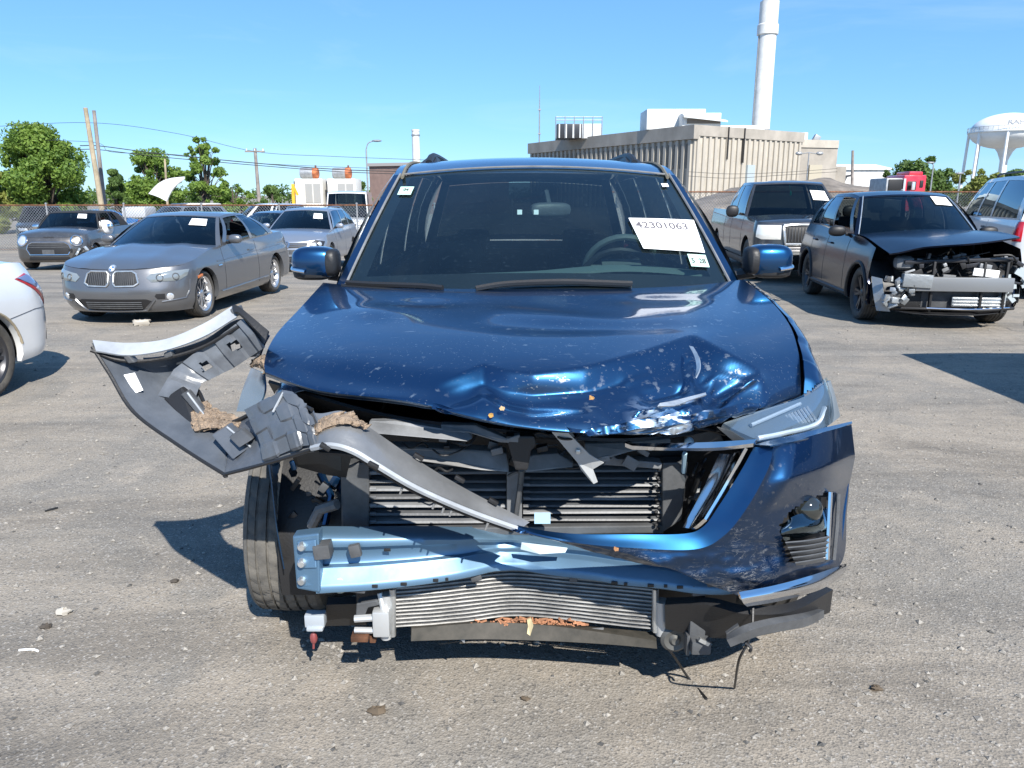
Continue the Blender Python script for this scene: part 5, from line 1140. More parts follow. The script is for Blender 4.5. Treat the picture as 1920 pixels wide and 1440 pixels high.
k = c3.poly('grille', [(-.52, .70), (-.46, .58), (.46, .58), (.52, .70)], K['black'], .008, .002, both=False)[0]
for z in (.62, .66, .69): c3.line('grille_bar', [(-.48, z), (0, z), (.48, z)], .009, K['chrome'], .012, both=False, parent=k)
bd = c3.poly('badge', [(.075*math.cos(t), .65+.075*math.sin(t)) for t in np.linspace(0, 2*math.pi, 21)[:-1]], mat('badge_ground', (.05, .06, .08), .3), .018, .002, both=False)[0]
c3.line('badge_rim', [(.075*math.cos(t), .65+.075*math.sin(t)) for t in np.linspace(0, 2*math.pi, 21)[:-1]], .007, K['chrome'], .022, both=False, closed=True, parent=bd)
c3.line('badge_letter', [(-.035, .712), (0, .655), (.035, .712)], .007, K['chrome'], .024, both=False, parent=bd); c3.line('badge_letter', [(-.058, .69), (-.03, .592), (0, .64), (.03, .592), (.058, .69)], .007, K['chrome'], .024, both=False, parent=bd)
c3.poly('licence_plate_holder', [(-.22, .44), (.22, .44), (.22, .54), (-.22, .54)], K['grey'], .012, .0, both=False)
c3.poly('lower_intake', [(-.62, .26), (.62, .26), (.55, .38), (-.55, .38)], K['black'], .006, 0, both=False)
for z in (.30, .34): c3.line('intake_bar', [(-.5, z), (0, z), (.5, z)], .008, K['grey'], .01, both=False)
for sd in (1, -1):
    h = c3.poly('headlight', [(.53, .61), (.62, .56), (.88, .60), (.98, .72), (.72, .76), (.56, .70)], K['dark_alloy'], .006, .012, side=sd)[0]
    for a, z in ((.66, .65), (.80, .67)): c3.poly('lamp_bowl', [(a+.05*math.cos(t), z+.05*math.sin(t)) for t in np.linspace(0, 2*math.pi, 11)[:-1]], K['lamp'], .02, .006, h, side=sd)
c3.mirror(silver, 1.62, 1.04); c3.card(.42, .74, .5, .78)
for u in (1.4, 2.45, 3.35): c3.ul('door_seam', [(u, .3), (u, .96)], .005, K['black'], -.002)
for sd in (1, -1): MB().tube(crom([(sd*.52, 2.1, 1.43), (sd*.53, 2.25, 1.49), (sd*.55, 3.4, 1.49), (sd*.53, 3.9, 1.43)], 5), .014, 6).build('roof_rail', K['chrome'], c3.root)
# ---- white sedan at the left edge, its tail towards the middle
pearl = paint('pearl_white', (.66, .67, .67), .1, .25, .12)
WP = dict(L=4.9, hw=.93, fr=.6, rr=.62, nf=2.6, nr=2.35, crown=.05,
    zb=[(0, .2), (3.4, .22), (4.3, .25), (4.9, .36)], sh=[(0, .72), (.8, .88), (1.4, .97), (3.6, 1.03), (4.3, 1.06), (4.9, 1.0)],
    pf=[(.18, .09), (.5, 0), (.8, .1)], ps=[(.18, .07), (.32, 0), (.6, 0), (.8, .02), (.95, .07), (1.06, .14)], pr=[(.25, .14), (.4, .02), (.6, -.03), (.78, 0), (.9, .04), (1.06, .13)],
    wf=.9, wr=3.78, war=.375, wrad=.338, tw=.235, rimr=.24, spokes=5, style=1, rim='dark_alloy',
    gh=dict(wb=1.2, bow=.25, wt=2.0, tbow=.12, rb=4.45, rbow=.25, rt=3.3, rtbow=.1, wr=[(2.0, .58), (3.3, .57)], zr=[(2.1, 1.36), (2.7, 1.41), (3.3, 1.34)], rc=.03, sb=.05))
c4 = Car('sedan', 'white sedan at the left edge, only its rear wheel and tail lamp in view', (-5.42, 2.36, 0), -.08, WP)
c4.body(pearl); c4.greenhouse(pearl, sides=((.07, .40), (.43, .78)))
ar = c4.a_of_u(4.9-.62)
c4.poly('tail_lamp', [(ar-.02, .93), (ar+.18, .82), (ar+.42, .66), (ar+.5, .68), (ar+.5, .80), (ar+.35, .90), (ar+.15, .965)], K['red'], .006, .012)
c4.poly('reverse_lamp', [(ar+.0, .935), (ar+.2, .84), (ar+.3, .86), (ar+.15, .955)], mat('smoky_blue_lens', (.12, .16, .3), .1, coat=1), .02, .004)
c4.poly('tail_lamp_bar', [(ar+.2, .83), (ar+.34, .75), (ar+.42, .79), (ar+.3, .86)], K['lamp'], .02, .004)
c4.line('bumper_seam', [(ar-.22, .62), (ar+.1, .66), (ar+.45, .65)], .004, K['grey'], -.001)
c4.ul('arch_lip', [(3.78+.385*math.cos(t), .338+.385*math.sin(t)) for t in np.linspace(.15, 1.4, 9)], .012, mat('dirty_edge', (.3, .25, .17), .8), -.004)
c4.poly('bumper_diffuser', [(ar+.3, .36), (c4.A, .36), (c4.A, .46), (ar+.4, .46)], K['black'], .004, 0)
# ---- dark crossover with its front stripped off
navy = paint('navy_paint', (.004, .008, .025), .6, .2, .02, coat=.25)
XP = dict(L=4.6, hw=.91, fr=.6, rr=.45, nf=2.6, nr=2.8, crown=.06,
    zb=[(0, .24), (1.2, .26), (3.4, .26), (4.6, .36)], sh=[(0, .88), (.5, .98), (1.3, 1.08), (2.5, 1.10), (3.6, 1.15), (4.6, 1.14)],
    pf=[(.18, .09), (.5, 0), (.8, .1)], ps=[(.2, .06), (.35, 0), (.6, -.0), (.78, .015), (.95, .05), (1.15, .13)], pr=[(.2, .06), (.5, 0), (1.0, .06), (1.2, .15)],
    wf=.92, wr=3.70, war=.40, wrad=.352, tw=.225, rimr=.235, spokes=5, style=1, rim='dark_alloy', driver=1,
    gh=dict(wb=1.28, bow=.26, wt=2.05, tbow=.12, rb=4.4, rbow=.15, rt=3.85, rtbow=.1, wr=[(2.0, .60), (2.8, .625), (3.9, .56)], zr=[(2.1, 1.585), (2.6, 1.645), (3.2, 1.64), (3.85, 1.55)], rc=.035, sb=.05))
loc, rz = put(5.36, 9.22, -.128)
c5 = Car('stripped_crossover', 'dark navy crossover with its front bumper gone and bare metal showing', loc, rz, XP)
c5.body(navy, umin=.50, hood=False); c5.greenhouse(navy, sides=((.06, .38), (.42, .72), (.75, .90)), open_=((-1, 0),))
Hd = []                                                  # sprung hood: lifted at its front edge, dipping at one side
for t in np.linspace(0, 1, 14):
    row = []
    for q in np.linspace(-1, 1, 19):
        u = lerp(1.44, .06+.24*q*q, t); w = q*(.78-.05*t); z = 1.10+.05*(1-q*q)*(1-t*.3)+.03*q-.10*t*t
        z += (.06*max(0, q)**1.5+.02*q)*t-.05*sst(-.5, -1, q)*sst(.1, .8, t)
        row.append(Vector((w, u, z)))
    Hd.append(row)
h5 = MB().shell(Hd, .02).build('hood', navy, c5.root, ang=60)
MB().tube([Hd[k][15]+Vector((0, 0, .004)) for k in range(5, 14)], .004, 5).build('hood_crease', K['silver'], h5)
D5 = c5.root
def bx5(name, c, d, m, ry=0, rx=0, rz=0, bev=.008): return MB().box(c, d, (Matrix.Rotation(rz, 3, 'Z') @ Matrix.Rotation(ry, 3, 'Y') @ Matrix.Rotation(rx, 3, 'X'))).build(name, m, D5, bevel=bev)
white_al = mat('pale_cast_alloy', (.32, .34, .35), .4, .6, bump=.4, bscale=25)
bx5('engine_block', (0, .85, .62), (1.1, .5, .45), K['black'])
bx5('crash_beam', (.13, .22, .56), (1.12, .09, .17), mat('crash_beam_alloy', (.24, .25, .26), .4, .5), 0)
bx5('beam_foam', (-.42, .20, .60), (.34, .1, .16), white_al, .05)
for k in range(34):
    r = random.Random(k+40); bx5('crushed_bracket', (-.60+r.uniform(-.16, .16), .24+r.uniform(-.06, .06), .47+r.uniform(-.17, .15)), (r.uniform(.03, .12), r.uniform(.02, .06), r.uniform(.02, .10)), white_al if k % 4 else K['grey'], r.uniform(-.9, .9), r.uniform(-.4, .4), r.uniform(-.5, .5), .012)
bx5('radiator', (.2, .34, .42), (1.0, .05, .36), K['grey']); bx5('intercooler', (.35, .27, .34), (.62, .04, .12), K['silver'])
for z in (.30, .34, .38): bx5('cooler_tube', (.35, .245, z), (.6, .012, .014), K['silver'], bev=.002)
for x in (-.22, .36, .62): bx5('support_strut', (x, .25, .52), (.03, .05, .62), K['black'])
bx5('upper_tie_bar', (.1, .32, .84), (1.3, .07, .04), K['dark_alloy'], -.04)
for k in range(60):                                       # jumble of brackets, hoses and castings
    r = random.Random(k); c = (r.uniform(-.5, .78), r.uniform(.26, .5), r.uniform(.58, .90))
    if k % 3: bx5('engine_bay_part', c, (r.uniform(.03, .16), r.uniform(.03, .08), r.uniform(.015, .09)), (K['dark_alloy'], K['galv'], K['black'], K['grey'], K['dark_alloy'], K['midgrey'])[k % 6], r.uniform(-.6, .6), bev=.005)
    else: MB().tube(crom([c, (c[0]+r.uniform(-.15, .15), c[1]-.03, c[2]+r.uniform(-.1, .1)), (c[0]+r.uniform(-.3, .3), c[1], c[2]+r.uniform(-.12, .12))], 4), r.uniform(.006, .016), 6).build('engine_bay_hose', (K['black'], K['dark_alloy'], K['silver'])[k % 3], D5)
bx5('paper_label', (.38, .235, .70), (.30, .012, .09), K['white'], .1)
MB().ball((-.52, .42, .80), (.12, .1, .09), 10, 6, None, .7).build('headlight_bracket', K['midgrey'], D5)
MB().shell(surf([[Vector((-.86, .5, .62)), Vector((-.84, .42, .4)), Vector((-.8, .36, .2))], [Vector((-.76, .40, .60)), Vector((-.74, .32, .4)), Vector((-.66, .28, .2))]], 4, 5), .015).build('fender_bracket', white_al, D5)
MB().tube(crom([(-.72, .34, .24), (-.2, .16, .26), (.3, .14, .255), (.8, .34, .26)], 6), .02, 8).build('lower_bar', K['black'], D5)
MB().tube(crom([(-.3, .12, .275), (.2, .1, .27), (.72, .28, .275)], 6), .012, 8).build('lower_bar_trim', K['chrome'], D5)
MB().shell(surf([[Vector((-.8, .5, .24)), Vector((-.4, .2, .2)), Vector((.2, .12, .2)), Vector((.7, .3, .22))], [Vector((-.78, .7, .22)), Vector((-.4, .6, .19)), Vector((.2, .6, .19)), Vector((.7, .7, .21))]], 3, 6), .01).build('splash_shield', K['black'], D5)
M = MB()
for k in range(16): r = random.Random(k+90); M.box((.72+r.uniform(-.12, .16), .26+r.uniform(-.05, .1), .52+r.uniform(-.2, .2)), (r.uniform(.03, .12), .02, r.uniform(.03, .12)), Matrix.Rotation(r.uniform(-1.5, 1.5), 3, 'Y'))
o = M.build('shattered_corner', mat('broken_pale_plastic', (.45, .5, .52), .3, .2), D5); o['kind'] = 'stuff'
for pts in ([(.9, .3, .5), (.95, .2, .3), (.85, .15, .12), (.88, .1, .04)], [(.86, .34, .7), (.95, .3, .6), (.9, .25, .42)]): MB().tube(crom(pts, 5), .006, 5).build('loose_wire', K['black'], D5)
c5.ul('arch_trim', [(.92+.41*math.cos(t), .352+.41*math.sin(t)) for t in np.linspace(-.2, math.pi+.1, 17)], .024, K['black'], .0)
c5.ul('arch_trim', [(3.7+.41*math.cos(t), .352+.41*math.sin(t)) for t in np.linspace(-.2, math.pi+.2, 17)], .024, K['black'], .0)
c5.ul('sill_trim', [(1.36, .31), (3.28, .31)], .03, K['black'], -.005)
for u in (1.55, 2.62, 3.5): c5.ul('door_seam', [(u, .36), (u, .7), (u+.03, 1.02)], .005, K['black'], -.002)
for u in (2.45, 3.38): c5.ul('door_handle', [(u-.1, .93), (u+.08, .935)], .016, navy, .014)
c5.mirror(K['black'], 1.72, 1.13, .03, (.12, .07, .075)); c5.card(.48, .86, .72, .95)
for sd in (1, -1): MB().tube([c5.G(0, .94, v, .006, sd) for v in np.linspace(0, 1, 8)], .008, 6).build('windshield_seal', K['silver'], c5.wshield)
# ---- grey pickup
slate = paint('slate_grey', (.06, .06, .065), .7, .3, .25)
TP = dict(L=5.8, hw=.99, fr=.42, rr=.2, nf=3.2, nr=5, crown=.05,
    zb=[(0, .42), (1.0, .42), (5.8, .45)], sh=[(0, 1.12), (.3, 1.15), (1.3, 1.2), (3.5, 1.23), (3.6, 1.3), (5.8, 1.3)],
    pf=[(.4, .0), (.62, -.02), (.7, .04), (.9, .05), (1.15, .1)], ps=[(.4, .04), (.6, 0), (.9, 0), (1.1, .03), (1.3, .08)], pr=[(.4, .02), (1.3, .02)],
    wf=.98, wr=4.55, war=.46, wrad=.395, tw=.26, rimr=.23, spokes=5, rim='dark_alloy', seatrows=(2.5,),
    gh=dict(wb=1.35, bow=.15, wt=1.98, tbow=.08, rb=3.6, rbow=.05, rt=3.42, rtbow=.04, wr=[(1.9, .68), (2.6, .71), (3.4, .68)], zr=[(1.98, 1.82), (2.3, 1.88), (3.0, 1.88), (3.42, 1.84)], rc=.03))
loc, rz = put(5.50, 14.35, -.10)
c6 = Car('pickup_truck', 'dark grey pickup truck with big headlights, behind the navy crossover', loc, rz, TP, 'truck')
c6.body(slate); c6.greenhouse(slate, sides=((.05, .5), (.55, .92)))
k = c6.poly('grille', [(-.46, 1.05), (-.42, .76), (.42, .76), (.46, 1.05)], K['black'], .012, .004, both=False)[0]
c6.line('grille_surround', [(-.50, 1.08), (-.45, .73), (.45, .73), (.50, 1.08)], .03, K['silver'], .012, both=False, closed=True, parent=k)
for q in range(15): c6.line('grille_bar', [(-.40+.057*q, .78), (-.40+.057*q, 1.04)], .008, K['grey'], .02, both=False, parent=k)
c6.poly('badge', [(.13*math.cos(t), .91+.05*math.sin(t)) for t in np.linspace(0, 2*math.pi, 21)[:-1]], mat('oval_badge', (.55, .6, .68), .3, .5), .03, .006, k, both=False)
for sd in (1, -1): c6.poly('headlight', [(.54, .82), (.9, .82), (1.02, .86), (1.02, 1.08), (.54, 1.08)], mat('clear_headlight', (.72, .72, .68), .12, .2, coat=1) if sd > 0 else bpy.data.materials['clear_headlight'], .008, .012, side=sd)
c6.poly('front_bumper', [(-1.2, .46), (1.2, .46), (1.2, .66), (-1.2, .66)], slate, .035, .01, both=False); c6.poly('bumper_intake', [(-.5, .47), (.5, .47), (.46, .56), (-.46, .56)], K['black'], .05, 0, both=False)
c6.poly('chrome_bumper', [(-.7, .55), (.7, .55), (.7, .62), (-.7, .62)], K['silver'], .052, 0, both=False)
c6.mirror(K['black'], 1.72, 1.3, .05, (.13, .07, .12)); c6.card(.5, .9, .45, .75)
MB().tube([c6.G(0, .0, .95, -.03, 1), c6.G(0, 0, .72, -.05, 1)], .004).ball(c6.G(0, 0, .68, -.05, 1), (.02, .01, .05), 8, 6).build('air_freshener', mat('green_card', (.05, .5, .35), .5), c6.root)
for u in (1.5, 2.7, 3.55): c6.ul('door_seam', [(u, .5), (u, 1.2)], .006, K['black'], -.002)
# ---- white SUV on the right, tail towards us
wht = paint('plain_white', (.58, .6, .62), .0, .3, .2)
UP = dict(L=5.5, hw=1.0, fr=.5, rr=.25, nf=2.8, nr=4.5, crown=.05,
    zb=[(0, .4), (5.5, .45)], sh=[(0, 1.05), (1.3, 1.18), (3, 1.22), (5.5, 1.24)],
    pf=[(.3, .05), (1.1, .1)], ps=[(.4, .04), (.6, 0), (.9, 0), (1.1, .02), (1.24, .06)], pr=[(.4, .0), (.6, -.03), (.75, .02), (1.24, .06)],
    wf=1.0, wr=4.1, war=.45, wrad=.385, tw=.25, rimr=.23, spokes=6, rim='alloy', seatrows=(2.4, 3.3),
    gh=dict(wb=1.35, bow=.15, wt=2.05, tbow=.08, rb=5.42, rbow=.06, rt=5.25, rtbow=.05, wr=[(2, .74), (3.5, .78), (5.3, .74)], zr=[(2.05, 1.84), (2.5, 1.91), (4, 1.93), (5.25, 1.88)], rc=.03))
loc, rz = put(10.42, 16.95, 2.826)
c7 = Car('white_suv', 'long white SUV with dark side glass and red tail lamp at the right edge', loc, rz, UP)
c7.body(wht, trunk=False); c7.greenhouse(wht, sides=((.04, .28), (.31, .54), (.57, .94)), glass=privacy)
ar = c7.a_of_u(5.28)
c7.poly('tail_lamp', [(ar-.06, .92), (ar+.2, .92), (ar+.2, 1.22), (ar-.02, 1.22)], K['red'], .008, .012)
for sd in (1, -1): MB().tube(crom([(sd*.68, 2.6, 1.92), (sd*.68, 2.8, 1.99), (sd*.70, 4.6, 1.99), (sd*.68, 4.9, 1.92)], 5), .02, 6).build('roof_rail', K['black'], c7.root)
c7.mirror(K['black'], 1.8, 1.3, .03); c7.ul('body_moulding', [(1.5, .82), (3.6, .82)], .02, K['grey'], .0)
for u in (1.5, 2.6, 3.6): c7.ul('door_seam', [(u, .5), (u, 1.2)], .006, K['black'], -.002)
for u in (2.45, 3.45): c7.ul('door_handle', [(u-.1, 1.08), (u+.08, 1.08)], .016, K['black'], .014)
# ---- tall white van just outside the right edge: its shadow reaches into view
NP = dict(UP, L=5.6, hw=.98, rr=.15, nr=7, wr=4.3, sh=[(0, 1.0), (.9, 1.2), (2, 1.24), (5.6, 1.24)], gh=dict(wb=.9, bow=.12, wt=1.5, tbow=.06, rb=5.57, rbow=.02, rt=5.5, rtbow=.02, wr=[(1.5, .84), (5.5, .86)], zr=[(1.5, 1.86), (2, 1.93), (5.5, 1.93)], rc=.03))
c8 = Car('cargo_van', 'white cargo van just past the right edge, its shadow lying on the gravel', (5.71, .45, 0), 0.0, NP, 'van')
c8.body(wht, trunk=False); c8.greenhouse(wht, sides=((.03, .22),), seats=False)
# ---------------------------------------------------------------- plainer cars behind the fence
def rowcar(name, label, x, y, rz, kind, m, cat='car', card=False):
    S_ = dict(sedan=dict(L=4.7, hw=.9, top=1.45, sh=.95, wt=2.0, rt=3.3, rb=4.2, wb=1.25), suv=dict(L=4.7, hw=.93, top=1.72, sh=1.08, wt=1.9, rt=4.2, rb=4.6, wb=1.2), van=dict(L=5.4, hw=.98, top=2.3, sh=1.2, wt=1.35, rt=5.2, rb=5.35, wb=.8))[kind]
    L, hw, top, sh = S_['L'], S_['hw'], S_['top'], S_['sh']
    p = dict(L=L, hw=hw, fr=.5, rr=.35, nf=2.7, nr=3.2, crown=.06, zb=[(0, .25), (L, .3)], sh=[(0, sh-.22), (.5, sh-.1), (1.3, sh-.02), (3, sh+.02), (L, sh+.02)],
        pf=[(.2, .08), (.45, 0), (sh-.2, .08)], ps=[(.2, .06), (.35, 0), (sh-.2, .02), (sh, .09)], pr=[(.2, .06), (.5, 0), (sh, .08)], wf=.9, wr=L-1.0, war=.37, wrad=.33, tw=.22, rimr=.215, spokes=5, seatrows=(2.3,),
        gh=dict(wb=S_['wb'], bow=.2, wt=S_['wt'], tbow=.1, rb=S_['rb'], rbow=.1, rt=S_['rt'], rtbow=.06, wr=[(S_['wt'], hw*.66 if kind != 'van' else hw*.84), (S_['rt'], hw*.64 if kind != 'van' else hw*.86)], zr=[(S_['wt']+.05, top-.09), (S_['wt']+.6, top-.03), (S_['rt'], top-.08)], rc=.03))
    c = Car(name, label, (x, y, ground_z(x, y)), rz, p, cat, 'cars parked behind the fence')
    c.body(m, trunk=kind == 'sedan'); c.greenhouse(m, sides=((.06, .45), (.5, .88)) if kind == 'sedan' else ((.05, .34), (.38, .65), (.69, .92)) if kind == 'suv' else ((.03, .2),))
    for sd in (1, -1):
        c.poly('headlight', [(.48, sh-.34), (.85, sh-.34), (.95, sh-.22), (.55, sh-.24)], K['lamp'], .006, .01, side=sd)
        ar = c.a_of_u(L-.35); c.poly('tail_lamp', [(ar, sh-.22), (ar+.4, sh-.2), (ar+.4, sh-.04), (ar, sh-.02)], K['red'], .006, .01, side=sd)
    c.poly('grille', [(-.42, sh-.4), (.42, sh-.4), (.45, sh-.26), (-.45, sh-.26)], K['black'], .006, 0, both=False)
    c.mirror(m, S_['wb']+.45, sh+.08)
    if card: c.card(.42, .74, .5, .78)
    return c
pb = paint('black_paint', (.012, .012, .014), .2, .3, .2); pg = paint('dull_grey', (.2, .22, .25), .5, .35, .3); pbl = paint('bright_blue', (.01, .16, .5), .2, .3, .1); pdk = paint('midnight_blue', (.02, .03, .06), .5, .3, .2)
pw = wht; pr_ = paint('dark_teal', (.03, .06, .075), .4, .3, .2)
rowcar('black_suv', 'black SUV with grey roof behind the chain-link fence, farthest left', -18.7, 31.2, .5, 'suv', pb)
rowcar('blue_hatchback', 'bright blue car behind the fence beside the convertible', -20.4, 34.6, -.3, 'sedan', pbl)
rowcar('dark_sedan', 'dark teal sedan behind the fence above the soft top', -19.6, 36.5, .3, 'sedan', pr_)
rowcar('grey_suv', 'bluish grey SUV behind the fence, above the coupe roof', -15.2, 31.5, -.45, 'suv', pg)
rowcar('white_van', 'white van behind the fence below the raised white hood', -14.6, 38.5, -1.1, 'suv', pw, 'van')
q = rowcar('midnight_sedan', 'midnight blue sedan between the coupe and the silver wagon', -8.2, 23.0, -.25, 'sedan', pdk); del q.root['group']
rowcar('white_minivan', 'white minivan behind the fence, left of the silver wagon roof', -9.9, 35.5, .3, 'suv', pw, 'van')
rowcar('white_box_van', 'tall white van behind the fence, right of the silver wagon roof', -7.0, 33.0, .12, 'van', pw, 'van')
# ---------------------------------------------------------------- fence
fence = thing('chain_link_fence', 'long chain-link fence with rusty top rail across the back of the yard', 'fence', (0, 30.5, 0), 0)
FX0, FX1, FH = -27.0, 27.0, 1.74
def fz(x): return ground_z(x, 30.5)
post = MB().tube([(0, 0, 0), (0, 0, FH+.04)], .035, 8).ball((0, 0, FH+.06), (.05, .05, .04), 8, 5).build('post', K['galv'], fence); pm = post.data
xsf = np.arange(FX0, FX1+.1, 3.0); post.location = (xsf[0], 0, fz(xsf[0]))
for x in xsf[1:]: link('post', pm, fence, (x, 0, fz(x)))
MB().tube([(x, 0, fz(x)+FH) for x in np.linspace(FX0, FX1, 60)], .028, 6).build('top_rail', K['rust'], fence)
MB().tube([(x, 0, fz(x)+.06) for x in np.linspace(FX0, FX1, 60)], .008, 4).build('tension_wire', K['rust'], fence)
M = MB(); V = []; F = []
for d in (1, -1):
    for x in np.arange(FX0-2, FX1+2, .11):
        a, b = x, x+d*FH*.92
        if min(a, b) < FX0 or max(a, b) > FX1: continue
        za, zb = fz(a), fz(b)+FH; o = len(V); w = .008
        V += [(a-w, d*.006, za), (a+w, d*.006, za), (b+w, d*.006, zb), (b-w, d*.006, zb), (a, d*.006-w*1.5, za), (b, d*.006-w*1.5, zb)]
        F += [(o, o+1, o+2, o+3), (o, o+4, o+5, o+3), (o+4, o+1, o+2, o+5)]
tag(M.add(V, F).build('wire_mesh', K['galv'], fence, smooth=False), kind='stuff')
V = []; F = []; r = random.Random(2)
for x in np.arange(FX0, FX1, .09):                      # twisted wire ends and dead vine along the rail
    o = len(V); z = fz(x)+FH; h = r.uniform(.03, .12); dx = r.uniform(-.06, .06)
    V += [(x-.006, 0, z), (x+.006, 0, z), (x+dx, 0, z+h)]; F.append((o, o+1, o+2))
tag(MB().add(V, F).build('wire_ends', K['rust'], fence, smooth=False), kind='stuff')
# ---------------------------------------------------------------- trees
def leafmat(name, a, b):
    m = mat(name, a, .7, var=.5, vscale=1.3, col2=b); n = m.node_tree.nodes; p = n['Principled BSDF']
    p.inputs['Subsurface Weight'].default_value = 0; p.inputs['Transmission Weight'].default_value = 0
    l = m.node_tree.links; t = n.new('ShaderNodeBsdfTranslucent'); t.inputs[0].default_value = (b[0]*1.3, b[1]*1.4, b[2], 1)
    x = n.new('ShaderNodeMixShader'); x.inputs[0].default_value = .3; l.new(p.outputs[0], x.inputs[1]); l.new(t.outputs[0], x.inputs[2]); l.new(x.outputs[0], n['Material Output'].inputs[0]); return m
LM = [leafmat('bright_leaf', (.07, .135, .02), (.19, .28, .045)), leafmat('dark_leaf', (.045, .09, .02), (.12, .19, .04)), leafmat('yellow_leaf', (.11, .14, .025), (.24, .26, .06))]
barkm = mat('bark', (.09, .07, .055), .9, bump=.6, bscale=25, var=.3, vscale=6)
def leaves(clumps, n, size, seed):
    r = np.random.default_rng(seed); C_ = np.array([c[:3] for c in clumps]); Rr = np.array([c[3] for c in clumps]); w = Rr**2; w = w/w.sum()
    k = r.choice(len(clumps), n, p=w); d = r.normal(size=(n, 3)); d /= np.linalg.norm(d, axis=1, keepdims=True)
    p = C_[k]+d*(Rr[k]*(.35+.7*r.random(n)**.6))[:, None]*np.array([1, 1, .8])
    a = r.normal(size=(n, 3)); a /= np.linalg.norm(a, axis=1, keepdims=True); b = np.cross(a, d+r.normal(size=(n, 3))*.5); b /= np.maximum(np.linalg.norm(b, axis=1, keepdims=True), 1e-6)
    s = (size*(.6+.8*r.random(n)))[:, None]
    V = np.stack([p-a*s, p+b*s*.55, p+a*s, p-b*s*.55], 1).reshape(-1, 3)
    F = np.arange(4*n).reshape(-1, 4); return V.tolist(), F.tolist()
def tree(name, label, x, y, base, h, w, m, seed, n=5000, size=.14, trunk_h=.35, nclump=22, group='trees beyond the yard', airy=0.):
    t = thing(name, label, 'tree', (x, y, base), 0, group); r = random.Random(seed); cl = []
    th = h*trunk_h
    M = MB(); tr = (h*.022+.04)*(.5 if airy else 1)
    top = Vector((r.uniform(-.1, .1)*w, 0, h*.8)); pts = [Vector((0, 0, -.1)), Vector((r.uniform(-.05, .05)*w, 0, th)), Vector((top.x*.6, 0, h*.6)), top]
    M.tube(crom(pts, 4), [tr*(1-.8*k/12) for k in range(13)], 8)
    for k in range(nclump):
        a = r.random()*6.28; q = r.random(); zz = lerp(th, h, .12+.8*q); rad = w*.5*math.sqrt(max(.05, 1-((q-.42)/.62)**2))*r.uniform(.35, .85)
        c = (rad*math.cos(a), rad*math.sin(a), zz); cr = w*(r.uniform(.05, .2) if k % 3 else r.uniform(.03, .09))*(1-airy*.4); cl.append((*c, cr))
        st = crom([pts[1].lerp(pts[2], r.random()*.8), Vector(c)*.6+Vector((0, 0, zz*.32)), Vector(c)], 3)
        M.tube(st, [tr*.35*(1-.75*i/(len(st)-1)) for i in range(len(st))], 5)
    M.build('trunk', barkm, t)
    V, F = leaves(cl, n, size, seed); MB().add(V, F).build('crown', m, t, smooth=False)
    return t
def tr_px(name, label, px0, px1, ytop, Y, m, seed, base=-.5, **k):
    x = (px0+px1)/2; c = at(x, 380, Y); w = (px1-px0)/FPX*Y; top = at(x, ytop, Y).z
    return tree(name, label, c.x, Y, base, top-base, w, m, seed, **k)
tr_px('broadleaf_tree', 'large bright green tree left of the two wooden poles', 2, 172, 236, 46, LM[0], 11, n=30000, trunk_h=.08, nclump=95, size=.10)
tr_px('shrub', 'yellowish green shrub at the far left edge', -70, 45, 318, 44, LM[2], 12, n=4500, trunk_h=.05, nclump=20)
tr_px('broadleaf_tree', 'dark tree just right of the two wooden poles', 192, 244, 314, 56, LM[1], 13, n=9000, trunk_h=.05, nclump=30, size=.11)
tr_px('broadleaf_tree', 'rounded tree behind the overhead wires, right of the poles', 232, 348, 284, 64, LM[0], 14, n=18000, trunk_h=.06, nclump=70, size=.12)
tr_px('sapling', 'thin airy young tree behind the raised white hood', 342, 436, 250, 40, LM[0], 15, n=6500, trunk_h=.24, nclump=60, size=.075, airy=1.)
tr_px('shrub', 'bright green shrub below the airy young tree', 400, 478, 330, 46, LM[0], 16, n=7000, trunk_h=.06, nclump=34, size=.1)
tr_px('shrub', 'low green bush at the foot of the lone utility pole', 476, 548, 350, 58, LM[1], 17, n=3000, trunk_h=.08, nclump=14)
tr_px('broadleaf_tree', 'small dark tree left of the brown building', 655, 700, 336, 85, LM[1], 18, n=2500, trunk_h=.2, nclump=14, size=.18)
tr_px('broadleaf_tree', 'large round tree behind the red truck', 1662, 1786, 290, 115, LM[1], 19, base=0, n=9000, trunk_h=.15, nclump=40, size=.26)
tr_px('shrub', 'wide yellow-green tree below the water tower', 1776, 1868, 312, 92, LM[2], 20, base=0, n=5000, trunk_h=.1, nclump=26, size=.2)
tr_px('shrub', 'tiny tree between the white warehouse and the red truck', 1640, 1664, 317, 120, LM[1], 21, base=0, n=1200, trunk_h=.15, nclump=9, size=.24)
tr_px('shrub', 'bush at the right edge under the water tower', 1872, 1935, 318, 80, LM[1], 22, base=0, n=2500, trunk_h=.1, nclump=14, size=.18)
cl = []; r = random.Random(9)
for k in range(900):
    x = r.uniform(-400, 400); cl.append((x, 175+r.uniform(-6, 6)+abs(x)*.1, r.uniform(0, 2.6), r.uniform(1.2, 2.6)))
V, F = leaves(cl, 52000, .42, 31); tag(MB().add(V, F).build('distant_trees', LM[1], None, smooth=False), 'far low belt of trees along the horizon', 'woodland', kind='stuff')
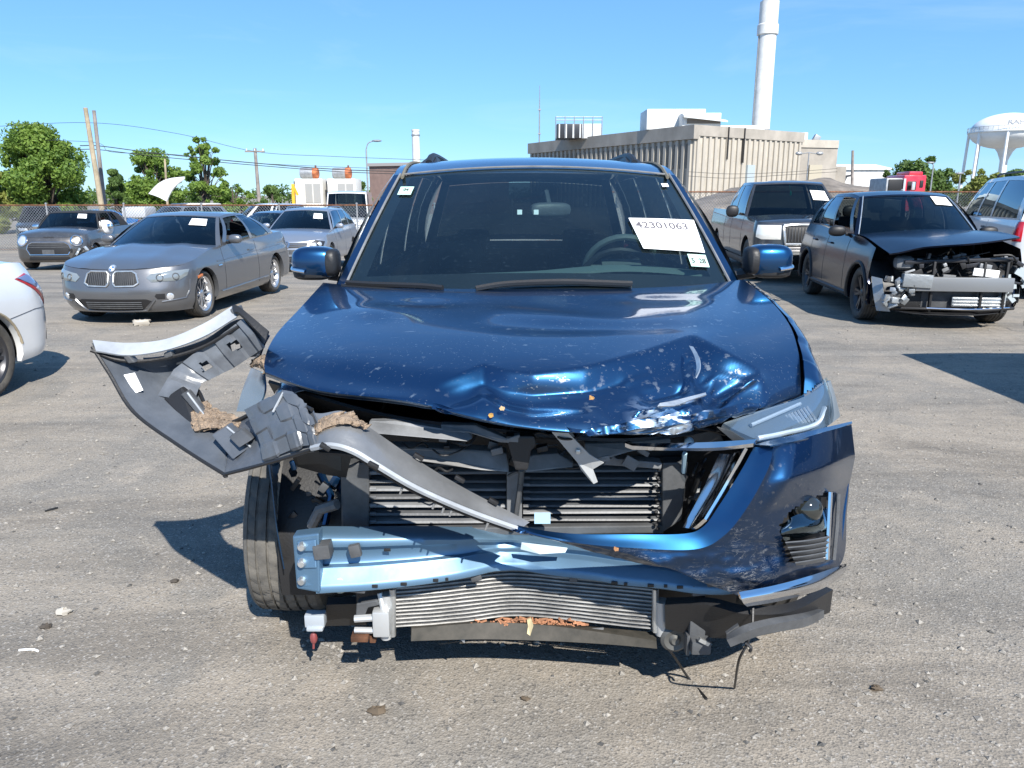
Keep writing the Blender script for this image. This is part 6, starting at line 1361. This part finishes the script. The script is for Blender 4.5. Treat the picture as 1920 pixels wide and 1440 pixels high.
# ---------------------------------------------------------------- utility poles, wires, lamps
wood = mat('pole_wood', (.34, .28, .19), .85, bump=.3, bscale=20, var=.3, vscale=2); greywood = mat('grey_pole_wood', (.23, .2, .18), .85, bump=.3, bscale=20, var=.3, vscale=2)
def pole(label, base, top, rad, m, arm=False):
    t = thing('utility_pole', label, 'utility pole', base, 0, 'utility poles'); d = Vector(top)-Vector(base)
    MB().tube([(0, 0, 0), d*.5, d], [rad, rad*.85, rad*.7], 10).build('shaft', m, t)
    if arm:
        MB().box(d+Vector((0, -.1, -.3)), (1.9, .12, .14)).build('crossarm', m, t)
        for x in (-.8, 0, .8): MB().tube([d+Vector((x, -.1, -.23)), d+Vector((x, -.1, -.05))], .05, 6).build('insulator', K['white'], t)
    return t
def bz(px, Y): q = at(px, 390, Y); return (q.x, Y, -.5 if q.x < 0 else 0)
pole('tan wooden pole leaning left, foremost of the pair', bz(193, 40), at(160, 202, 40), .15, wood)
pole('grey wooden pole standing just right of the tan one', bz(196, 43), at(176, 207, 43), .13, greywood)
pole('lone dark utility pole with short crossarm left of the white generators', bz(487, 78), at(478, 278, 78), .2, greywood, True)
pole('short wooden pole stub among the trees', bz(313, 60), at(309, 298, 60), .1, wood)
pole('dark pole right of the concrete plant', bz(1597, 95), at(1599, 282, 95), .2, greywood)
wm = mat('cable_black', (.02, .02, .022), .6)
def span(label, pts, Y, rad):
    P = crom([at(x, y, Y) for x, y in pts], 8); o = MB().tube(P, rad, 5).build('overhead_wire', wm); tag(o, label, 'wire', 'overhead wires'); return o
span('highest thin overhead wire, sweeping over both wooden poles', [(-60, 240), (165, 230), (330, 250), (478, 284), (620, 293), (800, 300)], 44, .012)
span('overhead cable leaving the wooden poles at mid height', [(-60, 262), (168, 266), (210, 285), (330, 290), (480, 306), (760, 318)], 45, .012)
span('upper of the two thick cables right of the poles', [(150, 273), (190, 274), (300, 288), (482, 306), (640, 318), (780, 322)], 43.5, .024)
span('lower of the two thick cables right of the poles', [(150, 280), (190, 281), (300, 294), (482, 310), (640, 322), (780, 327)], 43.2, .02)
for label, x0, ys, Y in (('upper wire sagging across the concrete plant wall', 1290, (330, 334, 328, 322), 70), ('lower wire sagging across the concrete plant wall', 1290, (322, 326, 323, 316), 72)):
    span(label, [(x0, ys[0]), (1370, ys[1]), (1470, ys[2]), (1570, ys[3])], Y, .02)
def lamp_post(name, label, px, ybot, ytop, Y, arm=None, twin=False, m=None):
    b = at(px, ybot, Y); b.z = -.5 if b.x < 0 else 0; tp = at(px, ytop, Y); t = thing(name, label, 'street lamp', b, 0)
    h = tp.z-b.z; MB().tube([(0, 0, 0), (0, 0, h)], [.09, .06], 8).build('lamp_post', m or K['galv'], t)
    if arm:
        e = at(*arm, Y)-b; MB().tube(crom([(0, 0, h), (e.x*.3, 0, lerp(h, e.z, .7)), (e.x, 0, e.z)], 5), .05, 6).build('lamp_arm', K['galv'], t)
        MB().ball((e.x+.3, 0, e.z), (.45, .2, .1), 10, 6).build('lamp_head', K['galv'], t)
    if twin:
        for sd in (-1, 1):
            MB().tube([(0, 0, h), (sd*.9, 0, h-.15)], .05, 6).build('lamp_arm', K['galv'], t); MB().ball((sd*1.1, -.1, h-.1), (.38, .22, .2), 10, 6).build('lamp_head', K['galv'], t)
    return t
lamp_post('street_lamp', 'street lamp with curved arm beside the brown building', 690, 360, 280, 70, (700, 264))
lamp_post('flood_lamp', 'twin-headed floodlight in front of the plant annex', 1514, 320, 286, 85, twin=True)
lamp_post('street_lamp', 'pale street lamp right of the red truck', 1745, 352, 310, 80, (1740, 305))
lamp_post('street_lamp', 'short pale street lamp under the water tower', 1798, 350, 326, 80, (1794, 325))
# ---------------------------------------------------------------- generators and odds and ends on the left
cream = mat('cream_sheet_metal', (.70, .68, .62), .5, var=.12, vscale=2)
for k, (x0, x1, label) in enumerate(((552, 606, 'cream generator box with rusty drum on top, left of the pair'), (613, 668, 'cream generator box with rusty drum on top, right of the pair'))):
    Y = 60; a = at(x0, 335, Y); b = at(x1, 380, Y); t = thing('generator', label, 'generator', ((a.x+b.x)/2, Y, -.5), 0, 'generators behind the fence'); w = b.x-a.x; h = a.z+.5
    MB().box((0, 1.2, h/2), (w, 2.4, h)).build('housing', cream, t, bevel=.04); MB().box((.15*w, -.01, h*.68), (w*.56, .05, h*.42)).build('louvre_panel', mat('louvre_grey', (.3, .3, .29), .6) if k == 0 else bpy.data.materials['louvre_grey'], t)
    MB().box((.15*w, -.045, h*.68), (.06, .03, h*.42)).build('louvre_post', cream, t)
    MB().lathe([(0, -w*.36), (.38, -w*.36), (.4, -w*.3), (.4, w*.12)], (0, .8, h+.42), 'x', 16).build('silencer', K['galv'], t)
    MB().lathe([(.405, w*.1), (.42, w*.16), (.42, w*.27), (.3, w*.3), (0, w*.3)], (0, .8, h+.42), 'x', 16).build('silencer_end', mat('orange_rust', (.42, .13, .05), .8, var=.5, vscale=3) if k == 0 else bpy.data.materials['orange_rust'], t)
    MB().tube([(w*.2, .8, h+.7), (w*.2, .8, h+1.0)], .07, 8).build('exhaust_pipe', K['rust'], t); MB().box((-.38*w, 0, h*.75), (.2*w, .1, h*.3)).build('control_door', cream, t, bevel=.02)
    MB().box((-.52*w, .9, h*.72), (.09*w, 1.4, h*.45)).build('radiator_hood', K['dark_alloy'], t, bevel=.02)
a = at(548, 345, 58); t = thing('lift_arm', 'yellow folded lift arm left of the generators', 'machine', (a.x, 58, -.5)); ylw = mat('machine_yellow', (.7, .38, .03), .5, var=.2, vscale=3)
MB().tube([(0, 0, 0), (.05, 0, a.z+.5)], .14, 4).build('mast', ylw, t); MB().tube([(.05, 0, a.z+.4), (.35, 0, a.z-.3)], .1, 4).build('boom', ylw, t); MB().box((0, .3, .5), (.9, 1.4, .7)).build('base', ylw, t, bevel=.05)
bb = mat('brown_brick', (.20, .135, .115), .85, var=.15, vscale=1.5, bump=.2, bscale=6)
a = at(692, 312, 95); b = at(770, 303, 90); t = thing('brown_building', 'plain brown brick building left of the SUV roof', 'building', (0, 0, 0)); zt = a.z
MB().prism([(a.x, 95, -.6), (b.x+9, 88, -.6), (b.x+9, 88, zt), (a.x, 95, zt)], (2, 16, 0)).build('wall', bb, t, smooth=False)
MB().prism([(a.x-.2, 94.8, zt), (b.x+9.2, 87.8, zt), (b.x+9.2, 87.8, zt+.35), (a.x-.2, 94.8, zt+.35)], (2, 16, 0)).build('roof', mat('roof_flashing', (.3, .28, .27), .6), t, smooth=False)
a = at(779, 243, 120); t = thing('chimney', 'slim white chimney behind the SUV roof', 'chimney', (a.x, 120, -.5)); whp = mat('white_render', (.62, .62, .6), .7, var=.12, vscale=1)
MB().lathe([(.62, 0), (.56, a.z+.3), (.62, a.z+.3), (.62, a.z+.5), (.4, a.z+.5)], n=20).build('shaft', whp, t); MB().lathe([(.64, a.z-.4), (.64, a.z-.2)], n=20).build('band', K['galv'], t)
# white truck with its hood tipped up
t = thing('white_truck', 'white truck with its big curved hood tipped up behind the fence', 'truck', (at(330, 380, 36).x, 36, -.5), 0); tx = t.location.x
G_ = surf([[(280, 364, 35.4), (296, 347, 35.4), (316, 337, 35.4), (347, 333, 35.4)], [(298, 370, 35.0), (308, 357, 35.0), (322, 344, 35.0), (347, 334, 35.0)], [(314, 378, 34.8), (319, 366, 34.8), (329, 351, 34.8), (347, 335, 34.8)]], 4, 5)
MB().shell(G_-np.array([tx, 36, -.5]), .05).build('tipped_hood', whp, t); MB().box((.6, .8, 1.35), (1.7, 1.9, .8)).build('cab', whp, t, bevel=.1); MB().box((.75, -.16, 1.42), (1.1, .04, .4)).build('cab_window', K['black'], t, bevel=.02)
MB().box((-.6, .8, .7), (2.4, 1.6, .6)).build('chassis', K['black'], t, bevel=.05); MB().box((-2.0, .6, 1.35), (1.1, 1.2, .5)).build('engine_cover', mat('pale_grey_panel', (.5, .52, .55), .5), t, bevel=.12)
for x in (-1.4, 1.0): MB().lathe([(0, -.15), (.45, -.15), (.5, -.08), (.5, .08), (.45, .15), (0, .15)], (x, -.1, .5), 'y', 20).build('wheel', K['rubber'], t)
# ---------------------------------------------------------------- concrete plant
conc = mat('ribbed_concrete', (.40, .365, .31), .85, var=.14, vscale=.5, bump=.15, bscale=3); conc2 = mat('stained_concrete', (.32, .29, .25), .85, var=.2, vscale=.35); slot = mat('deep_slot', (.15, .135, .12), .8)
A = at(995, 268, 122); Cc = at(1304, 234, 90); Bq = at(1505, 247, 101); zt = Cc.z; A.z = Bq.z = zt
plant = thing('concrete_plant', 'large beige concrete plant with vertical ribs behind the pickup', 'building', (0, 0, 0))
P0, P1, P2 = Vector((A.x, A.y, 0)), Vector((Cc.x, Cc.y, 0)), Vector((Bq.x, Bq.y, 0)); P3 = P0+(P2-P1)
MB().prism([P0, P1, P2, P3], (0, 0, zt)).build('wall', conc, plant, smooth=False)
def face_box(p, q, t, z0, z1, w, d, name, m, mesh=None):
    e = (q-p).normalized(); n = Vector((e.y, -e.x, 0)); c = p.lerp(q, t); a = math.atan2(e.y, e.x)
    if mesh is None:
        return MB().box((0, 0, .5), (w, d, 1)).build(name, m, plant, smooth=False, loc=c+Vector((0, 0, z0)), rot=(0, 0, a))
    return link(name, mesh, plant, c+Vector((0, 0, z0)), (0, 0, a))
zb_ = zt-1.55; e = (P1-P0).normalized(); proto = None; N = 34
for k in range(N):
    t_ = (k+.5)/N; o = face_box(P0, P1, t_, 0, zb_, .42, .55, 'rib', conc, proto)
    if proto is None: proto = o.data
    o.scale.z = zb_
proto = None
for k in range(N-1):
    o = face_box(P0, P1, (k+1)/N, zb_-3.1, zb_-.2, .42, .12, 'window_slot', slot, proto); proto = o.data if proto is None else proto; o.scale.z = 2.7
o = face_box(P0, P1, .5, zt-1.5, zt, (P1-P0).length+.5, .75, 'parapet', conc2, None); o.scale.z = 1.5
proto = None; N2 = 20
for k in range(N2):
    o = face_box(P1, P2, (k+.5)/N2, 0, zt, .36, .4, 'rib', conc, proto); proto = o.data if proto is None else proto; o.scale.z = zt-1.2
o = face_box(P1, P2, .5, zt-1.15, zt, (P2-P1).length+.4, .45, 'parapet', conc2, None); o.scale.z = 1.15
for t_, l_ in ((.27, 3.6), (.415, 3.9)):
    o = face_box(P1, P2, t_, zt-l_, zt, .08, .8, 'down_pipe', K['dark_alloy'], None); o.scale.z = l_
o = face_box(P1, P2, .5, 2.2, 6, 1.35, .6, 'louvre_window', mat('blue_grey_louvre', (.35, .4, .42), .5), None); o.scale.z = 2.9
# annex on the right
a0 = at(1505, 262, 101); a1 = at(1567, 262, 104); az = a0.z; Q = [Vector((a0.x-.5, 101.2, 0)), Vector((a1.x, 103, 0)), Vector((a1.x+1, 112, 0)), Vector((a0.x, 112, 0))]
MB().prism(Q, (0, 0, az)).build('annex_wall', conc2, plant, smooth=False)
MB().prism([q+Vector((0, -.15, az-.9)) for q in Q], (0, 0, .95)).build('annex_parapet', conc, plant, smooth=False)
MB().box((lerp(a0.x, a1.x, .4), 101.6, 4.4), (1.6, .4, 1.9)).build('annex_door', mat('annex_panel', (.40, .36, .28), .8), plant, smooth=False)
a2 = at(1586, 312, 104); MB().box((a2.x-1.2, 106, a2.z/2), (2.6, 4, a2.z)).build('annex_step', conc2, plant, smooth=False)
MB().tube([(a0.x+1.5, 106, az-.2), (a0.x+1.5, 106, az+1.2)], .9, 16).build('roof_tank', whp, plant); MB().box((a0.x+3.6, 106, az+.5), (.8, .6, .8), Matrix.Rotation(.5, 3, 'Y')).build('roof_vent', K['galv'], plant, bevel=.05)
# rooftop plant
rl = mat('roof_unit_sheet', (.58, .60, .60), .5, var=.1, vscale=1)
u0 = at(1217, 205, 97); u1 = at(1262, 240, 97); MB().box(((u0.x+u1.x)/2+1.7, 99, lerp(u0.z, zt, .5)), (u1.x-u0.x+4, 5, u0.z-zt)).build('roof_unit', rl, plant, bevel=.06)
u2 = at(1275, 214, 96); u3 = at(1345, 240, 96); MB().box(((u2.x+u3.x)/2, 96.5, lerp(u2.z, zt, .5)), (u3.x-u2.x, 4, u2.z-zt)).build('roof_unit', rl, plant, bevel=.06)
MB().box(((u2.x+u3.x)/2+.2, 94.45, lerp(u2.z, zt, .55)), ((u3.x-u2.x)*.85, .2, .5)).build('air_intake', slot, plant); MB().prism([((u2.x), 94.6, u2.z-.15), (u3.x+.6, 94.6, u2.z-.75), (u3.x+.6, 94.6, u2.z-.9), (u2.x, 94.6, u2.z-.35)], (0, -.9, -.2)).build('intake_hood', rl, plant, smooth=False)
ua = at(1345, 228, 100); MB().box((ua.x+2.6, 100, zt+.35), (6, 2, .7)).build('roof_duct', rl, plant, bevel=.05)
c0 = at(1042, 232, 108); c1_ = at(1128, 260, 108); w = c1_.x-c0.x; zc0 = zt-.2
MB().box((c0.x+w*.3, 110, lerp(zc0, c0.z, .5)), (w*.55, 4, c0.z-zc0)).build('cooling_unit', K['dark_alloy'], plant, bevel=.05); MB().box((c0.x+w*.78, 110, lerp(zc0, c0.z, .5)), (w*.42, 4, c0.z-zc0)).build('cooling_unit', rl, plant, bevel=.05)
for k in range(6):
    x = c0.x+w*k/5; MB().tube([(x, 107.9, zc0), (x, 107.9, c0.z+.9)], .06, 5).build('railing_post', K['galv'], plant)
for z in (.45, .85): MB().tube([(c0.x, 107.9, c0.z+z), (c0.x+w, 107.9, c0.z+z)], .05, 5).build('railing_bar', K['galv'], plant)
for k in range(4): MB().box((c0.x+w*(.08+.15*k), 107.95, lerp(zc0, c0.z, .5)), (.16, .1, c0.z-zc0-.1)).build('cooling_unit_frame', rl, plant)
# stack
s0 = at(1426, 240, 104); s1 = at(1436, 36, 104); sr = 16/FPX*104
t = thing('smokestack', 'tall white smokestack rising from the plant roof', 'chimney', (s0.x, 104, 0)); h1 = s1.z
MB().lathe([(sr, 0), (sr*.98, h1*.45), (sr*.95, h1-.3)], n=36).build('shaft', whp, t); MB().lathe([(sr*.95, h1-1.9), (sr*1.12, h1-1.8), (sr*1.12, h1-.7), (sr*1.0, h1-.55), (sr*1.0, h1+2.0), (.6, h1+2.0)], n=36).build('collar', whp, t)
MB().lathe([(sr*1.0, h1*.42), (sr*1.015, h1*.42), (sr*1.015, h1*.42+.18), (sr*1.0, h1*.42+.18)], n=36).build('ring', K['galv'], t)
for a in range(3): MB().tube([(sr*.42*math.cos(a*2.1+.5), sr*.42*math.sin(a*2.1+.5), h1+1.6), (sr*.42*math.cos(a*2.1+.5), sr*.42*math.sin(a*2.1+.5), h1+6)], sr*.38, 14).build('flue_pipe', K['silver'], t)
MB().tube([(-sr*1.02, -.3, 1), (-sr*1.0, -.3, h1-1.9)], .08, 5).build('ladder', K['galv'], t)
a = at(1012, 160, 150); t = thing('radio_mast', 'thin radio mast left of the concrete plant', 'mast', (a.x, 150, 0)); MB().tube([(0, 0, 0), (0, 0, a.z*.7), (0, 0, a.z)], [.16, .12, .05], 6).build('mast', K['galv'], t)
for q in (.6, .8): MB().box((0, 0, a.z*q), (.5, .5, .25)).build('antenna', K['galv'], t)
# ---------------------------------------------------------------- far right: mound, warehouse, red truck, water tower
Mx = []
for j in range(15):
    row = []
    for i in range(41):
        px = lerp(1300, 1760, i/40); Y = lerp(52, 72, j/14); q = at(px, 380, Y); hpx = interp([(1300, 372), (1345, 358), (1400, 345), (1470, 334), (1540, 332), (1600, 343), (1660, 349), (1720, 356), (1760, 372)], px)
        hz = max(0, at(px, hpx, 60).z); f = math.sin(math.pi*j/14)**.8; row.append((q.x, Y, hz*f*(1+.10*mn.noise(Vector((q.x*.5, Y*.5, 0))))-.15+.12*mn.noise(Vector((q.x*1.7, Y*1.7, 3)))))
    Mx.append(row)
tag(MB().grid(Mx).build('dirt_mound', mat('dark_soil', (.17, .145, .12), .95, var=.35, vscale=.8, bump=.8, bscale=4), None, ang=80), kind='structure')
a = at(1570, 318, 150); b = at(1672, 340, 150); t = thing('warehouse', 'low white warehouse right of the plant annex', 'building', (0, 0, 0)); w = b.x-a.x
MB().box((a.x+w/2, 158, a.z/2), (w, 14, a.z)).build('wall', whp, t, smooth=False); MB().prism([(a.x-.3, 150.6, a.z), (b.x+.3, 150.6, a.z), (b.x+.3, 158, a.z+1.0), (a.x-.3, 158, a.z+1.0)], (0, 0, .25)).build('roof', whp, t, smooth=False)
MB().prism([(a.x-.6, 149, a.z-1.9), (a.x+2.5, 149, a.z-1.2), (a.x+2.5, 149, a.z-.9), (a.x-.6, 149, a.z-1.6)], (0, 2, 0)).build('awning', K['dark_alloy'], t, smooth=False)
redp = paint('red_truck_paint', (.62, .012, .03), .1, .3, .15)
a = at(1662, 328, 46); b = at(1738, 328, 46); t = thing('red_truck', 'red truck tractor with dark windshield beyond the navy crossover', 'truck', (a.x, 46, 0)); w = b.x-a.x; zt_ = a.z
MB().box((w*.72, 1.1, zt_*.5+.35), (w*.56, 2.3, zt_-.7)).build('cab', redp, t, bevel=.12); MB().box((w*.23, 1.1, zt_*.5+.28), (w*.42, 2.2, zt_-.9)).build('cab_front', K['galv'], t, bevel=.1)
MB().box((w*.24, -.03, zt_-.55), (w*.34, .06, .62)).build('windshield', K['black'], t, bevel=.03); MB().box((w*.64, -.07, zt_-.6), (w*.22, .06, .5)).build('side_window', K['black'], t, bevel=.03); MB().box((w*.88, -.07, zt_-.5), (w*.08, .06, .4)).build('side_window', K['black'], t, bevel=.02)
MB().box((w*.46, -.06, zt_-.55), (w*.05, .05, .7)).build('door_pillar', K['lamp'], t); MB().box((w*.62, -.35, zt_-.62), (.18, .12, .45)).build('mirror', K['lamp'], t, bevel=.03)
MB().box((w*.8, 1.1, zt_+.08), (w*.34, 1.6, .25)).build('roof_fairing', redp, t, bevel=.08)
for x in (.18, .85):
    MB().lathe([(0, -.15), (.46, -.15), (.5, -.08), (.5, .08), (.46, .15), (0, .15)], (w*x, .1, .5), 'y', 20).build('wheel', K['rubber'], t)
MB().box((w*.5, 1.1, .75), (w*1.0, .9, .3)).build('chassis', K['black'], t, bevel=.03)
wt = mat('tower_white', (.74, .75, .74), .5, var=.08, vscale=.2); YT = 250; ct = at(1888, 260, YT); RT = 60/FPX*YT
zc_ = at(1888, 246, YT).z; ztop = at(1888, 212, YT).z; zbot = at(1888, 276, YT).z
t = thing('water_tower', 'white water tower on tall legs at the right edge', 'water tower', (ct.x, YT, 0))
prof = [(0, ztop)]+[(RT*math.sin(q), zc_+(ztop-zc_)*math.cos(q)) for q in np.linspace(.15, math.pi/2, 10)]+[(RT*math.cos(q), zc_-.6-(zc_-zbot)*math.sin(q)) for q in np.linspace(0, math.pi/2*.93, 10)]
MB().lathe(prof, n=48).build('tank', wt, t); MB().lathe([(RT*.99, zc_-.5), (RT*1.06, zc_-.5), (RT*1.06, zc_-.2), (RT*.99, zc_-.2)], n=48).build('walkway', wt, t)
MB().lathe([(RT*1.05, zc_+1.0), (RT*1.06, zc_+1.0), (RT*1.06, zc_+1.1), (RT*1.05, zc_+1.1)], n=48).build('walkway_rail', K['galv'], t)
for k in range(48): q = 2*math.pi*k/48; MB().tube([(RT*1.055*math.cos(q), RT*1.055*math.sin(q), zc_-.3), (RT*1.055*math.cos(q), RT*1.055*math.sin(q), zc_+1.05)], .06, 4).build('rail_post', K['galv'], t)
for k in range(8): q = 2*math.pi*(k+.3)/8; MB().tube([(RT*1.0*math.cos(q), RT*1.0*math.sin(q), zc_-.5), (RT*1.04*math.cos(q), RT*1.04*math.sin(q), 0)], .42, 10).build('leg', wt, t)
MB().lathe([(RT*.35, zbot+.6), (RT*.2, zbot-1.5), (1.1, zbot-4), (1.1, 0)], n=24).build('riser', wt, t)
me = text_mesh('RAHWAY', 2.4, .05)
for v in me.vertices:                                     # lettering wrapped round the tank
    q = v.co.x/(RT*.93)-math.pi/2-.06; zz = zc_+2.0+v.co.y*.8; f = math.sqrt(max(.05, 1-((zz-zc_)/(ztop-zc_))**2)); rr_ = RT*f+.12+v.co.z
    v.co = Vector((rr_*math.cos(q), rr_*math.sin(q), zz))
me.materials.append(mat('tower_lettering', (.25, .26, .27), .7)); link('lettering', me, t)
# ---------------------------------------------------------------- litter on the ground
def twig(name, label, cat, a, b, rad, m):
    o = MB().tube(crom([a, (Vector(a)+Vector(b))*.5+Vector((.01, .004, .003)), b], 4), rad, 6).build(name, m); return tag(o, label, cat)
twig('straw', 'white straw lying on the gravel at the lower left', 'straw', onz(36, 1219, .005), onz(72, 1221, .005), .004, K['white'])
twig('stick', 'thin dark stick on the gravel left of the hanging cover', 'stick', onz(84, 958, .005), onz(108, 952, .005), .005, K['black'])
def lump(name, label, px, py, s, m, cat='debris'):
    r = random.Random(int(px)); c = onz(px, py, s*.3); M = MB(); M.ball(c, (s, s*.7, s*.45), 9, 6)
    M.V = [tuple(np.array(v)+(np.array(v)-np.array(c))*r.uniform(-.3, .35)) for v in M.V]
    return tag(M.build(name, m), label, cat)
lump('clod', 'dark clod on the gravel at the lower left', 86, 1174, .022, mat('dark_clod', (.06, .05, .04), .9))
lump('clod', 'small dark clod right of the pinkish patch, left of the tyre', 327, 1089, .018, bpy.data.materials['dark_clod'])
lump('clod', 'dark clod in front of the condenser, bottom of the picture', 708, 1331, .028, mat('brown_clod', (.10, .075, .05), .9))
lump('clod', 'brown clod below the dry husk at the bottom edge', 985, 1310, .015, bpy.data.materials['brown_clod'])
lump('clod', 'round clod on the bare ground right of the bumper', 1643, 1290, .02, bpy.data.materials['brown_clod'])
lump('stone', 'pale stone on the ground under the coupe bumper', 262, 606, .10, mat('pale_stone', (.4, .37, .32), .9), 'stone')
lump('stone', 'small pale stone beside the flat one under the coupe', 272, 603, .07, bpy.data.materials['pale_stone'], 'stone')
lump('stone', 'pale angular stone at the left, among the gravel', 120, 1147, .03, bpy.data.materials['pale_stone'], 'stone')
# ---------------------------------------------------------------- tidy up
for o in bpy.data.objects:
    if '_w' in o: del o['_w']
